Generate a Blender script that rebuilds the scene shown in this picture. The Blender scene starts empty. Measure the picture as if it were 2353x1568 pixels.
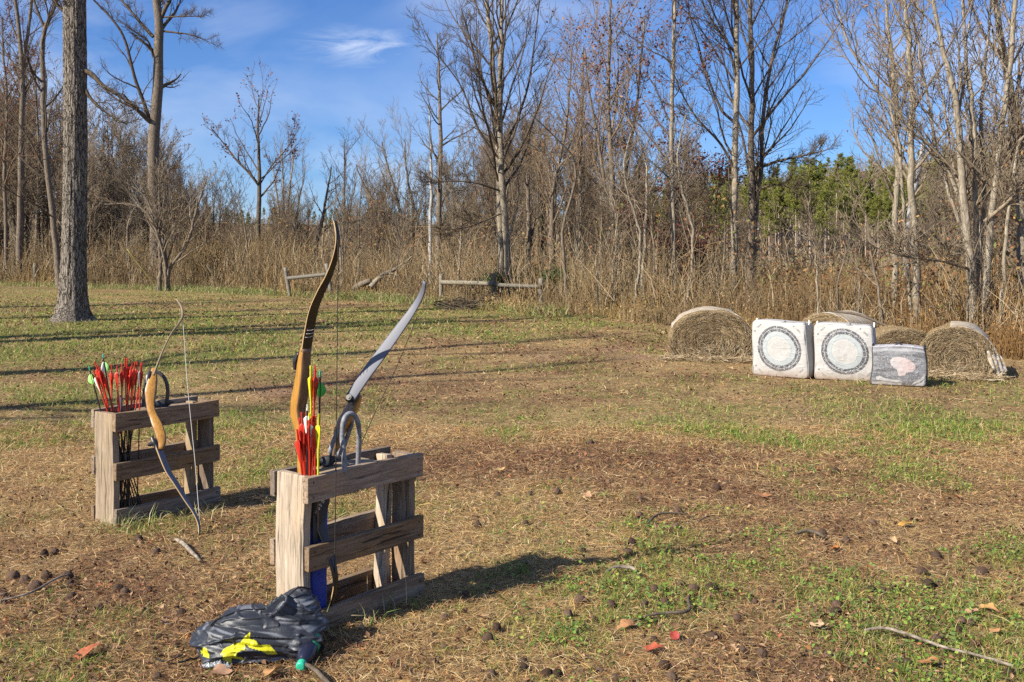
import bpy, bmesh, math, random
import numpy as np
from mathutils import Vector, Matrix, Quaternion

random.seed(7)
RNG = np.random.default_rng(11)
scene = bpy.context.scene
COL = scene.collection
R = math.radians

# ------------------------------------------------------------------ camera model
# survey numbers taken from the photograph (in units of a 2353 px wide print)
FPX, CX, HY, CAMH = 2353.0, 1176.5, 592.0, 1.48

def W(sx, sy, Y):
    """world point at distance Y along view axis"""
    return Vector(((sx - CX) / FPX * Y, Y, CAMH - (sy - HY) / FPX * Y))

def G(sx, sy, z=0.0):
    """ground point"""
    Y = FPX * (CAMH - z) / (sy - HY)
    return Vector(((sx - CX) / FPX * Y, Y, z))

def on_plane(sx, sy, p0, n):
    o = Vector((0, 0, CAMH))
    d = W(sx, sy, 1.0) - o
    t = (p0 - o).dot(n) / d.dot(n)
    return o + d * t

cam_d = bpy.data.cameras.new('camera')
cam = bpy.data.objects.new('camera', cam_d)
COL.objects.link(cam)
cam.location = (0, 0, CAMH)
cam.rotation_euler = (R(90), 0, 0)
cam_d.sensor_width = 36.0
cam_d.lens = 36.0
cam_d.shift_y = -(784.0 - 592.0) / 2353.0
cam_d.clip_start = 0.05
cam_d.clip_end = 2000
scene.camera = cam

# ------------------------------------------------------------------ light
SAZ = Vector((0.825, 0.565, 0)).normalized()
SEL = R(35)
Ldir = Vector((SAZ.x * math.cos(SEL), SAZ.y * math.cos(SEL), -math.sin(SEL)))
sun_d = bpy.data.lights.new('sun', 'SUN')
sun_d.energy = 5.0
sun_d.angle = R(0.53)
sun_d.color = (1.0, 0.925, 0.79)
sun = bpy.data.objects.new('sun', sun_d)
COL.objects.link(sun)
sun.rotation_mode = 'QUATERNION'
sun.rotation_quaternion = Ldir.to_track_quat('-Z', 'Y')
sun.location = (-20, -12, 20)

def nd(nt, typ, **kw):
    n = nt.nodes.new(typ)
    for k, v in kw.items():
        setattr(n, k, v)
    return n

def math_node(nt, op, a=None, b=None, clamp=False):
    n = nt.nodes.new('ShaderNodeMath')
    n.operation = op
    n.use_clamp = clamp
    for i, v in enumerate((a, b)):
        if v is None: continue
        if isinstance(v, (int, float)): n.inputs[i].default_value = v
        else: nt.links.new(v, n.inputs[i])
    return n.outputs[0]

def mixcol(nt, fac, a, b, blend='MIX'):
    n = nt.nodes.new('ShaderNodeMix')
    n.data_type = 'RGBA'
    n.blend_type = blend
    n.clamp_factor = True
    for sock, v in ((n.inputs[0], fac), (n.inputs[6], a), (n.inputs[7], b)):
        if isinstance(v, (int, float)): sock.default_value = v
        elif isinstance(v, tuple): sock.default_value = (v[0], v[1], v[2], 1)
        else: nt.links.new(v, sock)
    return n.outputs[2]

def ramp(nt, fac, stops):
    n = nt.nodes.new('ShaderNodeValToRGB')
    el = n.color_ramp.elements
    while len(el) < len(stops): el.new(0.5)
    for e, (p, c) in zip(el, stops):
        e.position = p
        e.color = (c[0], c[1], c[2], 1) if isinstance(c, tuple) else (c, c, c, 1)
    if fac is not None: nt.links.new(fac, n.inputs[0])
    return n.outputs[0]

def noise(nt, vec, scale, detail=4, rough=0.55, dist=0.0):
    n = nt.nodes.new('ShaderNodeTexNoise')
    n.inputs['Scale'].default_value = scale
    n.inputs['Detail'].default_value = detail
    n.inputs['Roughness'].default_value = rough
    n.inputs['Distortion'].default_value = dist
    if vec is not None: nt.links.new(vec, n.inputs['Vector'])
    return n.outputs[0]

def mapping(nt, vec, scale=(1, 1, 1), loc=(0, 0, 0), rot=(0, 0, 0)):
    n = nt.nodes.new('ShaderNodeMapping')
    n.inputs['Scale'].default_value = scale
    n.inputs['Location'].default_value = loc
    n.inputs['Rotation'].default_value = rot
    nt.links.new(vec, n.inputs['Vector'])
    return n.outputs[0]

# ---- world: Nishita sky with thin wisps of cirrus
world = bpy.data.worlds.new('World')
scene.world = world
world.use_nodes = True
nt = world.node_tree
nt.nodes.clear()
sky = nd(nt, 'ShaderNodeTexSky', sky_type='NISHITA', sun_disc=False)
sky.sun_elevation = SEL
sky.sun_rotation = math.atan2(-SAZ.x, -SAZ.y)
sky.altitude = 300
sky.air_density = 1.0
sky.dust_density = 0.35
sky.ozone_density = 2.6
tc = nd(nt, 'ShaderNodeTexCoord')
sep = nd(nt, 'ShaderNodeSeparateXYZ')
nt.links.new(tc.outputs['Generated'], sep.inputs[0])
# cirrus laid out by compass direction and height
yy_ = math_node(nt, 'MAXIMUM', sep.outputs[1], 0.15)
cx_ = math_node(nt, 'DIVIDE', sep.outputs[0], yy_)
cy_ = math_node(nt, 'DIVIDE', sep.outputs[2], yy_)
comb = nd(nt, 'ShaderNodeCombineXYZ')
nt.links.new(cx_, comb.inputs[0]); nt.links.new(cy_, comb.inputs[1])
v1 = mapping(nt, comb.outputs[0], (2.0, 5.5, 1), (0.30, 0.15, 0), (0, 0, R(20)))
n1 = noise(nt, v1, 1.5, 6, 0.52, 0.5)
v2 = mapping(nt, comb.outputs[0], (2.0, 3.2, 1), (4.1, 0.6, 0), (0, 0, R(20)))
n2 = noise(nt, v2, 1.1, 3, 0.5)
cl = math_node(nt, 'MULTIPLY', ramp(nt, n1, [(0.40, 0.0), (0.66, 1.0)]), ramp(nt, n2, [(0.36, 0.12), (0.58, 1.0)]))
cl = math_node(nt, 'MULTIPLY', cl, 0.55)
# one brighter wisp high above the gap in the trees
wx = math_node(nt, 'DIVIDE', math_node(nt, 'ADD', cx_, 0.146), 0.045)
wz = math_node(nt, 'DIVIDE', math_node(nt, 'SUBTRACT', cy_, 0.206), 0.014)
wr_ = math_node(nt, 'ADD', math_node(nt, 'MULTIPLY', wx, wx), math_node(nt, 'MULTIPLY', wz, wz))
wsp = math_node(nt, 'MULTIPLY', math_node(nt, 'POWER', 2.718, math_node(nt, 'MULTIPLY', wr_, -0.8)), ramp(nt, noise(nt, mapping(nt, comb.outputs[0], (12, 55, 1), (0, 0, 0), (0, 0, R(20))), 1.0, 6, 0.65, 1.2), [(0.38, 0.0), (0.66, 0.62)]))
cl = math_node(nt, 'MAXIMUM', cl, wsp)
tint = mixcol(nt, 1.0, sky.outputs[0], (0.57, 0.88, 1.39), 'MULTIPLY')
hz = math_node(nt, 'SUBTRACT', 1.0, math_node(nt, 'MULTIPLY', sep.outputs[2], 3.2), True)
hz = math_node(nt, 'MULTIPLY', math_node(nt, 'MULTIPLY', hz, hz), 0.12)
tint = mixcol(nt, hz, tint, (6.0, 7.2, 8.6))
skyc = mixcol(nt, cl, tint, (9.0, 9.8, 11.4))
bg = nd(nt, 'ShaderNodeBackground')
bg.inputs[1].default_value = 0.054
nt.links.new(skyc, bg.inputs[0])
wo = nd(nt, 'ShaderNodeOutputWorld')
nt.links.new(bg.outputs[0], wo.inputs[0])

scene.view_settings.view_transform = 'Standard'
scene.view_settings.look = 'None'
scene.view_settings.exposure = 0.92
scene.view_settings.gamma = 1.0
scene.cycles.use_denoising = False
scene.cycles.max_bounces = 5
scene.cycles.diffuse_bounces = 3
scene.cycles.glossy_bounces = 2
scene.cycles.transparent_max_bounces = 6

# ------------------------------------------------------------------ materials
MATS = {}
def mat(name, color=(0.5, 0.5, 0.5), rough=0.7, spec=0.3, metal=0.0):
    m = bpy.data.materials.new(name)
    m.use_nodes = True
    b = m.node_tree.nodes['Principled BSDF']
    b.inputs['Base Color'].default_value = (*color, 1)
    b.inputs['Roughness'].default_value = rough
    b.inputs['Specular IOR Level'].default_value = spec
    b.inputs['Metallic'].default_value = metal
    MATS[name] = m
    return m, m.node_tree, b

def mat_tint(name, rough=0.8, spec=0.2, trans=0.0, nscale=0, namt=0.3):
    """base colour from the per-vertex 'tint' of each blade / leaf (its own colour)"""
    m, t, b = mat(name, rough=rough, spec=spec)
    a = nd(t, 'ShaderNodeAttribute', attribute_name='tint')
    c = a.outputs['Color']
    if nscale:
        g = nd(t, 'ShaderNodeNewGeometry')
        n = noise(t, g.outputs['Position'], nscale, 4)
        c = mixcol(t, namt, c, ramp(t, n, [(0.3, 0.3), (0.7, 1.0)]), 'MULTIPLY')
    t.links.new(c, b.inputs['Base Color'])
    if trans:
        tr = nd(t, 'ShaderNodeBsdfTranslucent')
        t.links.new(c, tr.inputs[0])
        mx = nd(t, 'ShaderNodeMixShader')
        mx.inputs[0].default_value = trans
        out = t.nodes['Material Output']
        t.links.new(b.outputs[0], mx.inputs[1]); t.links.new(tr.outputs[0], mx.inputs[2])
        t.links.new(mx.outputs[0], out.inputs[0])
    return m

def mat_noise(name, stops, scale, stretch=(1, 1, 1), rough=0.75, spec=0.25, bump=0.0, bdist=0.01, detail=6, coord='Object', rnd=True, nrough=0.6, dist=0.0):
    m, t, b = mat(name, rough=rough, spec=spec)
    tc = nd(t, 'ShaderNodeTexCoord')
    v = mapping(t, tc.outputs[coord], stretch)
    if rnd:
        oi = nd(t, 'ShaderNodeObjectInfo')
        add = nd(t, 'ShaderNodeVectorMath', operation='ADD')
        mul = nd(t, 'ShaderNodeVectorMath', operation='SCALE')
        cb = nd(t, 'ShaderNodeCombineXYZ')
        for i in range(3): t.links.new(oi.outputs['Random'], cb.inputs[i])
        mul.inputs['Scale'].default_value = 37.0
        t.links.new(cb.outputs[0], mul.inputs[0])
        t.links.new(v, add.inputs[0]); t.links.new(mul.outputs[0], add.inputs[1])
        v = add.outputs[0]
    n = noise(t, v, scale, detail, nrough, dist)
    c = ramp(t, n, stops)
    t.links.new(c, b.inputs['Base Color'])
    if bump:
        bp = nd(t, 'ShaderNodeBump')
        bp.inputs['Strength'].default_value = bump
        bp.inputs['Distance'].default_value = bdist
        t.links.new(n, bp.inputs['Height'])
        t.links.new(bp.outputs[0], b.inputs['Normal'])
    return m, t, b, n, v, c

def mat_wood(name, dark, mid, light, stain=(0.33, 0.22, 0.10)):
    m, t, b = mat(name, rough=0.85, spec=0.15)
    tc = nd(t, 'ShaderNodeTexCoord')
    oi = nd(t, 'ShaderNodeObjectInfo')
    cb = nd(t, 'ShaderNodeCombineXYZ')
    for i in range(3): t.links.new(math_node(t, 'MULTIPLY', oi.outputs['Random'], 13.0 + 5 * i), cb.inputs[i])
    add = nd(t, 'ShaderNodeVectorMath', operation='ADD')
    t.links.new(tc.outputs['Object'], add.inputs[0]); t.links.new(cb.outputs[0], add.inputs[1])
    v = add.outputs[0]
    grain = noise(t, mapping(t, v, (3.0, 42, 42)), 1.6, 8, 0.68, 0.8)
    broad = noise(t, mapping(t, v, (2.5, 7, 7)), 1.3, 4, 0.6)
    cracks = noise(t, mapping(t, v, (1.4, 30, 30)), 2.3, 3, 0.5, 0.8)
    c = ramp(t, grain, [(0.28, dark), (0.5, mid), (0.72, light)])
    c = mixcol(t, ramp(t, broad, [(0.50, 0.0), (0.72, 0.55)]), c, stain)
    crk = ramp(t, cracks, [(0.32, 1.0), (0.39, 0.0)])
    c = mixcol(t, math_node(t, 'MULTIPLY', crk, 0.85), c, (0.035, 0.026, 0.02))
    fleck = noise(t, v, 60, 3, 0.7)
    c = mixcol(t, ramp(t, fleck, [(0.62, 0.0), (0.75, 0.45)]), c, (0.07, 0.055, 0.045))
    hs = nd(t, 'ShaderNodeHueSaturation')
    t.links.new(c, hs.inputs['Color'])
    t.links.new(math_node(t, 'ADD', math_node(t, 'MULTIPLY', oi.outputs['Random'], 0.55), 0.78), hs.inputs['Value'])
    t.links.new(math_node(t, 'ADD', math_node(t, 'MULTIPLY', math_node(t, 'FRACT', math_node(t, 'MULTIPLY', oi.outputs['Random'], 7.3)), 0.45), 0.78), hs.inputs['Saturation'])
    c = hs.outputs[0]
    t.links.new(c, b.inputs['Base Color'])
    bp = nd(t, 'ShaderNodeBump')
    bp.inputs['Strength'].default_value = 0.55
    bp.inputs['Distance'].default_value = 0.004
    h = math_node(t, 'SUBTRACT', grain, math_node(t, 'MULTIPLY', crk, 0.6))
    t.links.new(h, bp.inputs['Height'])
    t.links.new(bp.outputs[0], b.inputs['Normal'])
    return m

M_post = mat_wood('weathered_post', (0.13, 0.095, 0.065), (0.33, 0.25, 0.165), (0.45, 0.365, 0.26), (0.44, 0.28, 0.12))
M_slat = mat_wood('weathered_slat', (0.075, 0.055, 0.04), (0.20, 0.145, 0.10), (0.31, 0.245, 0.18), (0.30, 0.17, 0.075))
M_fence = mat_wood('fence_wood', (0.07, 0.06, 0.045), (0.16, 0.14, 0.11), (0.27, 0.25, 0.205), (0.12, 0.125, 0.075))
M_nail = mat('rusty_nail', (0.09, 0.06, 0.05), 0.5, 0.5, 0.6)[0]
M_amber = mat_noise('amber_riser_wood', [(0.3, (0.27, 0.125, 0.025)), (0.7, (0.46, 0.235, 0.05))], 3, (40, 40, 4), 0.28, 0.5)[0]
M_walnutwood = mat_noise('dark_riser_wood', [(0.3, (0.10, 0.055, 0.03)), (0.7, (0.20, 0.12, 0.07))], 3, (40, 40, 4), 0.3, 0.5)[0]
M_greywood = mat_noise('grey_riser_wood', [(0.3, (0.17, 0.11, 0.075)), (0.7, (0.29, 0.20, 0.14))], 3, (40, 40, 4), 0.35, 0.5)[0]
M_limb_dark = mat('limb_dark', (0.028, 0.018, 0.012), 0.25, 0.5)[0]
M_limb_grey = mat('limb_grey', (0.12, 0.125, 0.155), 0.5, 0.35)[0]
M_limb_edge = mat('limb_edge', (0.36, 0.25, 0.125), 0.45, 0.3)[0]
M_limb_brown = mat('limb_brown_edge', (0.20, 0.135, 0.065), 0.45, 0.3)[0]
M_black = mat('black_part', (0.018, 0.018, 0.02), 0.4, 0.5)[0]
M_string = mat('bow_string', (0.035, 0.03, 0.025), 0.7)[0]
M_string_pale = mat('bow_string_pale', (0.45, 0.43, 0.40), 0.7)[0]
M_red = mat_noise('red_vane', [(0.35, (0.40, 0.018, 0.010)), (0.65, (0.60, 0.04, 0.022))], 60, (1, 1, 0.3), 0.45, 0.4)[0]
M_redwrap = mat('red_wrap', (0.46, 0.03, 0.016), 0.35, 0.5)[0]
M_yellow = mat('yellow_vane', (0.56, 0.54, 0.02), 0.45, 0.4)[0]
M_green = mat('green_vane', (0.05, 0.42, 0.06), 0.45, 0.4)[0]
M_greenlight = mat('light_green_vane', (0.35, 0.72, 0.20), 0.45, 0.4)[0]
M_teal = mat('teal_plastic', (0.03, 0.42, 0.26), 0.35, 0.5)[0]
M_white = mat('white_vane', (0.72, 0.70, 0.66), 0.5, 0.4)[0]
M_shaft = mat('carbon_shaft', (0.02, 0.02, 0.022), 0.35, 0.5)[0]
M_brownshaft = mat('brown_shaft', (0.16, 0.10, 0.05), 0.45, 0.4)[0]
M_hose = mat_noise('grey_hose', [(0.35, (0.10, 0.105, 0.12)), (0.65, (0.24, 0.25, 0.28))], 40, (1, 1, 1), 0.55, 0.4)[0]
M_hose_dark = mat_noise('dark_hose', [(0.35, (0.03, 0.03, 0.03)), (0.65, (0.085, 0.08, 0.075))], 40, (1, 1, 1), 0.45, 0.4)[0]
M_quiver = mat_noise('blue_quiver', [(0.3, (0.012, 0.035, 0.26)), (0.7, (0.02, 0.055, 0.36))], 12, (1, 1, 1), 0.5, 0.4)[0]
M_quiver_dark = mat('quiver_dark', (0.035, 0.035, 0.035), 0.6)[0]
M_bag = mat_tint('bag_nylon', 0.46, 0.45, 0, 0)
_t = M_bag.node_tree; _tc = nd(_t, 'ShaderNodeTexCoord')
_bp = nd(_t, 'ShaderNodeBump'); _bp.inputs['Strength'].default_value = 0.35; _bp.inputs['Distance'].default_value = 0.004
_t.links.new(noise(_t, _tc.outputs['Object'], 55, 4, 0.6, 0.8), _bp.inputs['Height'])
_t.links.new(_bp.outputs[0], _t.nodes['Principled BSDF'].inputs['Normal'])
M_cord = mat('black_cord', (0.01, 0.01, 0.012), 0.6)[0]
M_bottle = mat('dark_bottle', (0.014, 0.016, 0.034), 0.2, 0.5)[0]
M_label = mat_noise('green_label', [(0.4, (0.02, 0.16, 0.08)), (0.6, (0.03, 0.26, 0.13))], 30, (1, 1, 1), 0.4)[0]
mm, tt, bb = mat('clear_plastic', (0.75, 0.8, 0.85), 0.12, 0.7)
bb.inputs['Transmission Weight'].default_value = 0.75
M_clear = mm
M_guy = mat('yellow_guard', (0.34, 0.28, 0.05), 0.6)[0]
M_target = mat_tint('woven_bag', 0.75, 0.25, 0, 0)
M_strap = mat('strap_black', (0.02, 0.02, 0.022), 0.6)[0]
M_strap_white = mat('strap_white', (0.7, 0.68, 0.62), 0.6)[0]
M_blade = mat_tint('grass_blade', 0.75, 0.25, 0.25)
M_leaf = mat_tint('leaf', 0.7, 0.25, 0.18)
M_weed = mat_tint('weed_stalk', 0.85, 0.1, 0.12)
M_twigs = mat_tint('brush_twig', 0.85, 0.1)
M_needles = mat_tint('pine_needles', 0.7, 0.2, 0.35)
M_bigleaf = mat_tint('fallen_leaf', 0.6, 0.3, 0.1, 60, 0.5)
M_straw = mat_tint('straw', 0.8, 0.15, 0.1)
M_nut = mat_noise('walnut_husk', [(0.3, (0.035, 0.022, 0.016)), (0.5, (0.085, 0.055, 0.039)), (0.72, (0.17, 0.118, 0.088))], 60, (1, 1, 1), 0.9, 0.1, 0.8, 0.004, 8)[0]
_t = M_nut.node_tree; _hs = nd(_t, 'ShaderNodeHueSaturation'); _oi = nd(_t, 'ShaderNodeObjectInfo')
_src = _t.nodes['Principled BSDF'].inputs['Base Color'].links[0].from_socket
_t.links.new(_src, _hs.inputs['Color']); _t.links.new(math_node(_t, 'ADD', math_node(_t, 'MULTIPLY', _oi.outputs['Random'], 1.0), 0.6), _hs.inputs['Value'])
_t.links.new(_hs.outputs[0], _t.nodes['Principled BSDF'].inputs['Base Color'])
M_stick = mat_noise('stick_bark', [(0.35, (0.08, 0.06, 0.045)), (0.65, (0.34, 0.29, 0.235))], 30, (1, 1, 1), 0.85, 0.1, 0.4)[0]
M_stick_dark = mat_noise('dark_stick_bark', [(0.3, (0.05, 0.04, 0.03)), (0.7, (0.15, 0.12, 0.09))], 30, (1, 1, 1), 0.85, 0.1, 0.4)[0]

def mat_bark(name, dark, mid, light, sc=1.0, bump=0.6, bd=0.03):
    m, t, b = mat(name, rough=0.9, spec=0.1)
    g = nd(t, 'ShaderNodeNewGeometry')
    v = mapping(t, g.outputs['Position'], (9 * sc, 9 * sc, 2.2 * sc))
    n = noise(t, v, 2.2, 6, 0.65, 0.7)
    big = noise(t, g.outputs['Position'], 1.2, 3, 0.5)
    c = ramp(t, n, [(0.32, dark), (0.5, mid), (0.68, light)])
    c = mixcol(t, ramp(t, big, [(0.35, 0.0), (0.7, 0.45)]), c, tuple(0.7 * a for a in mid))
    t.links.new(c, b.inputs['Base Color'])
    bp = nd(t, 'ShaderNodeBump')
    bp.inputs['Strength'].default_value = bump
    bp.inputs['Distance'].default_value = bd
    t.links.new(n, bp.inputs['Height'])
    t.links.new(bp.outputs[0], b.inputs['Normal'])
    return m
def mat_oak():
    m, t, b = mat('oak_bark', rough=0.92, spec=0.1)
    tc = nd(t, 'ShaderNodeTexCoord')
    ds = nd(t, 'ShaderNodeTexNoise'); ds.inputs['Scale'].default_value = 5.0; ds.inputs['Detail'].default_value = 3
    t.links.new(tc.outputs['Object'], ds.inputs['Vector'])
    off = nd(t, 'ShaderNodeVectorMath', operation='SCALE'); off.inputs['Scale'].default_value = 0.16
    t.links.new(ds.outputs['Color'], off.inputs[0])
    ad = nd(t, 'ShaderNodeVectorMath', operation='ADD')
    t.links.new(tc.outputs['Object'], ad.inputs[0]); t.links.new(off.outputs[0], ad.inputs[1])
    vo = nd(t, 'ShaderNodeTexVoronoi', feature='DISTANCE_TO_EDGE')
    vo.inputs['Scale'].default_value = 1.0
    t.links.new(mapping(t, ad.outputs[0], (22, 22, 2.6)), vo.inputs['Vector'])
    n = noise(t, mapping(t, tc.outputs['Object'], (30, 30, 9)), 1.5, 6, 0.7)
    big = noise(t, tc.outputs['Object'], 1.3, 3, 0.5)
    c = ramp(t, n, [(0.3, (0.15, 0.125, 0.10)), (0.7, (0.36, 0.315, 0.265))])
    fis = ramp(t, vo.outputs['Distance'], [(0.01, 1.0), (0.12, 0.0)])
    c = mixcol(t, math_node(t, 'MULTIPLY', fis, 0.7), c, (0.035, 0.028, 0.022))
    c = mixcol(t, ramp(t, big, [(0.4, 0.0), (0.7, 0.35)]), c, (0.10, 0.085, 0.07))
    t.links.new(c, b.inputs['Base Color'])
    bp = nd(t, 'ShaderNodeBump'); bp.inputs['Strength'].default_value = 1.0; bp.inputs['Distance'].default_value = 0.05
    h = math_node(t, 'SUBTRACT', math_node(t, 'MULTIPLY', n, 0.4), fis)
    t.links.new(h, bp.inputs['Height']); t.links.new(bp.outputs[0], b.inputs['Normal'])
    return m
M_bark_oak = mat_oak()
M_bark_grey = mat_bark('grey_bark', (0.06, 0.047, 0.035), (0.165, 0.132, 0.10), (0.29, 0.245, 0.195), 1.4)
M_bark_pale = mat_bark('pale_bark', (0.085, 0.07, 0.05), (0.26, 0.22, 0.165), (0.42, 0.37, 0.29), 1.4, 0.5)
M_bark_white = mat_bark('white_bark', (0.22, 0.215, 0.20), (0.38, 0.375, 0.36), (0.48, 0.475, 0.465), 1.0, 0.3)
M_bark_dark = mat_bark('dark_bark', (0.045, 0.036, 0.028), (0.12, 0.095, 0.07), (0.22, 0.18, 0.14))
M_twig_grey = mat_bark('grey_twigs', (0.09, 0.068, 0.045), (0.21, 0.165, 0.115), (0.34, 0.275, 0.20), 1.0, 0.0)
M_twig_pale = mat_bark('pale_twigs', (0.16, 0.13, 0.10), (0.30, 0.25, 0.19), (0.42, 0.36, 0.29), 1.0, 0.0)
M_twig_dark = mat_bark('dark_twigs', (0.045, 0.034, 0.024), (0.105, 0.08, 0.057), (0.19, 0.15, 0.108), 1.0, 0.0)
M_twig_brown = mat_bark('brown_twigs', (0.09, 0.062, 0.04), (0.20, 0.145, 0.095), (0.31, 0.235, 0.16), 1.0, 0.0)
M_bark_pine = mat_bark('pine_bark', (0.16, 0.12, 0.095), (0.34, 0.275, 0.225), (0.46, 0.39, 0.33), 1.0, 0.2)

# ------------------------------------------------------------------ object helpers
def setp(o, label=None, cat=None, group=None, kind=None):
    if label: o['label'] = label
    if cat: o['category'] = cat
    if group: o['group'] = group
    if kind: o['kind'] = kind
    return o

def link(name, me, m=None, parent=None):
    o = bpy.data.objects.new(name, me)
    COL.objects.link(o)
    if m is not None:
        for x in (m if isinstance(m, (list, tuple)) else [m]): me.materials.append(x)
    if parent is not None: o.parent = parent
    return o

def empty(name, loc=(0, 0, 0), rz=0.0):
    o = bpy.data.objects.new(name, None)
    COL.objects.link(o)
    o.location = loc
    o.rotation_euler = (0, 0, rz)
    o.empty_display_size = 0.1
    return o

def np_mesh(name, verts, quads=None, tris=None, tint=None, smooth=False, matidx=None):
    me = bpy.data.meshes.new(name)
    nv = len(verts)
    nq = 0 if quads is None else len(quads)
    ntr = 0 if tris is None else len(tris)
    me.vertices.add(nv)
    me.vertices.foreach_set('co', np.ascontiguousarray(verts, dtype=np.float32).ravel())
    loops = []
    if nq: loops.append(np.asarray(quads, dtype=np.int32).ravel())
    if ntr: loops.append(np.asarray(tris, dtype=np.int32).ravel())
    loops = np.concatenate(loops)
    me.loops.add(len(loops))
    me.loops.foreach_set('vertex_index', loops)
    me.polygons.add(nq + ntr)
    st = np.concatenate([np.arange(nq) * 4, nq * 4 + np.arange(ntr) * 3]).astype(np.int32)
    me.polygons.foreach_set('loop_start', st)
    if smooth: me.polygons.foreach_set('use_smooth', np.ones(nq + ntr, dtype=bool))
    if matidx is not None: me.polygons.foreach_set('material_index', np.asarray(matidx, dtype=np.int32))
    if tint is not None:
        a = me.color_attributes.new('tint', 'FLOAT_COLOR', 'POINT')
        c = np.ones((nv, 4), dtype=np.float32)
        c[:, :3] = tint
        a.data.foreach_set('color', c.ravel())
    me.update(calc_edges=True)
    return me

def nrm(a):
    return a / np.maximum(np.linalg.norm(a, axis=-1, keepdims=True), 1e-9)

def tubes_geo(P, Rr, S, off=0):
    """P (M,N,3), Rr (M,N) -> verts, quads"""
    P = np.asarray(P, float); Rr = np.asarray(Rr, float)
    M, N, _ = P.shape
    T = np.empty_like(P)
    T[:, 1:-1] = P[:, 2:] - P[:, :-2]
    T[:, 0] = P[:, 1] - P[:, 0]; T[:, -1] = P[:, -1] - P[:, -2]
    T = nrm(T)
    d = nrm(P[:, -1] - P[:, 0])
    ref = np.where(np.abs(d[:, 1:2]) < 0.7, np.array([[0, 1.0, 0]]), np.array([[1.0, 0, 0]]))
    A = nrm(np.cross(T, ref[:, None, :]))
    B = np.cross(T, A)
    ang = np.arange(S) / S * 2 * np.pi
    V = P[:, :, None, :] + Rr[:, :, None, None] * (np.cos(ang)[None, None, :, None] * A[:, :, None, :] + np.sin(ang)[None, None, :, None] * B[:, :, None, :])
    V = V.reshape(-1, 3)
    idx = np.arange(M * N * S).reshape(M, N, S)
    a = idx[:, :-1, :]; b = np.roll(a, -1, axis=2)
    c = np.roll(idx[:, 1:, :], -1, axis=2); e = idx[:, 1:, :]
    Q = np.stack([a, b, c, e], -1).reshape(-1, 4) + off
    return V, Q

class Tubes:
    def __init__(s): s.v = []; s.q = []; s.n = 0; s.t = []
    def add(s, P, Rr, S, tint=None):
        if len(P) == 0: return
        V, Q = tubes_geo(P, Rr, S, s.n)
        s.v.append(V); s.q.append(Q); s.n += len(V)
        if tint is not None: s.t.append(np.repeat(tint, V.shape[0] // len(P), axis=0))
    def one(s, pts, rad, S=8):
        P = np.array([[tuple(p) for p in pts]]); Rr = np.array([rad]) if not np.isscalar(rad) else np.full((1, len(pts)), rad)
        s.add(P, Rr, S)
    def mesh(s, name, smooth=True):
        return np_mesh(name, np.concatenate(s.v), np.concatenate(s.q), None, np.concatenate(s.t) if s.t else None, smooth)

def smooth_path(pts, n):
    """Catmull-Rom resample of list of Vectors"""
    P = np.array([tuple(p) for p in pts], float)
    if len(P) == 2: 
        t = np.linspace(0, 1, n)[:, None]
        return P[0] * (1 - t) + P[1] * t
    E = np.vstack([2 * P[0] - P[1], P, 2 * P[-1] - P[-2]])
    seg = np.linalg.norm(np.diff(P, axis=0), axis=1)
    cum = np.concatenate([[0], np.cumsum(seg)])
    out = []
    for s in np.linspace(0, cum[-1], n):
        i = min(max(np.searchsorted(cum, s, side='right') - 1, 0), len(seg) - 1)
        t = (s - cum[i]) / max(seg[i], 1e-9)
        p0, p1, p2, p3 = E[i], E[i + 1], E[i + 2], E[i + 3]
        out.append(0.5 * (2 * p1 + (p2 - p0) * t + (2 * p0 - 5 * p1 + 4 * p2 - p3) * t * t + (-p0 + 3 * p1 - 3 * p2 + p3) * t ** 3))
    return np.array(out)

def tube_obj(name, pts, rad, m, parent=None, n=None, S=8):
    n = n or max(len(pts) * 5, 6)
    P = smooth_path(pts, n)
    if np.isscalar(rad): rr = np.full(n, rad)
    else: rr = np.interp(np.linspace(0, 1, n), np.linspace(0, 1, len(rad)), rad)
    t = Tubes(); t.add(P[None], rr[None], S)
    v = np.concatenate(t.v); q = np.concatenate(t.q)
    # caps
    nv = len(v)
    v = np.vstack([v, P[0], P[-1]])
    tr = [[nv, (k + 1) % S, k] for k in range(S)] + [[nv + 1, (n - 1) * S + k, (n - 1) * S + (k + 1) % S] for k in range(S)]
    return link(name, np_mesh(name, v, q, np.array(tr), None, True), m, parent)

# value noise ---------------------------------------------------------
def vnoise(x, y, seed=0):
    xi = np.floor(x).astype(np.int64); yi = np.floor(y).astype(np.int64)
    fx = x - xi; fy = y - yi
    fx = fx * fx * (3 - 2 * fx); fy = fy * fy * (3 - 2 * fy)
    def h(a, b):
        k = (a * 374761393 + b * 668265263 + seed * 1442695041) & 0xFFFFFFFF
        k = ((k ^ (k >> 13)) * 1274126177) & 0xFFFFFFFF
        k = ((k ^ (k >> 16)) * 2246822519) & 0xFFFFFFFF
        return ((k ^ (k >> 15)) & 0xFFFFFF) / 16777215.0
    return (h(xi, yi) * (1 - fx) + h(xi + 1, yi) * fx) * (1 - fy) + (h(xi, yi + 1) * (1 - fx) + h(xi + 1, yi + 1) * fx) * fy

def fbm(x, y, seed=0, o=4):
    s = 0; a = 0.5; t = 0
    for i in range(o):
        s = s + a * vnoise(x * 2 ** i, y * 2 ** i, seed + i * 17); t += a; a *= 0.5
    return s / t

def vnoise3(p, seed=0):
    return (vnoise(p[:, 0] + 7.3 * p[:, 2], p[:, 1] - 3.1 * p[:, 2], seed) + vnoise(p[:, 1] + 1.7, p[:, 2] * 1.3 + 0.6 * p[:, 0], seed + 5)) * 0.5

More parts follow.
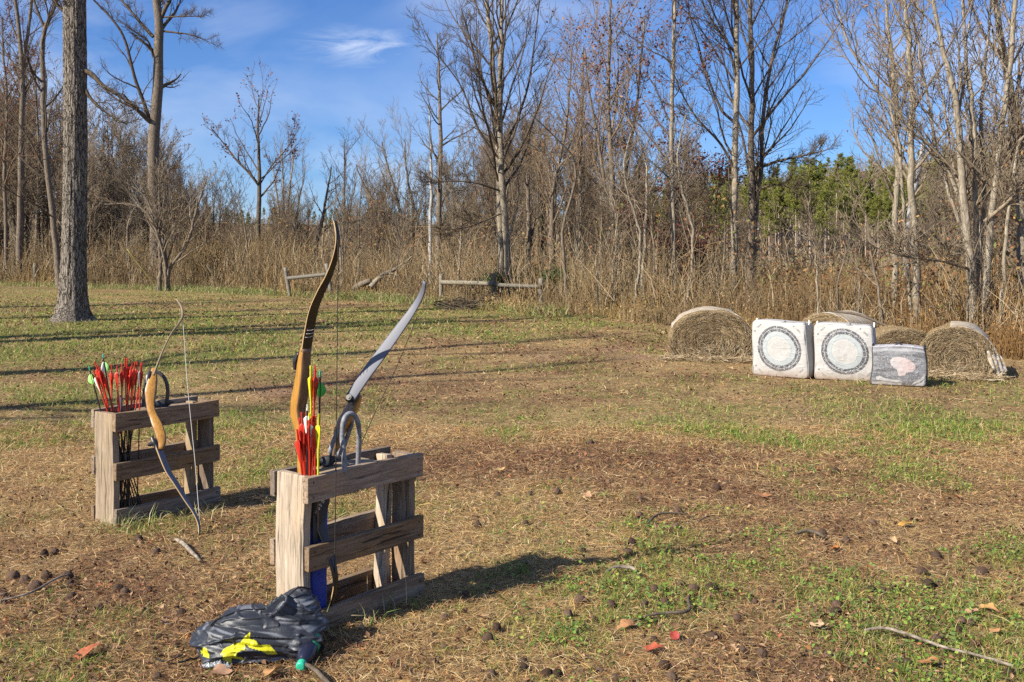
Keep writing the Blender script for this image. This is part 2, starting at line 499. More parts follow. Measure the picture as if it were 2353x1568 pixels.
# ------------------------------------------------------------------ the ground
EDGE_S = np.array([-300, 0, 400, 700, 900, 1050, 1250, 1400, 1550, 1800, 2000, 2200, 2353, 2700])
EDGE_Z = np.array([60, 55, 46, 39, 35.5, 31, 27.5, 24.5, 22.3, 20.0, 18.0, 16.2, 14.8, 12.5])
def sxy(X, Y):
    Yc = np.maximum(Y, 0.5)
    return CX + FPX * X / Yc, HY + FPX * CAMH / Yc
def edgeZ(sx): return np.interp(sx, EDGE_S, EDGE_Z)

def hill(X, Y):
    """rise of the land far behind the trees"""
    t = np.clip((Y - 62) / 110.0, 0, 1); t = t * t * (3 - 2 * t)
    sx = CX + FPX * X / np.maximum(Y, 20)
    amp = np.interp(sx, [-400, 0, 450, 900, 1250, 1400, 1560, 1760, 1900, 2300, 3000], [8, 8, 7.0, 6.6, 7.4, 9.2, 11.5, 14.0, 15.2, 18.0, 19])
    return t * amp + t * (fbm(X * 0.03, Y * 0.03, 5) - 0.5) * 3

def relief(X, Y):
    return (fbm(X * 0.55, Y * 0.55, 3) - 0.5) * 0.05 * np.clip((np.hypot(X + 1, Y - 4) - 1.6) / 4, 0.12, 1)

# meadow patches: (sx, sy, width, height, green amount) where the photo shows them
PATCH = [(250, 770, 560, 85, 0.85), (260, 930, 330, 90, 0.38), (950, 750, 460, 45, 0.6), (560, 960, 60, 40, 0.5), (60, 1000, 160, 70, .25),
         (720, 830, 200, 40, 0.25), (1500, 930, 260, 60, 0.25), (2150, 960, 330, 90, 0.38), (2150, 1120, 240, 60, 0.35), (2100, 1390, 420, 160, 0.50),
         (1500, 1420, 420, 130, 0.48), (1350, 1230, 240, 50, 0.28), (2300, 1500, 250, 150, 0.45), (1900, 900, 300, 20, 0.3), (330, 1220, 120, 22, 0.28),
         (1300, 745, 260, 25, 0.3), (1180, 1480, 200, 60, 0.2), (2000, 880, 250, 20, .3), (1700, 1000, 100, 25, .25)]
BROWN = [(1100, 870, 420, 60, 0.5), (1250, 1060, 520, 70, 0.42), (700, 910, 150, 60, 0.5), (1700, 1130, 420, 60, 0.45), (350, 1380, 380, 150, 0.22),
         (800, 1250, 260, 120, 0.25), (1500, 800, 250, 30, 0.35), (250, 705, 500, 9, 0.5), (1900, 1170, 240, 50, .3)]
def gauss(sx, sy, L):
    s = np.zeros_like(sx)
    for (cx, cy, w, h, a) in L:
        s = np.maximum(s, a * np.exp(-((sx - cx) / w) ** 2 - ((sy - cy) / h) ** 2))
    return s
def greenness(X, Y):
    sx, sy = sxy(X, Y)
    g = gauss(sx, sy, PATCH) - 0.35 * gauss(sx, sy, BROWN)
    n = fbm(X * 1.1, Y * 0.8, 21) - 0.5
    n2 = fbm(X * 4.5, Y * 3.5, 33) - 0.5
    return np.clip(0.15 + g + n * 1.45 + n2 * 0.95, 0, 1)
def brownness(X, Y):
    sx, sy = sxy(X, Y)
    return np.clip(0.1 + gauss(sx, sy, BROWN) + (fbm(X * 0.9, Y * 0.8, 55) - 0.5) * 1.7 + (fbm(X * 5, Y * 4, 77) - 0.5) * 0.9, 0, 1)

xs = np.unique(np.concatenate([np.arange(-12, 12.01, 0.09), np.arange(-40, 40.01, 0.8), np.linspace(-600, 600, 81)]).round(3))
ys = np.unique(np.concatenate([np.arange(2.5, 20, 0.08), np.arange(20, 60, 0.35), np.arange(-12, 2.5, 1.0), np.arange(60, 200, 3.0), np.array([-200, -100, -60, -30, 230, 300, 420, 700, 1200])]).round(3))
XX, YY = np.meshgrid(xs, ys)
ZZ = hill(XX, YY) + relief(XX, YY)
gg = greenness(XX, YY); br = brownness(XX, YY)
soil = np.array([0.155, 0.098, 0.060]); litter = np.array([0.175, 0.105, 0.062]); grassy = np.array([0.145, 0.150, 0.045]); straw = np.array([0.31, 0.215, 0.105])
n = fbm(XX * 9, YY * 9, 91)[..., None]
base = straw * (1 - br[..., None]) + litter * br[..., None]
base = base * (1 - gg[..., None] * 0.75) + grassy * gg[..., None] * 0.75
base = base * (0.80 + 1.0 * n)
sand = np.zeros_like(XX)
for (a, b, w, h) in [(1480, 822, 60, 8), (1420, 806, 60, 5), (240, 697, 120, 3), (110, 745, 60, 7), (1250, 822, 40, 6), (640, 900, 40, 8), (770, 885, 40, 6)]:
    p = G(a, b)
    ww = w / FPX * p.y; hh = h / FPX * p.y * p.y / CAMH
    sand = np.maximum(sand, np.exp(-((XX - p.x) / ww) ** 2 - ((YY - p.y) / hh) ** 2))
sand = np.clip(sand * (0.6 + 0.8 * fbm(XX * 3, YY * 3, 8)), 0, 1)[..., None]
base = base * (1 - sand) + np.array([0.42, 0.28, 0.17]) * sand
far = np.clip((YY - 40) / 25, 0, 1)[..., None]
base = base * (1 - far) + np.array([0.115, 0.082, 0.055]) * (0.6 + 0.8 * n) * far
idx = np.arange(XX.size).reshape(XX.shape)
quads = np.stack([idx[:-1, :-1], idx[:-1, 1:], idx[1:, 1:], idx[1:, :-1]], -1).reshape(-1, 4)
m, t, b = mat('meadow_ground', rough=0.95, spec=0.05)
at = nd(t, 'ShaderNodeAttribute', attribute_name='tint')
gp = nd(t, 'ShaderNodeNewGeometry')
f1 = noise(t, gp.outputs['Position'], 38, 6, 0.7)
f2 = noise(t, gp.outputs['Position'], 140, 4, 0.7)
c = mixcol(t, 1.0, at.outputs['Color'], ramp(t, f1, [(0.34, 0.22), (0.52, 0.85), (0.68, 1.55)]), 'MULTIPLY')
c = mixcol(t, 1.0, c, ramp(t, f2, [(0.30, 0.5), (0.70, 1.4)]), 'MULTIPLY')
t.links.new(c, b.inputs['Base Color'])
bp = nd(t, 'ShaderNodeBump'); bp.inputs['Strength'].default_value = 0.8; bp.inputs['Distance'].default_value = 0.03
t.links.new(math_node(t, 'ADD', f1, math_node(t, 'MULTIPLY', f2, 0.4)), bp.inputs['Height'])
t.links.new(bp.outputs[0], b.inputs['Normal'])
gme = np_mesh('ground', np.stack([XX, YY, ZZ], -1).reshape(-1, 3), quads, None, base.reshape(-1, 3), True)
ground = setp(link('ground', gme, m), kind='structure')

def gz(X, Y): return hill(X, Y) + relief(X, Y)

# ------------------------------------------------------------------ grass, clover, litter
def sample_field(nn, z0, z1, power, margin=0.12):
    """ground points in the meadow, thinning out with distance"""
    u = RNG.random(nn)
    k = 2 - power      # density per m2 ~ Z^-power ; pdf(Z) ~ Z^(1-power)
    if abs(k) < 1e-6: Z = z0 * (z1 / z0) ** u
    else: Z = (z0 ** k + u * (z1 ** k - z0 ** k)) ** (1 / k)
    s = RNG.uniform(-0.5 - margin, 0.5 + margin, nn)
    X = s * (Z + 1.0)
    return X, Z

def blades(X, Y, L, Wd, pitch, az, bend, tint, zoff=0.0):
    nn = len(X)
    Z = gz(X, Y) + zoff
    base = np.stack([X, Y, Z], -1)
    h = np.stack([np.cos(az), np.sin(az), np.zeros(nn)], -1)
    side = np.stack([-np.sin(az), np.cos(az), np.zeros(nn)], -1)
    tw = RNG.uniform(-0.7, 0.7, nn)[:, None]
    side = nrm(side + tw * np.array([0, 0, 1.0]))
    up = np.array([0, 0, 1.0])
    d1 = h * np.cos(pitch)[:, None] + up * np.sin(pitch)[:, None]
    p2 = pitch - bend
    d2 = h * np.cos(p2)[:, None] + up * np.sin(p2)[:, None]
    mid = base + d1 * (L * 0.5)[:, None]
    tip = mid + d2 * (L * 0.5)[:, None]
    tip[:, 2] = np.maximum(tip[:, 2], Z + 0.003)
    w = Wd[:, None] * 0.5
    V = np.stack([base - side * w, base + side * w, mid + side * w * 0.85, mid - side * w * 0.85, tip], 1).reshape(-1, 3)
    o = np.arange(nn)[:, None] * 5
    Q = o + np.array([[0, 1, 2, 3]]); T = o + np.array([[3, 2, 4]])
    return V, Q, T, np.repeat(tint, 5, axis=0)

DRY = np.array([[0.56, 0.40, 0.19], [0.50, 0.33, 0.14], [0.60, 0.47, 0.27], [0.36, 0.215, 0.105], [0.32, 0.15, 0.07], [0.54, 0.32, 0.12]])
GRN = np.array([[0.10, 0.22, 0.028], [0.16, 0.28, 0.036], [0.25, 0.32, 0.05], [0.085, 0.17, 0.03], [0.33, 0.33, 0.07]])
LIT = np.array([[0.19, 0.095, 0.052], [0.11, 0.06, 0.038], [0.27, 0.145, 0.075], [0.37, 0.225, 0.125], [0.24, 0.10, 0.052]])

# dry straw, mostly lying down
def make_dry(nn, z0, z1, power):
    X, Y = sample_field(nn, z0, z1, power)
    sx, sy = sxy(X, Y)
    ok = (Y < edgeZ(sx) + 1.5)
    g = greenness(X, Y); b = brownness(X, Y)
    keep = ok & (RNG.random(nn) < np.clip(1.15 - 0.75 * g, 0.15, 1))
    X, Y, g, b = X[keep], Y[keep], g[keep], b[keep]; nn = len(X)
    lod = np.clip(Y / 6.0, 0.8, 4.5)
    pick = RNG.integers(0, len(DRY), nn); pl = RNG.integers(0, len(LIT), nn)
    isb = RNG.random(nn) < np.clip(b * 0.85, 0, 0.9)
    tint = np.where(isb[:, None], LIT[pl] * 1.1, DRY[pick]) * RNG.uniform(0.5, 1.42, (nn, 1))
    tint = np.where((g[:, None] > 0.4) & (RNG.random((nn, 1)) < .5), tint * np.array([0.85, 1.0, 0.75]), tint)
    L = RNG.uniform(0.022, 0.075, nn) * np.clip(lod, 1, 1.7)
    L = np.where(RNG.random(nn) < .03, L * 1.9, L)
    pitch = np.abs(RNG.normal(0.14, 0.26, nn)).clip(0.02, 1.3)
    return blades(X, Y, L, RNG.uniform(0.0013, 0.0030, nn) * lod, pitch, RNG.uniform(0, 2 * np.pi, nn), RNG.uniform(0.1, 0.7, nn), tint, RNG.uniform(0, 0.012, nn))

def make_green(nn, z0, z1, power):
    X, Y = sample_field(nn, z0, z1, power)
    # clump towards tuft centres
    cl = RNG.random(nn) < 0.35
    X = np.where(cl, np.round(X / 0.21) * 0.21 + RNG.normal(0, 0.022, nn) + 0.09 * np.sin(np.round(Y / 0.23) * 12.9), X)
    Y = np.where(cl, np.round(Y / 0.23) * 0.23 + RNG.normal(0, 0.025, nn) + 0.09 * np.sin(np.round(X / 0.21) * 7.7), Y)
    sx, sy = sxy(X, Y)
    g = greenness(X, Y)
    keep = (Y < edgeZ(sx) + 1.0) & (RNG.random(nn) < np.clip(1.5 * g - 0.12, 0.01, 1))
    X, Y, g = X[keep], Y[keep], g[keep]; nn = len(X)
    lod = np.clip(Y / 6.0, 0.8, 4.5)
    tint = GRN[RNG.integers(0, len(GRN), nn)] * RNG.uniform(0.65, 1.25, (nn, 1))
    yel = RNG.random((nn, 1)) < 0.22
    tint = np.where(yel, DRY[RNG.integers(0, 3, nn)] * 0.9, tint)
    L = RNG.uniform(0.02, 0.062, nn) * np.clip(lod, 1, 1.5) * (0.7 + 0.6 * g)
    pitch = RNG.normal(0.85, 0.35, nn).clip(0.15, 1.5)
    return blades(X, Y, L, RNG.uniform(0.0018, 0.0036, nn) * lod, pitch, RNG.uniform(0, 2 * np.pi, nn), RNG.uniform(0.2, 1.0, nn), tint)

def join(parts):
    V = []; Q = []; T = []; C = []; o = 0
    for v, q, t_, c in parts:
        V.append(v); Q.append(q + o); T.append(t_ + o); C.append(c); o += len(v)
    return np.concatenate(V), np.concatenate(Q), np.concatenate(T), np.concatenate(C)

v, q, t_, c = join([make_dry(300000, 3.2, 9, 1.4), make_dry(150000, 9, 60, 1.5)])
setp(link('dry_grass', np_mesh('dry_grass', v, q, t_, c), M_blade), 'matted straw coloured dead grass lying over the meadow', 'grass', kind='stuff')
v, q, t_, c = join([make_green(260000, 3.2, 9, 1.2), make_green(260000, 9, 60, 1.5)])
setp(link('green_grass', np_mesh('green_grass', v, q, t_, c), M_blade), 'short green grass growing in patches across the meadow', 'grass', kind='stuff')

def leaf_quads(X, Y, size, tilt, tint, zoff, fold=0.35, aspect=0.6):
    nn = len(X)
    az = RNG.uniform(0, 2 * np.pi, nn)
    nrmv = nrm(np.stack([RNG.normal(0, 1, nn) * tilt, RNG.normal(0, 1, nn) * tilt, np.ones(nn)], -1))
    d = np.stack([np.cos(az), np.sin(az), np.zeros(nn)], -1)
    d = nrm(d - nrmv * (d * nrmv).sum(-1, keepdims=True))
    s = np.cross(nrmv, d)
    c0 = np.stack([X, Y, gz(X, Y) + zoff], -1)
    a = size[:, None]
    f = nrmv * (RNG.uniform(0.0, fold, nn) * size)[:, None]
    V = np.stack([c0 - d * a * 0.5, c0 + s * a * aspect * 0.5 + f, c0 + d * a * 0.5 + f * RNG.uniform(-.5, 1.2, (nn, 1)), c0 - s * a * aspect * 0.5 + f * 0.8], 1).reshape(-1, 3)
    o = np.arange(nn)[:, None] * 4
    T = np.concatenate([o + np.array([[0, 1, 2]]), o + np.array([[0, 2, 3]])])
    return V, T, np.repeat(tint, 4, axis=0)

# clover and low weeds in the green foreground
nn = 110000
X, Y = sample_field(nn, 3.2, 9.5, 1.3)
sx, sy = sxy(X, Y)
g = greenness(X, Y) * np.clip((sx - 950) / 400, 0.05, 1)
cn = fbm(X * 6, Y * 6, 101)
keep = RNG.random(nn) < np.clip((g - 0.12) * 2.4, 0, 1) * np.clip((cn - 0.34) * 3.2, 0, 0.85)
X, Y = X[keep], Y[keep]; nn = len(X)
CLO = np.array([[0.13, 0.22, 0.03], [0.18, 0.27, 0.045], [0.09, 0.165, 0.035], [0.24, 0.28, 0.06], [0.12, 0.19, 0.05]])
v, t_, c = leaf_quads(X, Y, RNG.uniform(0.009, 0.022, nn), 0.55, CLO[RNG.integers(0, 5, nn)] * RNG.uniform(0.7, 1.25, (nn, 1)), RNG.uniform(0.008, 0.035, nn), 0.2, 0.85)
setp(link('clover', np_mesh('clover', v, None, t_, c), M_leaf), 'low clover and broad leaved weeds between the grass', 'ground cover', kind='stuff')

# small crumbled leaf litter
nn = 90000
X, Y = sample_field(nn, 3.2, 40, 1.7)
sx, sy = sxy(X, Y)
b_ = brownness(X, Y)
keep = (Y < edgeZ(sx) + 2) & (RNG.random(nn) < np.clip(0.25 + b_, 0, 1))
X, Y = X[keep], Y[keep]; nn = len(X)
LC = np.array([[0.24, 0.13, 0.07], [0.17, 0.095, 0.058], [0.36, 0.23, 0.13], [0.46, 0.30, 0.17], [0.12, 0.07, 0.047], [0.32, 0.12, 0.055], [0.44, 0.20, 0.07]])
wts = np.array([.24, .24, .16, .08, .2, .06, .02])
v, t_, c = leaf_quads(X, Y, RNG.uniform(0.010, 0.034, nn) * np.clip(Y / 9, 1, 2.6), 0.45, LC[RNG.choice(7, nn, p=wts)] * RNG.uniform(0.6, 1.15, (nn, 1)), RNG.uniform(0.004, 0.02, nn), 0.6, 0.55)
setp(link('leaf_litter', np_mesh('leaf_litter', v, None, t_, c), M_leaf), 'crumbled brown leaf litter scattered through the grass', 'leaf litter', kind='stuff')

# ------------------------------------------------------------------ trees
def spawn(P, Rr, K, t0, t1, lr, ang, up, N, rr, wig, trop, rng, lmin=0.15, tpow=1.0, shade=0.55):
    M, Np, _ = P.shape
    t = t0 + (t1 - t0) * ((np.arange(K)[None, :] + rng.random((M, K))) / K) ** tpow
    fi = t * (Np - 1); i = np.minimum(fi.astype(int), Np - 2); f = (fi - i)[..., None]
    mi = np.arange(M)[:, None]
    pos = P[mi, i] * (1 - f) + P[mi, i + 1] * f
    tan = nrm(P[mi, i + 1] - P[mi, i])
    r = Rr[mi, i] * (1 - f[..., 0]) + Rr[mi, i + 1] * f[..., 0]
    plen = np.linalg.norm(np.diff(P, axis=1), axis=2).sum(1)
    rv = rng.normal(0, 1, (M, K, 3)); rv[..., 2] *= 0.5
    perp = nrm(rv - (rv * tan).sum(-1, keepdims=True) * tan)
    a = rng.uniform(ang[0], ang[1], (M, K, 1))
    d = np.cos(a) * tan + np.sin(a) * perp
    d[..., 2] += up
    d = nrm(d)
    L = np.maximum(plen[:, None] * lr * (1 - shade * t) * rng.uniform(0.65, 1.25, (M, K)), lmin)
    pos = pos.reshape(-1, 3); d = d.reshape(-1, 3); L = L.reshape(-1); r = r.reshape(-1)
    MM = len(pos)
    out = np.empty((MM, N, 3)); out[:, 0] = pos
    step = (L / (N - 1))[:, None]
    for k in range(1, N):
        d = nrm(d + rng.normal(0, wig, (MM, 3)) + np.array([0, 0, trop]))
        out[:, k] = out[:, k - 1] + d * step
    r0 = np.maximum(r * rr * rng.uniform(0.75, 1.1, MM), 0.004)
    rad = r0[:, None] * np.linspace(1, 0.22, N)[None, :]
    return out, rad

def leaf_cloud(pts, size, tint_list, rng, per=1, spread=0.12):
    P = np.repeat(pts, per, axis=0) + rng.normal(0, spread, (len(pts) * per, 3))
    nn = len(P)
    a = nrm(rng.normal(0, 1, (nn, 3))); b = nrm(np.cross(a, rng.normal(0, 1, (nn, 3))))
    s = rng.uniform(0.6, 1.2, (nn, 1)) * size
    n_ = np.cross(a, b) * s * 0.25
    V = np.stack([P - a * s, P + b * s * 0.55 + n_, P + a * s, P - b * s * 0.55 + n_], 1).reshape(-1, 3)
    o = np.arange(nn)[:, None] * 4
    T = np.concatenate([o + np.array([[0, 1, 2]]), o + np.array([[0, 2, 3]])])
    tl = np.array(tint_list)
    return V, T, np.repeat(tl[rng.integers(0, len(tl), nn)] * rng.uniform(0.7, 1.25, (nn, 1)), 4, axis=0)

RED = [(0.16, 0.055, 0.035), (0.22, 0.08, 0.04), (0.12, 0.045, 0.035)]
ORANGE = [(0.34, 0.14, 0.045), (0.26, 0.11, 0.045), (0.38, 0.19, 0.07)]
MAROON = [(0.11, 0.035, 0.032), (0.15, 0.05, 0.04), (0.085, 0.03, 0.028)]

def bare_tree(name, label, stems, radii, seed, bark, twig, limbs=12, t0=0.35, lr=0.34, K2=7, K3=5, K4=0, ang=(0.55, 1.0), trop=0.10,
              explicit=(), leaves=None, leafn=0, leafsize=0.07, group=None, cat='tree', rmin=0.0055, S=9, rscale=0.78):
    """stems: list of point lists (world), radii: list of (r_base, r_top)"""
    rng = np.random.default_rng(seed)
    base = Vector(stems[0][0])
    NS = 26
    root = empty(name, base)
    setp(root, label, cat, group)
    P = np.stack([smooth_path(s, NS) for s in stems]) - np.array(base)
    P[:, 3:-1] += rng.normal(0, 0.012, (len(stems), NS - 4, 3)) * np.array([1, 1, 0.2])
    tt_ = np.linspace(0, 1, NS)
    Rr = np.stack([np.interp(tt_, np.linspace(0, 1, len(r)), r) for r in radii]) * rscale
    flare = 1 + 0.30 * np.exp(-tt_ * 26)
    tb = Tubes(); tb.add(P, Rr * flare, S)
    link('trunk', tb.mesh('trunk'), bark, root)
    cr = Tubes()
    ex_P = []; ex_R = []
    for pts, r0, r1 in explicit:
        p = smooth_path(pts, NS) - np.array(base)
        ex_P.append(p); ex_R.append(np.linspace(r0, r1, NS) * rscale)
    if ex_P:
        EP = np.stack(ex_P); ER = np.stack(ex_R)
        cr.add(EP, ER, 6)
    P1, R1 = spawn(P, Rr, max(int(limbs * 0.8), 3), t0, 0.985, lr * 1.2, ang, 0.12, 9, 0.5, 0.11, trop, rng, 0.5, 1.0, 0.42)
    cr.add(P1, R1, 5)
    A = [(P1, R1)]
    if ex_P:
        pe, re_ = spawn(EP, ER, 9, 0.2, 1.0, 0.36, (0.4, 1.0), 0.05, 9, 0.5, 0.12, 0.05, rng, 0.4)
        cr.add(pe, re_, 4); A.append((pe, re_))
    P1 = np.concatenate([a[0] for a in A]); R1 = np.concatenate([a[1] for a in A])
    P2, R2 = spawn(P1, R1, K2 + 1, 0.12, 1.0, 0.50, (0.4, 0.95), 0.08, 6, 0.48, 0.13, trop * 0.7, rng, 0.3)
    R2 = np.maximum(R2, rmin); cr.add(P2, R2, 3)
    last = P2
    if K3:
        P3, R3 = spawn(P2, R2, K3 + 1, 0.12, 1.0, 0.55, (0.35, 0.9), 0.06, 5, 0.52, 0.15, trop * 0.5, rng, 0.2)
        R3 = np.maximum(R3, rmin * 0.8); cr.add(P3, R3, 3); last = P3
        if K4:
            P4, R4 = spawn(P3, R3, K4, 0.15, 1.0, 0.55, (0.35, 0.9), 0.05, 4, 0.7, 0.15, 0.04, rng, 0.1)
            R4 = np.maximum(R4, rmin * 0.7); cr.add(P4, R4, 3); last = P4
    link('crown', cr.mesh('crown'), twig, root)
    if leaves and leafn:
        pts = last[:, 1:].reshape(-1, 3)
        # leaves hang on in clusters
        w = vnoise3(pts * 0.9 + seed, seed)
        pts = pts[w > np.quantile(w, 0.55)]
        pts = pts[rng.integers(0, len(pts), leafn)]
        v, t_, c = leaf_cloud(pts, leafsize, leaves, rng, 1, 0.10)
        link('dry_leaves', np_mesh('dry_leaves', v, None, t_, c), M_leaf, root)
    return root

def line(pts, Y, ext=0.0, dY=0.0):
    """stem given by photo points, at distance Y; ext metres added past the last point"""
    n = len(pts)
    out = [W(x, y, Y + dY * k / max(n - 1, 1)) for k, (x, y) in enumerate(pts)]
    out[0].z = float(gz(np.array(out[0].x), np.array(out[0].y))) - 0.05
    if ext:
        d = (out[-1] - out[-2]).normalized()
        d = (d + Vector((0, 0, 0.6))).normalized()
        out.append(out[-1] + d * ext)
    return out

# --- big oak on the left: furrowed trunk as real relief
def oak():
    b0 = G(166, 738); b0.z = 0
    root = empty('oak_tree', b0)
    setp(root, 'thick straight oak trunk with furrowed bark standing in the left meadow', 'tree')
    n, S = 340, 120
    Y = b0.y
    zs = np.linspace(-0.05, 13.5, n)
    r = np.interp(zs, [-0.05, 0.0, 0.12, 0.3, 0.7, 1.6, 4, 7.5, 13.5], [0.60, 0.52, 0.42, 0.36, 0.31, 0.278, 0.262, 0.25, 0.16])
    a = np.arange(S) / S * 2 * np.pi
    AA, ZZ_ = np.meshgrid(a, zs)
    # ridges: noise stretched along the trunk
    rid = np.zeros_like(AA)
    for fr, amp, zs_ in ((9, 0.5, 1.6), (17, 0.35, 3.4), (31, 0.2, 7.0)):
        xx = np.cos(AA) * fr / 3.0; yy = np.sin(AA) * fr / 3.0
        rid += amp * np.abs(vnoise(xx * 1.9 + 50 + np.floor(0 * xx), yy * 1.9 + ZZ_ * zs_ * 0.55 + 90, int(fr)) - 0.5) * 2
    rr = r[:, None] * (1 + 0.03 * np.sin(3 * AA + ZZ_ * 0.35)) + (rid - 0.4) * 0.045
    rr += np.exp(-np.maximum(ZZ_, 0) * 5) * 0.16 * np.maximum(0, np.cos(AA * 2.5 + 0.6)) 
    lean = 0.02 * zs - 0.01
    V = np.stack([np.cos(AA) * rr + (lean * 0.5 + 0.03 * np.sin(zs * 0.5))[:, None], np.sin(AA) * rr, ZZ_], -1).reshape(-1, 3)
    idx = np.arange(n * S).reshape(n, S)
    Q = np.stack([idx[:-1], np.roll(idx[:-1], -1, 1), np.roll(idx[1:], -1, 1), idx[1:]], -1).reshape(-1, 4)
    link('trunk', np_mesh('trunk', V, Q, None, None, True), M_bark_oak, root)
    cr = Tubes(); rng = np.random.default_rng(3)
    ex = [([(185, 158), (212, 172), (235, 196), (264, 214), (290, 232), (322, 250)], 0.07, 0.015),
          ([(188, 185), (205, 222), (235, 252), (265, 272), (290, 285)], 0.05, 0.012),
          ([(172, 40), (140, 20), (110, -20)], 0.06, 0.02)]
    EP = np.stack([smooth_path([W(x, y, Y - 0.05 - 0.03 * k) for k, (x, y) in enumerate(p)], 16) - np.array(b0) for p, _, _ in ex])
    ER = np.stack([np.linspace(a_, b_, 16) for _, a_, b_ in ex])
    cr.add(EP, ER, 6)
    T = np.stack([np.zeros(20), np.zeros(20), np.linspace(0, 13.5, 20)], -1)[None]
    TR = np.interp(np.linspace(0, 13.5, 20), [0, 7, 13.5], [0.3, 0.2, 0.1])[None]
    P1, R1 = spawn(T, TR, 9, 0.66, 1.0, 0.36, (0.6, 1.1), 0.1, 9, 0.4, 0.12, 0.08, rng)
    cr.add(P1, R1, 6)
    pe, re_ = spawn(EP, ER, 6, 0.3, 1, 0.4, (0.4, 1.0), 0.1, 7, 0.5, 0.15, 0.05, rng)
    P1 = np.concatenate([P1[:, :7], pe]) if P1.shape[1] == 7 else np.concatenate([P1[:, [0, 1, 3, 4, 5, 7, 8]], pe])
    R1 = np.concatenate([R1[:, [0, 1, 3, 4, 5, 7, 8]], re_])
    cr.add(pe, re_, 4)
    P2, R2 = spawn(P1, R1, 5, 0.2, 1, 0.45, (0.4, 0.9), 0.05, 6, 0.55, 0.14, 0.05, rng); cr.add(P2, R2, 4)
    P3, R3 = spawn(P2, R2, 4, 0.2, 1, 0.5, (0.4, 0.9), 0.05, 4, 0.6, 0.14, 0.03, rng); cr.add(P3, np.maximum(R3, 0.006), 3)
    link('crown', cr.mesh('crown'), M_twig_dark, root)
oak()

# --- treeline individuals, from the left
bare_tree('bare_tree', 'tall old tree with forked crown behind the shrubby sapling, right of the oak trunk',
          [line([(360, 640), (356, 480), (352, 400), (354, 300), (362, 200), (364, 100), (366, 55), (358, 0)], 51, 3.5)], [(0.40, 0.385, 0.37, 0.35, 0.30, 0.24, 0.14)], 21, M_bark_grey, M_twig_dark,
          limbs=9, t0=0.42, lr=0.16, K2=6, K3=4, ang=(0.7, 1.2), trop=0.04,
          explicit=[([W(352, 300, 51.0), W(330, 235, 50.7), W(310, 180, 50.4), W(288, 95, 50.0), W(262, 50, 49.8), W(215, 0, 49.6)], 0.14, 0.05),
                    ([W(352, 85, 51.0), W(325, 55, 51.1), W(300, 25, 51.2), W(278, 0, 51.3)], 0.12, 0.06),
                    ([W(366, 50, 51.0), W(380, 20, 51.0), W(392, -5, 51.0), W(400, -60, 51.0)], 0.16, 0.08),
                    ([W(376, 72, 51.0), W(410, 76, 50.8), W(445, 82, 50.5), W(492, 102, 50.2)], 0.07, 0.02),
                    ([W(374, 40, 51.0), W(420, 38, 50.8), W(470, 38, 50.5)], 0.06, 0.02),
                    ([W(356, 290, 51.0), W(320, 255, 51.2), W(270, 230, 51.4), W(235, 200, 51.6), W(205, 165, 51.6)], 0.10, 0.03),
                    ([W(352, 132, 51.0), W(340, 95, 51.0), W(305, 70, 51.0), W(270, 45, 51.0)], 0.07, 0.03)])
bare_tree('bare_tree', 'dark twin stemmed tree at the far left edge beyond the oak',
          [line([(45, 655), (46, 480), (51, 244), (49, 132), (37, 25), (30, -40)], 57, 3), line([(47, 640), (50, 350), (54, 150), (66, 60), (74, -10)], 57.3, 3)],
          [(0.24, 0.2, 0.15, 0.06), (0.2, 0.17, 0.13, 0.06)], 22, M_bark_grey, M_twig_dark, limbs=13, t0=0.4, lr=0.2, K2=6, K3=4, trop=0.05)
bare_tree('bare_tree', 'curved slim tree leaning behind the left side of the oak trunk',
          [line([(137, 640), (128, 560), (117, 464), (105, 352), (100, 244), (98, 120), (103, 65), (127, 15), (135, -40)], 50, 2.5)],
          [(0.20, 0.17, 0.14, 0.06)], 23, M_bark_grey, M_twig_dark, limbs=18, t0=0.25, lr=0.24, K2=6, K3=5, trop=0.05,
          explicit=[([W(102, 65, 50), W(88, 30, 50), W(78, 0, 50), (W(70, -40, 50))], 0.10, 0.05), ([W(122, 500, 50), W(80, 470, 49), W(40, 450, 48.5), W(0, 425, 48)], 0.06, 0.02)])
bare_tree('bare_tree', 'thin tree with rusty leaves at the left border of the woods',
          [line([(12, 655), (14, 520), (10, 400), (16, 250), (8, 120)], 58, 2)], [(0.15, 0.12, 0.05)], 24, M_bark_grey, M_twig_brown, limbs=22, t0=0.3, lr=0.26, K2=7, K3=5, leaves=RED, leafn=1700, leafsize=0.06)
bare_tree('bare_tree', 'slender grey tree with dull red leaves between the border tree and the oak',
          [line([(80, 650), (85, 500), (90, 380), (84, 250)], 62, 2.5)], [(0.15, 0.12, 0.04)], 25, M_bark_grey, M_twig_brown, limbs=22, t0=0.25, lr=0.3, K2=7, K3=5, leaves=RED, leafn=1700, leafsize=0.06)
bare_tree('sapling', 'shrubby multi stemmed sapling with fanned pale twigs beside the yellow guy guard',
          [line([(366, 668), (368, 615), (362, 520), (330, 450), (290, 420)], 45), line([(367, 668), (369, 600), (366, 500), (366, 390)], 45.2), line([(383, 667), (385, 625), (368, 500), (360, 430)], 45.4),
           line([(386, 667), (390, 620), (430, 560), (452, 480), (476, 405)], 45), line([(382, 667), (378, 600), (345, 500), (300, 470), (240, 470)], 44.8)],
          [(0.12, 0.08, 0.03), (0.10, 0.07, 0.03), (0.10, 0.07, 0.03), (0.12, 0.08, 0.03), (0.09, 0.06, 0.03)], 26, M_bark_grey, M_twig_grey, limbs=13, t0=0.22, lr=0.40, K2=4, K3=2, ang=(0.35, 0.8), trop=0.06, cat='tree', rmin=0.009)
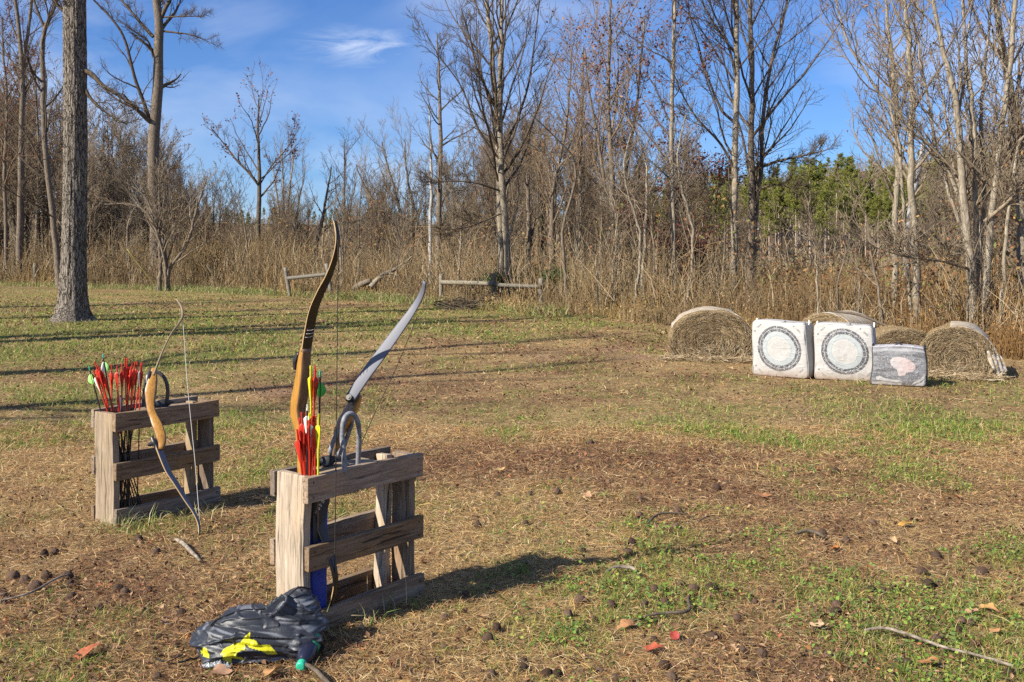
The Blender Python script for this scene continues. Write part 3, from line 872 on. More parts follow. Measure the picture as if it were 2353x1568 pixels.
bare_tree('bare_tree', 'open crowned tree with a few russet leaves and a long left limb against the sky',
          [line([(594, 620), (594, 520), (596, 425), (594, 350), (592, 290), (594, 250)], 60, 0.6)], [(0.22, 0.18, 0.13, 0.05)], 27, M_bark_dark, M_twig_dark, limbs=13, t0=0.42, lr=0.34, K2=6, K3=4, trop=0.1,
          explicit=[([W(594, 425, 60), W(570, 395, 60), W(545, 370, 60), W(518, 335, 60), W(484, 293, 60)], 0.11, 0.03), ([W(594, 430, 60), W(625, 380, 60), W(660, 340, 60), W(690, 290, 60)], 0.06, 0.02)],
          leaves=RED, leafn=420, leafsize=0.085)
for k, (x0, x1, yt, Y, lab) in enumerate([(640, 632, 395, 66, 'pale'), (655, 650, 345, 66, 'tall'), (668, 690, 340, 67, 'right'), (680, 700, 400, 68, 'low')]):
    pass
bare_tree('bare_tree', 'pale clump of thin upright stems right of the russet leaved tree',
          [line([(640, 600), (641, 500), (628, 390)], 64, 0.3), line([(650, 600), (652, 480), (648, 340)], 64.3, 0.3), line([(655, 600), (660, 490), (676, 350)], 64.2, 0.3), line([(678, 605), (682, 500), (700, 400)], 64.6, 0.3)],
          [(0.13, 0.09, 0.03)] * 4, 28, M_bark_pale, M_twig_grey, limbs=13, t0=0.3, lr=0.30, K2=6, K3=4, ang=(0.35, 0.8), trop=0.12)
bare_tree('bare_tree', 'broken gnarled tree above the left rail fence',
          [line([(722, 615), (728, 560), (742, 500), (752, 440), (760, 395)], 58, 0.3)], [(0.17, 0.13, 0.04)], 29, M_bark_dark, M_twig_dark, limbs=12, t0=0.3, lr=0.3, K2=5, K3=4, trop=0.04)
bare_tree('bare_tree', 'slim grey stems rising behind the tall bow tip',
          [line([(787, 610), (790, 470), (792, 340)], 55, 0.3), line([(783, 610), (800, 500), (815, 430)], 54, 0.2)], [(0.13, 0.09, 0.03), (0.10, 0.07, 0.03)], 30, M_bark_grey, M_twig_dark, limbs=14, t0=0.25, lr=0.3, K2=6, K3=4)
bare_tree('bare_tree', 'wide thicket tree leaning left with a pale haze of twigs between the two fences',
          [line([(938, 610), (915, 540), (875, 480), (850, 450), (825, 400)], 50, 0.5), line([(942, 610), (930, 540), (905, 430), (880, 340)], 50.4, 0.3), line([(945, 610), (950, 500), (935, 400), (930, 330)], 50.6, 0.2)],
          [(0.14, 0.10, 0.03)] * 3, 31, M_bark_grey, M_twig_grey, limbs=17, t0=0.25, lr=0.36, K2=7, K3=5, ang=(0.4, 0.9), trop=0.12)
bare_tree('bare_tree', 'thin white barked dead stem with broken top left of the twin trunk tree',
          [line([(988, 620), (989, 500), (991, 390), (987, 240)], 40)], [(0.10, 0.085, 0.03)], 32, M_bark_white, M_twig_dark, limbs=4, t0=0.3, lr=0.12, K2=3, K3=0)
bare_tree('bare_tree', 'straight brown trunk with short side twigs just right of the white stem',
          [line([(1007, 640), (1008, 500), (1012, 340), (1010, 200), (1006, 110)], 39, 0.5)], [(0.16, 0.13, 0.09, 0.03)], 33, M_bark_grey, M_twig_dark, limbs=24, t0=0.3, lr=0.17, K2=6, K3=4, ang=(0.7, 1.2), trop=0.04)
bare_tree('bare_tree', 'tall twin trunk grey tree with wide vase crown above the middle rail fence',
          [line([(1152, 700), (1151, 560), (1148, 440), (1143, 293), (1131, 122), (1118, 0)], 31.2, 2.0), line([(1172, 700), (1165, 560), (1157, 460), (1150, 350), (1149, 220), (1152, 60)], 31, 2.0)],
          [(0.15, 0.125, 0.10, 0.05), (0.16, 0.13, 0.10, 0.05)], 34, M_bark_pale, M_twig_dark, limbs=21, t0=0.3, lr=0.36, K2=7, K3=5, ang=(0.55, 1.0), trop=0.12,
          explicit=[([W(1150, 370, 31), W(1100, 300, 30.7), W(1060, 200, 30.5), W(1010, 130, 30.2), W(975, 70, 30)], 0.05, 0.012),
                    ([W(1152, 350, 31), W(1190, 270, 31), W(1215, 190, 31), W(1228, 100, 31), W(1240, 0, 31)], 0.06, 0.02),
                    ([W(1143, 293, 31), W(1115, 200, 31), W(1080, 90, 31), W(1060, 20, 31)], 0.05, 0.02),
                    ([W(1152, 440, 31), W(1090, 420, 30.6), W(1020, 418, 30.4), W(960, 430, 30)], 0.045, 0.01),
                    ([W(1155, 490, 31), W(1080, 520, 30.5), W(1015, 530, 30)], 0.035, 0.01)])
bare_tree('bare_tree', 'short snapped snag with no crown right of the twin trunk tree',
          [line([(1214, 680), (1215, 560), (1214, 460), (1213, 400)], 34)], [(0.12, 0.10, 0.08)], 35, M_bark_grey, M_twig_dark, limbs=3, t0=0.4, lr=0.2, K2=3, K3=0,
          explicit=[([W(1214, 590, 34), W(1222, 540, 34), W(1230, 500, 34)], 0.07, 0.05)])
bare_tree('bare_tree', 'crooked grey tree with an arching top right of the snapped snag',
          [line([(1270, 680), (1268, 560), (1271, 440), (1284, 385), (1320, 350), (1335, 300)], 36, 1.0), line([(1271, 640), (1275, 440), (1300, 300), (1310, 180)], 36.3, 1.0)], [(0.15, 0.12, 0.06, 0.03), (0.11, 0.08, 0.03)], 36, M_bark_grey, M_twig_brown, limbs=18, t0=0.3, lr=0.32, K2=7, K3=5, leaves=ORANGE, leafn=350, leafsize=0.055)
bare_tree('bare_tree', 'tree with scattered coppery leaves left of the slim spotted trunk',
          [line([(1405, 700), (1404, 560), (1406, 400), (1398, 244), (1400, 100), (1404, 0)], 30, 1.5), line([(1400, 690), (1412, 520), (1440, 380), (1462, 250), (1475, 120)], 30.5, 1.0), line([(1406, 690), (1395, 480), (1375, 330), (1352, 190)], 30.3, 1.0)],
          [(0.13, 0.10, 0.06, 0.03), (0.10, 0.07, 0.03), (0.09, 0.06, 0.03)], 37, M_bark_grey, M_twig_brown, limbs=17, t0=0.28, lr=0.30, K2=7, K3=5, leaves=ORANGE + RED, leafn=1500, leafsize=0.05, trop=0.12)
bare_tree('bare_tree', 'fine twigged tree with orange brown leaves behind the crooked grey tree',
          [line([(1320, 670), (1330, 500), (1335, 330), (1340, 150)], 42, 0.8), line([(1345, 670), (1352, 480), (1375, 260)], 43, 0.8)], [(0.13, 0.10, 0.03), (0.12, 0.09, 0.03)], 38, M_bark_grey, M_twig_brown, limbs=22, t0=0.25, lr=0.26, K2=7, K3=5, leaves=ORANGE, leafn=700, leafsize=0.05)
bare_tree('bare_tree', 'slim spotted trunk with maroon leaves left of the palest trunk',
          [line([(1553, 690), (1548, 560), (1545, 400), (1543, 293), (1548, 98), (1551, 0)], 26, 2.0)], [(0.085, 0.075, 0.06, 0.03)], 39, M_bark_pale, M_twig_dark, limbs=26, t0=0.2, lr=0.22, K2=7, K3=5, leaves=RED, leafn=1300, leafsize=0.05, ang=(0.6, 1.1), trop=0.07)
bare_tree('bare_tree', 'low spreading sapling holding dark maroon leaves beside the palest trunk',
          [line([(1600, 700), (1598, 600), (1590, 520), (1570, 440)], 28, 0.5), line([(1603, 700), (1612, 600), (1640, 500), (1650, 430)], 28.2, 0.5), line([(1598, 700), (1585, 620), (1540, 560), (1500, 520)], 27.8, 0.3)],
          [(0.05, 0.035, 0.015)] * 3, 40, M_bark_dark, M_twig_dark, limbs=13, t0=0.2, lr=0.42, K2=6, K3=4, ang=(0.6, 1.1), trop=0.03, leaves=MAROON, leafn=2300, leafsize=0.05)
bare_tree('bare_tree', 'palest straight smooth trunk standing directly behind the left hay bale',
          [line([(1687, 715), (1687, 600), (1687, 488), (1688, 342), (1694, 195), (1692, 0)], 26.5, 3.0)], [(0.125, 0.112, 0.10, 0.088, 0.07, 0.03)], 41, M_bark_pale, M_twig_dark, limbs=18, t0=0.36, lr=0.30, K2=7, K3=5, ang=(0.6, 1.0), trop=0.09,
          explicit=[([W(1688, 390, 26.5), W(1655, 330, 26.3), W(1600, 270, 26), W(1560, 200, 25.8), W(1530, 110, 25.6)], 0.05, 0.012),
                    ([W(1692, 180, 26.5), W(1672, 100, 26.4), W(1640, 30, 26.3), W(1620, -30, 26.2)], 0.05, 0.02)])
bare_tree('bare_tree', 'grey forked tree close behind the right side of the palest trunk',
          [line([(1722, 710), (1726, 560), (1728, 464), (1727, 380), (1726, 293), (1728, 150), (1722, 0)], 28, 2.5), line([(1728, 700), (1735, 500), (1748, 400), (1752, 293), (1770, 150), (1800, 40)], 28.3, 1.5)],
          [(0.13, 0.11, 0.085, 0.04), (0.11, 0.09, 0.06, 0.03)], 42, M_bark_grey, M_twig_dark, limbs=19, t0=0.3, lr=0.33, K2=7, K3=5, ang=(0.6, 1.0), trop=0.09,
          explicit=[([W(1735, 390, 28), W(1790, 370, 27.8), W(1860, 355, 27.5), W(1900, 345, 27.3)], 0.06, 0.015), ([W(1730, 440, 28), W(1780, 425, 27.6), W(1820, 435, 27.2), W(1850, 470, 27)], 0.045, 0.01)])
bare_tree('sapling', 'thin crooked pale sapling behind the left target block',
          [line([(1880, 735), (1879, 660), (1876, 610), (1866, 562), (1840, 540), (1805, 527)], 20)], [(0.03, 0.025, 0.010)], 43, M_bark_pale, M_twig_grey, limbs=8, t0=0.3, lr=0.3, K2=4, K3=3)
bare_tree('sapling', 'bent reddish sapling behind the second target block',
          [line([(2028, 740), (2022, 690), (2012, 630), (1998, 562), (1990, 500), (1960, 430)], 19)], [(0.04, 0.03, 0.012)], 44, M_bark_grey, M_twig_grey, limbs=10, t0=0.3, lr=0.35, K2=5, K3=3)
bare_tree('bare_tree', 'mottled upright tree left of the leaning white snag',
          [line([(2058, 720), (2056, 600), (2058, 500), (2062, 390), (2060, 280), (2050, 150), (2040, 60)], 22, 1.0)], [(0.095, 0.085, 0.07, 0.03)], 45, M_bark_pale, M_twig_grey, limbs=19, t0=0.3, lr=0.27, K2=6, K3=5, leaves=ORANGE, leafn=140, leafsize=0.03)
bare_tree('bare_tree', 'slender pale tree with a leaning limb rising above the third target block',
          [line([(2110, 740), (2106, 650), (2103, 562), (2096, 470), (2093, 390), (2095, 244), (2088, 98), (2080, 20)], 19.5, 1.2), line([(2096, 400), (2060, 300), (2010, 200), (1960, 120), (1930, 40)], 19.6, 0.8)],
          [(0.095, 0.085, 0.07, 0.03), (0.05, 0.04, 0.02)], 46, M_bark_pale, M_twig_grey, limbs=18, t0=0.32, lr=0.28, K2=6, K3=5, leaves=ORANGE, leafn=140, leafsize=0.027)
bare_tree('bare_tree', 'dead bare white snag leaning right with its top broken off',
          [line([(2076, 690), (2090, 500), (2108, 400), (2122, 330)], 30)], [(0.13, 0.11, 0.09)], 47, M_bark_white, M_twig_grey, limbs=3, t0=0.4, lr=0.1, K2=3, K3=0)
bare_tree('bare_tree', 'big clump of several pale leaning trunks behind the right hay bale',
          [line([(2240, 745), (2233, 640), (2222, 540), (2210, 415), (2204, 300), (2180, 170), (2156, 70)], 17.5, 1.2), line([(2252, 745), (2244, 540), (2238, 340), (2228, 200), (2215, 60)], 17.7, 1.2),
           line([(2262, 742), (2270, 600), (2280, 510), (2295, 340), (2318, 170), (2332, 0)], 17.4, 1.5), line([(2232, 745), (2222, 560), (2185, 400), (2130, 330), (2085, 290)], 17.8, 0.8),
           line([(2290, 480), (2330, 390), (2360, 300), (2400, 200)], 17.2, 0.8),
           line([(2248, 745), (2252, 600), (2262, 430), (2255, 250), (2270, 90)], 17.9, 1.0), line([(2236, 745), (2226, 600), (2192, 480), (2150, 330), (2120, 180)], 18.0, 0.8)],
          [(0.10, 0.085, 0.065, 0.03), (0.07, 0.06, 0.045, 0.02), (0.085, 0.072, 0.055, 0.025), (0.055, 0.045, 0.018), (0.045, 0.035, 0.018), (0.055, 0.045, 0.02), (0.05, 0.04, 0.018)], 48, M_bark_pale, M_twig_grey, limbs=12, t0=0.35, lr=0.30, K2=6, K3=5, leaves=ORANGE, leafn=260, leafsize=0.027,
          explicit=[([W(2262, 510, 17.4), W(2310, 470, 17.2), W(2353, 430, 17), W(2420, 380, 17)], 0.045, 0.02), ([W(2232, 620, 17.5), W(2160, 600, 17.2), W(2080, 590, 17), W(2030, 575, 16.8)], 0.035, 0.01)])
bare_tree('bare_tree', 'leaning pale tree cut by the right edge of the view',
          [line([(2352, 740), (2349, 600), (2344, 420), (2340, 317), (2318, 195), (2293, 49), (2280, -20)], 18.5, 1.0)], [(0.12, 0.11, 0.09, 0.04)], 49, M_bark_pale, M_twig_grey, limbs=14, t0=0.3, lr=0.27, K2=6, K3=4, leaves=ORANGE, leafn=140, leafsize=0.027)

# --- trees standing left of the view, whose shadows cross the meadow
for k, (x, y, h, r) in enumerate([(-17.0, 12.6, 17, 0.42), (-17.6, 13.5, 16, 0.34), (-14.6, 7.6, 14, 0.30), (-13.5, 4.2, 13, 0.2), (-23.5, 24.4, 15, 0.34), (-21.5, 18.6, 16, 0.34)]):
    p = [Vector((x, y, 0)), Vector((x + 0.1, y, h * 0.5)), Vector((x, y + 0.3, h))]
    bare_tree('bare_tree', 'bare tree standing outside the left edge of the meadow, casting a shadow band', [p], [(r, r * 0.8, 0.04)], 60 + k, M_bark_grey, M_twig_dark, limbs=9, t0=0.4, lr=0.3, K2=4, K3=2, rscale=1.0, group='bare trees beside the meadow')

# --- woods behind: prototypes, then copies
def copy_tree(o, loc, rz, s, label=None):
    c = o.copy(); COL.objects.link(c)
    c.location = loc; c.rotation_euler = (0, 0, rz); c.scale = (s, s, s)
    if label: c['label'] = label
    for ch in o.children:
        d = ch.copy(); COL.objects.link(d); d.parent = c
    return c

protos = []
for k in range(7):
    rng = np.random.default_rng(200 + k)
    ns = 1 + (k % 3 == 1) + (k % 3 == 2) * 2
    st = []; rd = []
    for j in range(ns):
        a = rng.uniform(0, 6.28); sp = 0.0 if ns == 1 else rng.uniform(0.5, 1.5)
        hh = rng.uniform(8.5, 11)
        st.append([Vector((0.15 * math.cos(a) * j, 0.15 * math.sin(a) * j, 0)), Vector((math.cos(a) * sp * 0.4, math.sin(a) * sp * 0.4, hh * 0.45)), Vector((math.cos(a) * sp + rng.normal(0, .3), math.sin(a) * sp, hh))])
        rd.append((rng.uniform(0.12, 0.18), 0.09, 0.025))
    lv = [None, None, ORANGE, None, RED, None, None][k]
    pr = bare_tree('woodland_tree', 'bare tree among many in the woods behind the treeline', st, rd, 300 + k, M_bark_grey if k % 2 else M_bark_dark, [M_twig_grey, M_twig_brown][k % 2],
                   limbs=22 // ns + 5, t0=0.25, lr=0.36, K2=8, K3=6, ang=(0.35, 0.85), trop=0.1, rmin=0.012, rscale=0.9, leaves=lv, leafn=260 if lv else 0, leafsize=0.08, S=6, group='bare trees in the woods behind the meadow')
    protos.append(pr)
rng = np.random.default_rng(5)
spots = []
tries = 0
while len(spots) < 195 and tries < 20000:
    tries += 1
    sx = rng.uniform(-120, 2480)
    ez = float(edgeZ(sx))
    # open gaps where the photograph shows sky low down
    Y = ez + 6 + rng.exponential(26)
    if Y > 118: continue
    if 1280 < sx < 1745 and rng.random() < 0.55: continue
    if 1745 < sx < 2140 and (Y < ez + 45 or rng.random() < 0.6): continue
    X = (sx - CX) / FPX * Y
    if any((X - a) ** 2 + (Y - b) ** 2 < 2.2 for a, b, _, _ in spots): continue
    top = np.interp(sx, [-150, 100, 240, 420, 520, 640, 760, 830, 960, 1080, 1250, 1400, 1560, 1640, 1750, 1850, 1980, 2150, 2400], [200, 210, 280, 330, 430, 440, 490, 410, 400, 340, 240, 225, 290, 400, 460, 500, 340, 310, 230]) + rng.uniform(0, 170)
    H = (HY - top) / FPX * Y + CAMH
    H -= float(hill(np.array(X), np.array(Y)))
    s = H / 10.5
    if s < 0.28 or s > 1.9: continue
    spots.append((X, Y, s, sx))
for k, (X, Y, s, sx) in enumerate(spots):
    zone = 'left of the tall bow' if sx < 760 else ('between the tall bow and the palest trunk' if sx < 1690 else 'behind the hay bales and targets')
    lab = 'bare grey brown tree in the woods ' + zone
    loc = (X, Y, float(gz(np.array(X), np.array(Y))) - 0.05)
    if k < len(protos):
        o = protos[k]; o.location = loc; o.scale = (s,) * 3; o.rotation_euler = (0, 0, rng.uniform(0, 6.28)); o['label'] = lab
    else:
        copy_tree(protos[rng.integers(0, len(protos))], loc, rng.uniform(0, 6.28), s, lab)

# slim saplings standing in the weeds along the wood edge
sp = []
for k in range(4):
    rng = np.random.default_rng(500 + k); hh = 5.0
    st = [[Vector((0, 0, 0)), Vector((rng.normal(0, .12), rng.normal(0, .12), hh * 0.4)), Vector((rng.normal(0, .35), rng.normal(0, .2), hh * 0.75)), Vector((rng.normal(0, .6), rng.normal(0, .3), hh))]]
    sp.append(bare_tree('sapling', 'slim bare sapling among the weeds of the wood edge', st, [(0.042, 0.034, 0.012)], 520 + k, M_bark_pale if k % 2 else M_bark_grey, M_twig_grey if k % 2 else M_twig_dark,
              limbs=13, t0=0.28, lr=0.30, K2=4, K3=3, ang=(0.5, 1.1), trop=0.06, rmin=0.006, S=6, rscale=1.0, group='slim saplings along the wood edge'))
rng = np.random.default_rng(41)
for k in range(62):
    sx = rng.uniform(-40, 2400) if k < 40 else rng.uniform(1050, 1700)
    Y = float(edgeZ(sx)) + 0.8 + rng.exponential(5.5)
    X = (sx - CX) / FPX * Y
    s = rng.uniform(0.4, 1.1) if sx < 1700 else rng.uniform(0.25, 0.5)
    zone = 'left of the tall bow' if sx < 760 else ('between the tall bow and the left hay bale' if sx < 1540 else 'behind the hay bales and targets')
    lab = 'slim bare sapling among the weeds ' + zone
    loc = (X, Y, float(gz(np.array(X), np.array(Y))) - 0.03)
    if k < 4:
        o = sp[k]; o.location = loc; o.scale = (s,) * 3; o.rotation_euler = (0, 0, rng.uniform(0, 6.28)); o['label'] = lab
    else: copy_tree(sp[int(rng.integers(0, 4))], loc, rng.uniform(0, 6.28), s, lab)

# --- pines on the hill
def pine(seed, H, crown0, wid):
    rng = np.random.default_rng(seed)
    root = empty('pine_tree')
    tb = Tubes()
    tb.add(np.array([[[0, 0, 0], [0.05, 0, H * 0.5], [0, 0.05, H]]]), np.array([[0.16, 0.11, 0.03]]), 6)
    link('trunk', tb.mesh('trunk'), M_bark_pine, root)
    nb = 70
    z = H * (crown0 + (1 - crown0) * rng.random(nb) ** 0.85)
    az = rng.uniform(0, 2 * np.pi, nb)
    rel = (z / H - crown0) / (1 - crown0)
    L = wid * (0.25 + 0.95 * np.clip(1.15 - rel, 0.1, 0.85)) * rng.uniform(0.5, 1.15, nb)
    d = np.stack([np.cos(az), np.sin(az), rng.uniform(-0.1, 0.5, nb)], -1)
    P0 = np.stack([np.zeros(nb), np.zeros(nb), z], -1)
    P1 = P0 + d * (L * 0.6)[:, None]; P2 = P0 + d * L[:, None] + np.array([0, 0, 0.15]) * L[:, None]
    br = Tubes(); br.add(np.stack([P0, P1, P2], 1), np.tile([0.035, 0.02, 0.01], (nb, 1)), 3)
    nc = 34
    t = rng.uniform(0.3, 1.05, (nb, nc, 1))
    C = (P0[:, None] * (1 - t) + P2[:, None] * t).reshape(-1, 3) + rng.normal(0, 0.13, (nb * nc, 3))
    # each tuft: six needle sprays
    K = 5
    cc = np.repeat(C, K, axis=0)
    a = nrm(rng.normal(0, 1, (len(cc), 3)) + np.array([0, 0, 0.4])); b = nrm(np.cross(a, rng.normal(0, 1, (len(cc), 3))))
    s = rng.uniform(0.11, 0.22, (len(cc), 1))
    V = np.stack([cc - b * s * 0.22, cc + b * s * 0.22, cc + a * s * 1.1], 1).reshape(-1, 3)
    o = np.arange(len(cc))[:, None] * 3
    tl = np.array([(0.19, 0.215, 0.05), (0.25, 0.26, 0.055), (0.13, 0.165, 0.045), (0.31, 0.28, 0.065)])
    tn = np.repeat(tl[rng.integers(0, 4, len(C))] * rng.uniform(0.75, 1.3, (len(C), 1)), K, axis=0)
    link('crown', np_mesh('crown', V, None, o + np.array([[0, 1, 2]]), np.repeat(tn, 3, axis=0)), M_needles, root)
    link('branches', br.mesh('branches'), M_twig_brown, root)
    setp(root, None, 'tree', 'pines on the far hillside')
    return root
pp = [pine(1, 13, 0.46, 1.8), pine(2, 14.5, 0.52, 1.6), pine(3, 12, 0.42, 2.0), pine(4, 11, 0.34, 1.7)]
rng = np.random.default_rng(15)
k = 0; placed = []
def put_pine(sx, Y, top, lab):
    global k
    X = (sx - CX) / FPX * Y
    z0 = float(gz(np.array(X), np.array(Y))) - 0.05
    H = (HY - top) / FPX * Y + CAMH - z0
    j = int(rng.integers(0, 4)); s = H / [13, 14.5, 12, 11][j]
    if s < 0.16: return
    if k < 4:
        o = pp[k]; s = H / [13, 14.5, 12, 11][k]
        o.location = (X, Y, z0); o.scale = (s, s, s); o.rotation_euler = (0, 0, rng.uniform(0, 6)); o['label'] = lab
    else:
        copy_tree(pp[j], (X, Y, z0), rng.uniform(0, 6), s, lab)
    k += 1
# stand behind the targets
ridge = lambda x: np.interp(x, [400, 600, 750, 900, 1100, 1250, 1400, 1560, 1760, 1900, 2100, 2300, 2500], [474, 480, 482, 484, 480, 468, 440, 408, 370, 354, 346, 314, 300])
for i in range(58):
    sx = rng.uniform(1760, 2150); Y = rng.uniform(74, 105)
    put_pine(sx, Y, ridge(sx) + rng.uniform(8, 110), 'green pine in the stand behind the targets')
for i in range(22):
    sx = rng.uniform(2150, 2480); Y = rng.uniform(70, 105)
    put_pine(sx, Y, ridge(sx) + rng.uniform(8, 110), 'green pine on the hill at the right edge')
for i in range(40):
    sx = rng.uniform(1330, 1770); Y = rng.uniform(72, 98)
    put_pine(sx, Y, ridge(sx) + rng.uniform(0, 70), 'olive pine standing in the woods left of the palest trunk')
for i in range(60):
    sx = rng.uniform(1230, 1780); Y = rng.uniform(100, 165)
    put_pine(sx, Y, ridge(sx) + abs(rng.normal(0, 24)), 'dull green pine on the ridge left of the palest trunk')
for i in range(50):
    sx = rng.uniform(1780, 2480); Y = rng.uniform(110, 165)
    put_pine(sx, Y, ridge(sx) + abs(rng.normal(0, 14)), 'distant pine along the ridge top at the right')
for i in range(62):
    sx = rng.uniform(430, 1230); Y = rng.uniform(120, 165)
    put_pine(sx, Y, ridge(sx) + abs(rng.normal(0, 13)) - 3, 'small dark pine on the low ridge behind the tall bow')

# --- evergreen shrubs and brush (uncountable mass)
def brush_mass(nn, seed, sx0, sx1, d0, d1, h0, h1, cols, lean=0.5, r=(0.006, 0.014)):
    rng = np.random.default_rng(seed)
    sx = rng.uniform(sx0, sx1, nn)
    Y = edgeZ(sx) + d0 + (d1 - d0) * rng.random(nn) ** 1.3
    X = (sx - CX) / FPX * Y
    z = gz(X, Y)
    cl = fbm(X * 0.35, Y * 0.35, seed)
    H = (h0 + (h1 - h0) * rng.random(nn) ** 1.5) * np.clip(cl * 2.1 - 0.1, 0.3, 1.3) * np.interp(sx, [400, 700, 1000, 1650, 1760, 2120, 2200], [1.0, 0.8, 0.85, 0.75, 0.40, 0.40, 0.75])
    start = rng.random(nn) * 0.5 * H
    az = rng.uniform(0, 6.28, nn); ln = np.abs(rng.normal(0, lean, nn))
    d = nrm(np.stack([np.cos(az) * ln, np.sin(az) * ln, np.ones(nn)], -1))
    P0 = np.stack([X, Y, z + start], -1)
    L = H * rng.uniform(0.4, 0.8, nn)
    d2 = nrm(d + rng.normal(0, 0.35, (nn, 3)))
    P1 = P0 + d * (L * 0.5)[:, None]; P2 = P1 + d2 * (L * 0.5)[:, None]
    P = np.stack([P0, P1, P2], 1)
    rr = rng.uniform(r[0], r[1], nn)[:, None] * np.clip(Y / 35, 0.8, 2.2)[:, None] * np.array([[1, 0.75, 0.35]])
    tl = np.array(cols)
    return P, rr, tl[rng.integers(0, len(tl), nn)] * rng.uniform(0.65, 1.25, (nn, 1))
tb = Tubes()
BR = [(0.23, 0.172, 0.10), (0.105, 0.08, 0.05), (0.36, 0.285, 0.185), (0.25, 0.165, 0.085)]
for a in (brush_mass(24000, 1, -150, 2480, 1.0, 24, 1.3, 3.0, BR, 0.6), brush_mass(15000, 2, -150, 2480, 16, 60, 1.2, 3.6, BR, 0.5, (0.010, 0.022))):
    tb.add(a[0], a[1], 3, a[2])
setp(link('thicket', tb.mesh('thicket', False), M_twigs), 'dense leafless grey brown thicket filling the wood edge behind the weeds', 'thicket', kind='stuff')

def hill_wood():
    rng = np.random.default_rng(91); nn = 16000
    sx = rng.uniform(-150, 2500, nn); Y = rng.uniform(66, 178, nn)
    X = (sx - CX) / FPX * Y; z = gz(X, Y)
    H = rng.uniform(1.3, 3.2, nn) * np.interp(sx, [0, 500, 900, 1250, 1700, 2400], [1, 0.75, 0.6, 0.8, 0.8, 1.0])
    st_ = rng.random(nn) * 0.5 * H * (rng.random(nn) < 0.75)
    ln = np.where(st_ == 0, 0.06, 0.6)[:, None]
    d = nrm(np.concatenate([rng.normal(0, 1, (nn, 2)) * ln, np.ones((nn, 1))], 1))
    P0 = np.stack([X, Y, z + st_ - 0.1], -1); L = ((H - st_) * rng.uniform(0.5, 1, nn))[:, None]
    P = np.stack([P0, P0 + d * L * 0.5, P0 + nrm(d + rng.normal(0, 0.15, (nn, 3))) * L], 1)
    rr = np.where(st_ == 0, rng.uniform(0.04, 0.08, nn), rng.uniform(0.018, 0.04, nn))[:, None] * np.array([[1, 0.7, 0.3]])
    tl = np.array([(0.22, 0.175, 0.115), (0.12, 0.098, 0.065), (0.34, 0.28, 0.20), (0.21, 0.14, 0.075)])
    tb = Tubes(); tb.add(P, rr, 3, tl[rng.integers(0, 4, nn)] * rng.uniform(0.7, 1.2, (nn, 1)))
    setp(link('hillside_wood', tb.mesh('hillside_wood', False), M_twigs), 'leafless grey brown wood covering the far hillside as one mass', 'woods', kind='stuff')
hill_wood()

def low_foliage():
    rng = np.random.default_rng(77)
    C = []
    for (sx, sy, Y, w, h, n_) in [(1150, 645, 31.5, 40, 16, 700), (1275, 640, 29.5, 26, 18, 500), (105, 590, 60, 40, 40, 700), (230, 560, 62, 50, 40, 600)]:
        pass
    # scattered understory leaves, brown olive, all along the wood edge
    nn = 26000
    sx = rng.uniform(-120, 2480, nn)
    Y = edgeZ(sx) + 2 + rng.exponential(11, nn)
    X = (sx - CX) / FPX * Y
    z = gz(X, Y)
    cl = fbm(X * 0.5, Y * 0.5, 9)
    h = rng.random(nn) ** 1.2 * 3.4 * np.interp(sx, [1650, 1760, 2130, 2200], [1, 0.45, 0.45, 1]) * np.clip(cl * 2 - 0.2, 0.15, 1.2)
    keep = cl > 0.40
    P = np.stack([X, Y, z + h], -1)[keep]
    red = fbm(X * 0.22, Y * 0.22, 19)[keep]
    v, t_, c = leaf_cloud(P, 0.055, [(0.22, 0.14, 0.06), (0.28, 0.165, 0.065), (0.15, 0.155, 0.045), (0.17, 0.10, 0.055), (0.25, 0.11, 0.05)], rng, 1, 0.05)
    return np_mesh('understory_leaves', v, None, t_, c)
setp(link('understory_leaves', low_foliage(), M_leaf), 'withered brown and olive leaves clinging in the wood edge understory', 'undergrowth', kind='stuff')

def ivy(sx, sy, Y, w, h, n_, label, seed):
    rng = np.random.default_rng(seed)
    c0 = W(sx, sy, Y)
    P = rng.normal(0, 1, (n_, 3)) * np.array([w / FPX * Y, 0.35, h / FPX * Y])
    P *= (0.6 + 0.4 * rng.random((n_, 1)))
    root = empty('evergreen_vine', (c0.x, c0.y, 0)); setp(root, label, 'vine')
    P[:, 2] += c0.z
    v, t_, c = leaf_cloud(P, 0.05, [(0.035, 0.075, 0.02), (0.06, 0.095, 0.025), (0.03, 0.055, 0.02)], rng, 1, 0.03)
    link('foliage', np_mesh('foliage', v, None, t_, c), M_leaf, root)
    st = Tubes()
    for q_ in range(9):
        e = P[rng.integers(0, n_)]
        st.one([(rng.normal(0, .1), rng.normal(0, .1), 0), (e[0] * 0.5, e[1] * .5, e[2] * 0.6), tuple(e)], [0.012, 0.01, 0.005], 4)
    link('stem', st.mesh('stem'), M_twig_dark, root)
ivy(1152, 642, 31.2, 26, 9, 900, 'dark green vine draped over the middle post of the right fence', 4)
ivy(1280, 638, 29.5, 22, 13, 700, 'dark green vine tangle right of the last fence post', 5)
ivy(1168, 660, 31.6, 10, 18, 300, 'sparse green vine climbing the twin trunk base', 6)

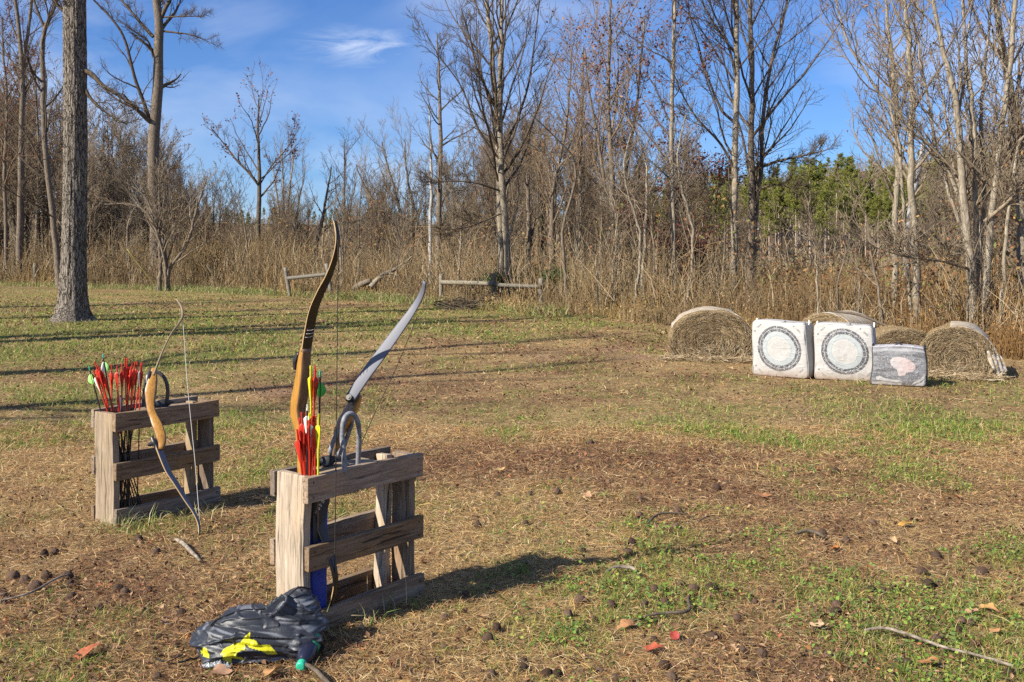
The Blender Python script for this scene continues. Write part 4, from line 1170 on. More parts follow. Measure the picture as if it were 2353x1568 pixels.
# --- tall dry weeds in front of the woods
def weeds(nn, seed, d0, d1, h0, h1, sx0=-150, sx1=2480):
    rng = np.random.default_rng(seed)
    sx = rng.uniform(sx0, sx1, nn)
    Y = edgeZ(sx) + d0 + (d1 - d0) * rng.random(nn)
    X = (sx - CX) / FPX * Y
    n_ = fbm(X * 0.8, Y * 0.8, seed)
    hl = np.interp(sx, [0, 200, 420, 640, 760, 1000, 1300, 1600, 2000, 2353], [1.0, 1.1, 1.45, 1.35, 0.8, 0.85, 0.72, 0.68, 0.68, 0.8])
    edge = np.clip((Y - edgeZ(sx) - d0 + 0.4) / 2.0, 0.35, 1)
    H = (h0 + (h1 - h0) * rng.random(nn)) * hl * np.clip(n_ * 3.0 - 0.5, 0.25, 1.5) * edge * 0.88
    z = gz(X, Y)
    az = rng.uniform(0, 6.28, nn); ln = np.abs(rng.normal(0, 0.16, nn)) + (rng.random(nn) < 0.12) * rng.uniform(0.3, 1.2, nn)
    d = nrm(np.stack([np.cos(az) * ln, np.sin(az) * ln, np.ones(nn)], -1))
    P0 = np.stack([X, Y, z], -1); P1 = P0 + d * (H * 0.55)[:, None]
    d2 = nrm(d + rng.normal(0, 0.18, (nn, 3)))
    P2 = P1 + d2 * (H * 0.45)[:, None]
    rr = rng.uniform(0.0035, 0.0075, nn)[:, None] * np.clip(Y / 24, 0.8, 2.0)[:, None] * np.array([[1, 0.8, 0.5]])
    tl = np.array([(0.43, 0.30, 0.135), (0.34, 0.20, 0.085), (0.50, 0.385, 0.205), (0.21, 0.135, 0.07), (0.40, 0.25, 0.095), (0.29, 0.235, 0.10)])
    tn = tl[rng.integers(0, 6, nn)] * rng.uniform(0.6, 1.15, (nn, 1))
    pa = np.clip((fbm(X * 0.45, Y * 0.45, seed + 40) - 0.36) * 4, 0, 0.85)[:, None]
    tn = tn * (1 - pa) + np.array([0.20, 0.145, 0.085]) * rng.uniform(0.4, 1.3, (nn, 1)) * pa
    warm = np.clip((sx - 1500) / 700, 0, 1)[:, None]
    tn = tn * (1 - warm) + tn * np.array([1.10, 0.90, 0.70]) * warm
    return np.stack([P0, P1, P2], 1), rr, tn
tb = Tubes()
leafP = []
for a in (weeds(17000, 31, 0.0, 7, 0.5, 1.6), weeds(7000, 32, 4, 14, 0.9, 1.8), weeds(1500, 36, -1.3, 0.2, 0.4, 0.9, 640, 1300), weeds(7000, 35, -0.3, 3.5, 0.6, 1.3, 1450, 2480)):
    tb.add(a[0], a[1], 3, a[2])
    leafP.append((a[0], a[2]))
setp(link('dry_weeds', tb.mesh('dry_weeds', False), M_weed), 'tall tan and rust coloured dry weeds along the wood edge', 'weeds', kind='stuff')
rng = np.random.default_rng(8)
PA = np.concatenate([p for p, _ in leafP]); TA = np.concatenate([c for _, c in leafP])
i = rng.integers(0, len(PA), 34000); f = rng.random((len(i), 1)) ** 0.7
pts = PA[i, 1] * (1 - f) + PA[i, 2] * f
low = rng.random(len(i)) < 0.45
pts[low] = (PA[i, 0] * (1 - f) + PA[i, 1] * f)[low]
v, t_, c = leaf_cloud(pts, 0.034, [(1, 1, 1)], rng, 1, 0.04)
c = np.repeat(TA[i] * rng.uniform(0.7, 1.2, (len(i), 1)), 4, axis=0)
setp(link('weed_leaves', np_mesh('weed_leaves', v, None, t_, c), M_weed), 'shrivelled leaves and seed heads on the tall dry weeds', 'weeds', kind='stuff')

# fringe of long pale green grass at the foot of the weeds
rng = np.random.default_rng(9); nn = 16000
sx = rng.uniform(-60, 1300, nn)
Y = edgeZ(sx) - 0.4 + rng.normal(0, 0.9, nn)
X = (sx - CX) / FPX * Y
gr = np.clip(np.maximum(np.exp(-((sx - 860) / 110) ** 2), np.maximum(0.8 * np.exp(-((sx - 480) / 190) ** 2), 0.25)), 0, 1)
keep = rng.random(nn) < gr
X, Y = X[keep], Y[keep]; nn = len(X)
tl = np.array([(0.20, 0.25, 0.06), (0.14, 0.21, 0.045), (0.36, 0.32, 0.14), (0.42, 0.36, 0.2)])
v, q, t_, c = blades(X, Y, rng.uniform(0.2, 0.55, nn), rng.uniform(0.012, 0.022, nn), rng.normal(1.0, 0.25, nn).clip(0.3, 1.5), rng.uniform(0, 6.28, nn), rng.uniform(0.4, 1.5, nn), tl[rng.integers(0, 4, nn)])
setp(link('tall_grass', np_mesh('tall_grass', v, q, t_, c), M_blade), 'long pale green grass fringe at the foot of the weeds', 'grass', kind='stuff')

# ------------------------------------------------------------------ boards
def board(name, size, loc, m, parent, axis=0, bev=0.004, rot=(0, 0, 0), wear=0.003, seed=0):
    """board of size (x,y,z) in parent space centred at loc; its own local x runs along the grain (axis 0=x, 2=z)"""
    sx, sy, sz = size
    if axis == 2: L, A, B = sz, sy, sx
    elif axis == 1: L, A, B = sy, sx, sz
    else: L, A, B = sx, sy, sz
    bm = bmesh.new()
    nseg = max(int(L / 0.05), 4)
    bmesh.ops.create_cube(bm, size=1.0)
    for v in bm.verts: v.co = Vector((v.co.x * L, v.co.y * A, v.co.z * B))
    ed = [e for e in bm.edges if abs((e.verts[0].co - e.verts[1].co).x) > L * 0.9]
    bmesh.ops.subdivide_edges(bm, edges=ed, cuts=nseg)
    rnd = random.Random(seed + 1)
    ph = rnd.uniform(0, 9)
    for v in bm.verts:
        t_ = v.co.x / L
        end = abs(t_) > 0.49
        v.co.y += wear * math.sin(t_ * 7 + ph) + rnd.uniform(-1, 1) * wear * 0.4
        v.co.z += wear * math.sin(t_ * 5 + ph * 2) + rnd.uniform(-1, 1) * wear * 0.4
        if end: v.co.x += rnd.uniform(-1, 1) * wear
    bmesh.ops.bevel(bm, geom=[e for e in bm.edges if e.calc_face_angle(0) > 0.6], offset=bev, segments=2, affect='EDGES', profile=0.6)
    me = bpy.data.meshes.new(name); bm.to_mesh(me); bm.free()
    o = link(name, me, m, parent)
    o.location = loc
    if axis == 2: q = Matrix(((0, 0, 1), (0, 1, 0), (-1, 0, 0))).to_euler()   # local x -> -z
    elif axis == 1: q = Matrix(((0, 1, 0), (1, 0, 0), (0, 0, -1))).to_euler()
    else: q = Matrix.Identity(3).to_euler()
    e = (Matrix.Rotation(rot[2], 3, 'Z') @ Matrix.Rotation(rot[1], 3, 'Y') @ Matrix.Rotation(rot[0], 3, 'X') @ q.to_matrix()).to_euler()
    o.rotation_euler = e
    return o

def nail(parent, p):
    bm = bmesh.new()
    bmesh.ops.create_cone(bm, segments=10, radius1=0.0045, radius2=0.0035, depth=0.003, cap_ends=True)
    me = bpy.data.meshes.new('nail'); bm.to_mesh(me); bm.free()
    o = link('nail', me, M_nail, parent)
    o.location = p
    return o

def pallet(name, label, B, u, L, H, seed, wd=0.17, splay=0.0):
    ang = math.atan2(u[1], u[0])
    root = empty(name, (B[0], B[1], 0), ang)
    setp(root, label, 'bow stand', 'half pallet bow stands')
    th = 0.03
    rnd = random.Random(seed)
    Ht = H - 0.003
    # end posts (grain upright)
    board('post', (0.038, wd, Ht), (0.028, th + wd / 2 + 0.001, Ht / 2), M_post, root, axis=2, seed=seed, rot=(splay, 0, 0))
    board('post', (0.038, wd * 0.62, Ht), (L - 0.035, th + wd * 0.31 + 0.001, Ht / 2), M_slat, root, axis=2, seed=seed + 1)
    board('post', (0.034, wd * 0.40, Ht * 0.985), (L - 0.082, th + wd * 0.79, Ht * 0.985 / 2), M_post, root, axis=2, seed=seed + 2, rot=(0, 0.03, 0))
    sh = 0.102
    zs = [(H - sh / 2, 0.0), (H * 0.48, 0.006), (sh / 2 - 0.012, 0.012)]
    for j, (z, dx) in enumerate(zs):
        s = board('slat', (L, th, sh - 0.006 * (j == 1)), (L / 2 + dx, th / 2, z), M_slat, root, seed=seed + 10 + j, rot=(0, rnd.uniform(-0.008, 0.008), 0))
        for dz in (-0.03, 0.028):
            n_ = nail(s, (-L / 2 + 0.03, -th / 2 - 0.0025, dz)); n_.rotation_euler = (R(90), 0, 0)
            n_ = nail(s, (L / 2 - 0.03, -th / 2 - 0.0025, dz)); n_.rotation_euler = (R(90), 0, 0)
        board('back_slat', (L, th, sh), (L / 2 + 0.004, th + wd + th / 2 + 0.003, z + rnd.uniform(-.01, .01)), M_slat, root, seed=seed + 20 + j, rot=(0, rnd.uniform(-0.01, 0.01), 0))
    return root

B1 = (-0.795, 3.976); u1 = (0.6216, 0.7833)
B2 = (-2.18, 5.62); u2 = (0.59, 0.807)
pal1 = pallet('pallet_stand', 'weathered pallet bow stand in the foreground holding two bows and a blue quiver', B1, u1, 0.65, 0.625, 3)
pal2 = pallet('pallet_stand', 'weathered pallet bow stand farther back on the left with black arrow shafts inside', B2, u2, 0.70, 0.62, 40, 0.175)
board('shelf', (0.34, 0.165, 0.034), (0.30, 0.03 + 0.088, 0.625 - 0.03), M_post, pal1, seed=81)
board('shelf', (0.40, 0.165, 0.034), (0.44, 0.03 + 0.09, 0.62 - 0.035), M_slat, pal2, seed=82)

def loc_to_world(B, u, p):
    uu = Vector((u[0], u[1], 0)).normalized(); vv = Vector((-uu.y, uu.x, 0))
    return Vector((B[0], B[1], 0)) + uu * p[0] + vv * p[1] + Vector((0, 0, p[2]))

# ------------------------------------------------------------------ bows
def sweep(name, C, wdir, width, thick, mats, parent, n=40, edge_slot=1, roundness=0.18):
    """flat limb / riser: centre line C, width direction wdir, thickness in the bow plane"""
    P = smooth_path(C, n)
    T = np.gradient(P, axis=0); T = nrm(T)
    w = np.array(wdir, float); w = w / np.linalg.norm(w)
    N = nrm(np.cross(T, w))
    Wv = nrm(np.cross(N, T))
    tt_ = np.linspace(0, 1, n)
    wd = np.interp(tt_, np.linspace(0, 1, len(width)), width)[:, None] * 0.5
    th = np.interp(tt_, np.linspace(0, 1, len(thick)), thick)[:, None] * 0.5
    k = 1 - roundness
    prof = [(-1, -k), (-k, -1), (k, -1), (1, -k), (1, k), (k, 1), (-k, 1), (-1, k)]
    S = len(prof)
    V = np.stack([P + Wv * wd * a + N * th * b for a, b in prof], 1).reshape(-1, 3)
    idx = np.arange(n * S).reshape(n, S)
    Q = np.stack([idx[:-1], np.roll(idx[:-1], -1, 1), np.roll(idx[1:], -1, 1), idx[1:]], -1)
    slots = np.zeros((n - 1, S), int)
    slots[:, [3, 7]] = edge_slot    # side faces
    nv = len(V)
    V = np.vstack([V, P[0], P[-1]])
    tr = [[nv, (j + 1) % S, j] for j in range(S)] + [[nv + 1, (n - 1) * S + j, (n - 1) * S + (j + 1) % S] for j in range(S)]
    mi = np.concatenate([slots.ravel(), np.zeros(2 * S, int)])
    me = np_mesh(name, V, Q.reshape(-1, 4), np.array(tr), None, True, mi)
    return link(name, me, mats, parent)

def bolt(parent, p, axis, r=0.011, d=0.018):
    bm = bmesh.new()
    bmesh.ops.create_cone(bm, segments=16, radius1=r, radius2=r * 0.85, depth=d, cap_ends=True)
    bmesh.ops.create_cone(bm, segments=6, radius1=r * 0.5, radius2=r * 0.5, depth=d * 1.3, cap_ends=True)
    me = bpy.data.meshes.new('limb_bolt'); bm.to_mesh(me); bm.free()
    o = link('limb_bolt', me, M_black, parent)
    o.location = p
    o.rotation_mode = 'QUATERNION'
    o.rotation_quaternion = Vector(axis).to_track_quat('Z', 'Y')
    return o

def shift(root, pts): return [p - root.location for p in pts]

# bow 1 : tall, upright in the foreground stand
d1 = Vector((0.68, -0.73, 0)); w1 = Vector((0.73, 0.68, 0))
P0 = loc_to_world(B1, u1, (0.10, 0.165, 0.0))
p0 = Vector((P0.x, P0.y, 0))
root = empty('recurve_bow', p0)
setp(root, 'tall upright recurve bow with amber wood riser and dark upper limb in the front stand', 'bow')
pl = lambda x, y: on_plane(x, y, p0, w1) - root.location
up = [pl(*q_) for q_ in [(703, 808), (709, 770), (720, 715), (737, 672), (755, 636), (768, 600), (775, 565), (775, 535), (769, 508)]]
sweep('upper_limb', up, w1, [0.044, 0.044, 0.043, 0.040, 0.036, 0.030, 0.024, 0.017, 0.012], [0.011, 0.008, 0.0065, 0.006, 0.006, 0.006, 0.006, 0.007, 0.008], [M_limb_dark, M_limb_edge], root)
ris = [pl(*q_) for q_ in [(703, 800), (699, 830), (696, 865), (690, 905), (684, 945), (690, 985), (694, 1020), (698, 1060), (702, 1100), (712, 1150)]]
rs = sweep('riser', ris, w1, [0.040, 0.044, 0.046, 0.048, 0.040, 0.030, 0.032, 0.040, 0.044, 0.040], [0.022, 0.040, 0.048, 0.058, 0.062, 0.040, 0.036, 0.05, 0.05, 0.03], [M_walnutwood, M_amber], root, 44, 1)
ro = [pl(*q_) for q_ in [(704, 806), (702, 830), (699, 865), (695, 900), (689, 940)]]
cap = [pl(*q_) + d1 * -0.02 for q_ in [(697, 812), (691, 830), (689, 850)]]
sweep('limb_pocket', cap, w1, [0.03, 0.042, 0.03], [0.014, 0.024, 0.014], [M_black, M_black], root, 12)
bolt(root, pl(690, 842) - d1 * 0.018, -d1, 0.011, 0.02)
rb = ris[-1] + root.location
wb = Vector((0.28, 0.96, 0)).normalized()
plb = lambda x, y: on_plane(x, y, rb, wb) - root.location
lo = [plb(*q_) for q_ in [(716, 1145), (731, 1190), (747, 1236), (759, 1276), (768, 1312), (771, 1342), (767, 1366), (759, 1392)]]
sweep('lower_limb', lo, w1, [0.044, 0.044, 0.042, 0.038, 0.032, 0.026, 0.018, 0.013], [0.011, 0.008, 0.006, 0.006, 0.006, 0.006, 0.007, 0.008], [M_limb_dark, M_limb_edge], root)
sa_ = pl(777, 590); sb_ = plb(769, 1330)
tube_obj('string', [pl(776, 545), sa_, sa_ * 0.66 + sb_ * 0.34, sa_ * 0.33 + sb_ * 0.67, sb_], 0.0019, M_string, root, 30, 6)
for dy in (0, 8, 16):
    q1 = pl(*np.array([709 + dy * .3, 775 - dy])); 
    tube_obj('limb_mark', [q1 - w1 * 0.019 + d1 * 0.0052, q1 + d1 * 0.0056, q1 + w1 * 0.017 + d1 * 0.0052 + Vector((0, 0, .004))], 0.0009, M_white, root, 8, 5)
tube_obj('serving', [sa_ * 0.5 + sb_ * 0.5, sa_ * 0.34 + sb_ * 0.66], 0.0026, M_black, root, 6, 6)

# bow 2 : grey limb leaning right in the foreground stand
Pa = W(805, 915, 4.22); Pb = W(960, 700, 4.30)
a2 = (Pb - Pa).normalized()
imgperp = Vector((0.80, 0, -0.58)).normalized()
imgperp = (imgperp - a2 * imgperp.dot(a2)).normalized()
dep = a2.cross(imgperp); dep = dep if dep.y > 0 else -dep
d2 = (imgperp * 0.38 + dep * 0.925).normalized()
w2 = a2.cross(d2).normalized()
base2 = loc_to_world(B1, u1, (0.27, 0.17, 0.0))
root = empty('recurve_bow', base2)
setp(root, 'recurve bow with smooth slate grey limb leaning right out of the front stand', 'bow')
pl = lambda x, y: on_plane(x, y, Pa, w2) - root.location
up = [pl(*q_) for q_ in [(806, 914), (840, 862), (880, 808), (917, 757), (945, 718), (962, 690), (972, 668), (976, 648)]]
sweep('upper_limb', up, w2, [0.046, 0.048, 0.049, 0.047, 0.042, 0.034, 0.024, 0.015], [0.012, 0.008, 0.0065, 0.006, 0.006, 0.0065, 0.007, 0.008], [M_limb_grey, M_black], root)
ris = [pl(817, 903), pl(806, 930), pl(800, 945), pl(786, 975), pl(775, 1005), pl(764, 1040), pl(756, 1070)]
ris = [r_ + d2 * o_ for r_, o_ in zip(ris, (0.03, 0.028, 0.02, 0.01, 0.004, 0.01, 0.02))]
sweep('riser', ris, w2, [0.036, 0.044, 0.046, 0.040, 0.034, 0.040, 0.036], [0.018, 0.040, 0.045, 0.036, 0.036, 0.045, 0.03], [M_greywood, M_amber], root, 36, 1)
bolt(root, pl(806, 916) - d2 * 0.012, -d2, 0.014, 0.024)
sweep('limb_pocket', [pl(818, 898) + d2 * .012, pl(808, 913) + d2 * .012, pl(800, 925) + d2 * .012], w2, [0.03, 0.048, 0.04], [0.014, 0.018, 0.014], [M_black, M_black], root, 10)
tube_obj('string', [pl(957, 725) + d2 * 0.012, pl(945, 762), pl(905, 858), pl(868, 935), pl(835, 1008), pl(810, 1062)], 0.0017, M_string, root, 30, 6)

# bow 3 : leaning on the front of the left stand
q0 = W(458, 1232, 5.40); q1 = W(355, 935, 5.66)
a3 = (q1 - q0).normalized()
d3 = Vector((0.97, 0.22, 0.0)); d3 = (d3 - a3 * d3.dot(a3)).normalized()
w3 = a3.cross(d3).normalized()
d3b = Vector((0.90, -0.42, 0.0)); w3b = a3.cross((d3b - a3 * d3b.dot(a3)).normalized()).normalized()
root = empty('recurve_bow', (q0.x, q0.y, 0))
setp(root, 'recurve bow with amber and brown riser resting against the front of the left stand', 'bow')
pl = lambda x, y: on_plane(x, y, q0, w3) - root.location
up = [pl(*q_) for q_ in [(352, 866), (362, 838), (377, 800), (395, 765), (410, 745), (419, 728), (418, 708), (406, 687)]]
wv = Vector((-0.335, 1.0, -0.10)).normalized()
sweep('upper_limb', up, wv, [0.044, 0.044, 0.042, 0.040, 0.034, 0.026, 0.019, 0.012], [0.014, 0.012, 0.010, 0.009, 0.010, 0.013, 0.013, 0.012], [M_limb_grey, M_limb_brown], root)
ris = [pl(*q_) for q_ in [(354, 848), (351, 872), (346, 905), (347, 940), (356, 965), (366, 990), (372, 1015), (369, 1034)]]
sweep('riser', ris, w3, [0.034, 0.044, 0.046, 0.036, 0.032, 0.044, 0.044, 0.030], [0.026, 0.050, 0.062, 0.045, 0.042, 0.055, 0.052, 0.022], [M_walnutwood, M_amber], root, 44, 1)
sweep('limb_pocket', [pl(352, 846) - d3 * .004, pl(346, 866) - d3 * .010, pl(344, 885) - d3 * .012], w3, [0.03, 0.046, 0.04], [0.02, 0.03, 0.016], [M_black, M_black], root, 12)
sweep('limb_pocket', [pl(366, 1030) - d3 * .008, pl(359, 1014) - d3 * .012, pl(355, 1004) - d3 * .012], w3, [0.03, 0.046, 0.04], [0.02, 0.026, 0.016], [M_black, M_black], root, 12)
bolt(root, pl(350, 1020) - d3 * 0.01, -d3, 0.012, 0.022)
lo = [pl(*q_) for q_ in [(358, 1010), (366, 1032), (385, 1080), (405, 1112), (428, 1150), (446, 1178), (457, 1205), (458, 1230)]]
sweep('lower_limb', lo, w3b, [0.044, 0.044, 0.042, 0.040, 0.034, 0.026, 0.019, 0.012], [0.011, 0.008, 0.0065, 0.006, 0.006, 0.006, 0.006, 0.007], [M_limb_grey, M_limb_edge], root)
tube_obj('string', [pl(419, 715), pl(422, 760), pl(428, 850), pl(434, 920), pl(442, 1000), pl(448, 1060), pl(455, 1150), pl(459, 1195)], 0.0017, M_string_pale, root, 34, 6)
tube_obj('grip_wrap', [pl(341, 930), pl(352, 934), pl(363, 932)], 0.010, M_black, root, 10, 8)

# ------------------------------------------------------------------ hose hoops, quiver, arm guards
def zc(region, sc, x, y): return ((region[0] + x / sc) / 1.30561, (region[1] + y / sc) / 1.30561)
Z1 = lambda x, y: zc((840, 1060), 4.357, x, y)
Z3 = lambda x, y: zc((240, 1040), 6.532, x, y)
h1 = [(850, 1445), (830, 1280), (812, 1100), (828, 900), (870, 815), (930, 788), (985, 830), (1025, 930), (1035, 1100), (1028, 1250), (1020, 1390)]
pts = [W(*Z1(*q_), 4.13 + 0.012 * k) for k, q_ in enumerate(h1)]
pts[0].z = 0.610; pts[-1].z = 0.610
hp = empty('hose_hoop', (pts[0].x, pts[0].y, 0.612)); setp(hp, 'front grey hose hoop bent into an arch on the front stand shelf', 'hoop', 'grey hose hoops on the front stand')
tube_obj('hose', shift(hp, pts), 0.0105, M_hose, hp, 60, 12)
h2 = [(650, 1310), (680, 1200), (725, 1090), (790, 980), (840, 880), (890, 815), (935, 850), (935, 930), (900, 1030), (850, 1180), (800, 1270), (740, 1350)]
pts = [W(*Z1(*q_), 4.27 + 0.004 * k) for k, q_ in enumerate(h2)]
hp = empty('hose_hoop', (pts[0].x, pts[0].y, 0.62)); setp(hp, 'rear grey hose hoop crossing behind the front arch on the front stand', 'hoop', 'grey hose hoops on the front stand')
tube_obj('hose', shift(hp, pts), 0.0095, M_hose, hp, 60, 12)
h3 = [(1235, 1180), (1255, 1050), (1270, 850), (1310, 660), (1390, 545), (1500, 500), (1600, 555), (1680, 670), (1718, 840), (1712, 1010), (1700, 1100)]
pts = [W(*Z3(*q_), 5.86 + 0.006 * k) for k, q_ in enumerate(h3)]
hp = empty('hose_hoop', (pts[0].x, pts[0].y, 0.60)); setp(hp, 'black hose hoop standing behind the riser on the left stand', 'hoop')
tube_obj('hose', shift(hp, pts), 0.011, M_hose_dark, hp, 60, 12)

def guard(label, c, s, rz, seed):
    """leather arm guard with two straps, curled"""
    rng = np.random.default_rng(seed)
    root = empty('arm_guard', c, rz); setp(root, label, 'arm guard')
    n, mcount = 28, 14
    uu = np.linspace(-1, 1, n); vv = np.linspace(-1, 1, mcount)
    U, V_ = np.meshgrid(uu, vv)
    x = U * s; y = V_ * s * 0.42 * (1 - 0.25 * U ** 2); z = 0.035 - 0.5 * s * (V_ ** 2) * 0.5 + 0.012 * np.sin(U * 4 + V_ * 2)
    top = np.stack([x, y, z], -1).reshape(-1, 3); bot = top - np.array([0, 0, 0.006])
    idx = np.arange(n * mcount).reshape(mcount, n); o = n * mcount
    Q = np.stack([idx[:-1, :-1], idx[:-1, 1:], idx[1:, 1:], idx[1:, :-1]], -1).reshape(-1, 4)
    edge = np.concatenate([idx[0], idx[1:, -1], idx[-1, ::-1][1:], idx[::-1, 0][1:-1]])
    e2 = np.roll(edge, -1)
    S = np.stack([edge, edge + o, e2 + o, e2], -1)
    link('pad', np_mesh('pad', np.vstack([top, bot]), np.vstack([Q, Q[:, ::-1] + o, S]), None, None, True), M_black, root)
    for k in (-0.5, 0.45):
        tube_obj('strap', [(k * s, -s * 0.42, 0.01), (k * s, -s * 0.2, 0.045), (k * s + 0.01, s * 0.2, 0.048), (k * s, s * 0.45, 0.01), (k * s + 0.03, s * 0.7, 0.006)], 0.005, M_strap, root, 24, 8)
    return root
guard('black leather arm guard lying on the shelf of the left stand', loc_to_world(B2, u2, (0.36, 0.11, 0.605)), 0.075, 0.7, 1)
guard('black arm guard lying beside the hoops on the front stand', loc_to_world(B1, u1, (0.215, 0.15, 0.613)), 0.055, 0.5, 2)

def quiver():
    p = loc_to_world(B1, u1, (0.112, 0.096, 0.0))
    root = empty('quiver', p, math.atan2(u1[1], u1[0])); setp(root, 'blue tube quiver with dark lettered flap standing inside the front stand', 'quiver')
    n, S = 40, 48
    a = np.arange(S) / S * 2 * np.pi
    zs = np.linspace(0.012, 0.585, n)
    ex = 3.2
    cx_ = np.sign(np.cos(a)) * np.abs(np.cos(a)) ** (2 / ex) * 0.052; cy_ = np.sign(np.sin(a)) * np.abs(np.sin(a)) ** (2 / ex) * 0.052
    tap = 0.88 + 0.12 * zs / 0.58
    V = np.stack([cx_[None] * tap[:, None] + 0 * zs[:, None], cy_[None] * tap[:, None], np.repeat(zs[:, None], S, 1)], -1)
    V[..., :2] += 0.0012 * np.sin(V[..., 2:3] * 60 + np.array([0, 1.0]))
    inner = V * np.array([0.93, 0.93, 1])
    idx = np.arange(n * S).reshape(n, S)
    Q = np.stack([idx[:-1], np.roll(idx[:-1], -1, 1), np.roll(idx[1:], -1, 1), idx[1:]], -1).reshape(-1, 4)
    o = n * S
    rim = np.stack([idx[-1], np.roll(idx[-1], -1), np.roll(idx[-1], -1) + o, idx[-1] + o], -1)
    VV = np.vstack([V.reshape(-1, 3), inner.reshape(-1, 3), [[0, 0, 0.012]]])
    T = np.array([[2 * o, (j + 1) % S, j] for j in range(S)])
    link('tube', np_mesh('tube', VV, np.vstack([Q, Q[:, ::-1] + o, rim]), T, None, True), M_quiver, root)
    # dark flap panel on the front side, cut on a slant
    fl = [(-0.050, 0.585), (0.034, 0.585), (0.040, 0.50), (-0.008, 0.36), (-0.046, 0.345)]
    V = [(x, -0.0545, z) for x, z in fl] + [(x, -0.0505, z) for x, z in fl]
    me = bpy.data.meshes.new('flap')
    me.from_pydata(V, [], [[0, 1, 2, 3, 4], [9, 8, 7, 6, 5]] + [[k, k + 5, (k + 1) % 5 + 5, (k + 1) % 5] for k in range(5)])
    link('flap', me, M_quiver_dark, root)
    # white slanted lettering, too small to read: strokes only
    tb = Tubes(); rnd = random.Random(3)
    for k in range(4):
        o_ = Vector((-0.026 + 0.011 * k, -0.0550, 0.462 + 0.012 * k))
        e1 = Vector((0.60, 0, 0.8)); e2 = Vector((-0.8, 0, 0.60))
        for st in [((0, 0), (0, 1)), ((0, 1), (0.7, 0.6)), ((0.7, 0.6), (0.1, 0)), ((0.7, 0), (0.8, 0.9))][: 3 + k % 2]:
            A = o_ + (e1 * st[0][0] * 0.010 + e2 * st[0][1] * 0.018); B_ = o_ + (e1 * st[1][0] * 0.010 + e2 * st[1][1] * 0.018)
            tb.one([A, (A + B_) / 2, B_], 0.0011, 5)
    link('lettering', tb.mesh('lettering'), M_white, root)
    tube_obj('lower_band', [(0.046 * math.cos(a_) * 1.14, 0.046 * math.sin(a_) * 1.14, 0.335 + 0.02 * math.cos(a_)) for a_ in np.linspace(0, 2 * math.pi, 24)], 0.006, M_label, root, 48, 6)
quiver()

# ------------------------------------------------------------------ arrows
def vane_mesh(Lv, Hv, shape):
    n = 10
    t_ = np.linspace(0, 1, n)
    if shape == 'round': h = Hv * np.sin(np.pi * t_ ** 0.8) ** 0.7
    else: h = Hv * np.minimum(1, np.minimum((1 - t_) * 9, 0.12 + t_ * 1.15))
    z = -t_ * Lv
    z = z[::-1]; h = h
    V = []; th = 0.0008
    for s in (-th, th):
        V += [(0.0032, s, zz_) for zz_ in z] + [(0.0032 + hh, s * 0.6, zz_) for hh, zz_ in zip(h, z)]
    V = np.array(V)
    idx = np.arange(n)
    Q = []
    for k in range(n - 1):
        Q.append([k, k + 1, n + k + 1, n + k]); Q.append([2 * n + k, 3 * n + k, 3 * n + k + 1, 2 * n + k + 1])
        Q.append([n + k, n + k + 1, 3 * n + k + 1, 3 * n + k])
    return np_mesh('vane', V, np.array(Q), None, None, False)
VM = {'long': vane_mesh(0.10, 0.0115, 'para'), 'round': vane_mesh(0.062, 0.021, 'round')}
SM = {}
def part_mesh(key, z0, z1, r, S=10):
    if key not in SM:
        tb = Tubes(); tb.add(np.array([[[0, 0, z0], [0, 0, (z0 + z1) / 2], [0, 0, z1]]]), np.full((1, 3), r), S)
        SM[key] = tb.mesh(key)
    return SM[key]
def nock_mesh():
    if 'nock' not in SM:
        bm = bmesh.new()
        for sx in (-1, 1):
            r_ = bmesh.ops.create_cube(bm, size=1.0)
            for v in r_['verts']: v.co = Vector((v.co.x * 0.0022 + sx * 0.0021, v.co.y * 0.0055, v.co.z * 0.012 + 0.012))
        r_ = bmesh.ops.create_cone(bm, segments=10, radius1=0.0034, radius2=0.0036, depth=0.012, cap_ends=True)
        SM['nock'] = bpy.data.meshes.new('nock'); bm.to_mesh(SM['nock']); bm.free()
    return SM['nock']
def obj_m(name, me, m, parent):
    """object sharing mesh data but with its own material slot"""
    o = bpy.data.objects.new(name, me); COL.objects.link(o)
    if not me.materials: me.materials.append(None)
    o.material_slots[0].link = 'OBJECT'; o.material_slots[0].material = m
    o.parent = parent
    return o

def arrow(tip, base, label, group, vane, vane2, nockm, wrap=M_redwrap, shaft=M_shaft, style='long', spin=0.0, wrapL=0.24):
    """tip = nock end (upper), base = point end on the ground"""
    tip = Vector(tip); base = Vector(base)
    ax = (tip - base); L = ax.length; ax.normalize()
    root = empty('arrow', base); setp(root, label, 'arrow', group)
    root.rotation_mode = 'QUATERNION'; root.rotation_quaternion = ax.to_track_quat('Z', 'Y')
    o = obj_m('shaft', part_mesh('shaft', 0, 1.0, 0.0034), shaft, root); o.scale = (1, 1, L - 0.02)
    o = obj_m('wrap', part_mesh('wrap', -1.0, 0, 0.0040), wrap, root); o.location = (0, 0, L - 0.015); o.scale = (1, 1, wrapL)
    for k in range(3):
        v = obj_m('vane', VM[style], vane if k else vane2, root)
        v.location = (0, 0, L - 0.035); v.rotation_euler = (0, 0, spin + k * 2.0944)
    nk = obj_m('nock', nock_mesh(), nockm, root); nk.location = (0, 0, L - 0.01); nk.rotation_euler = (0, 0, spin + 0.6)

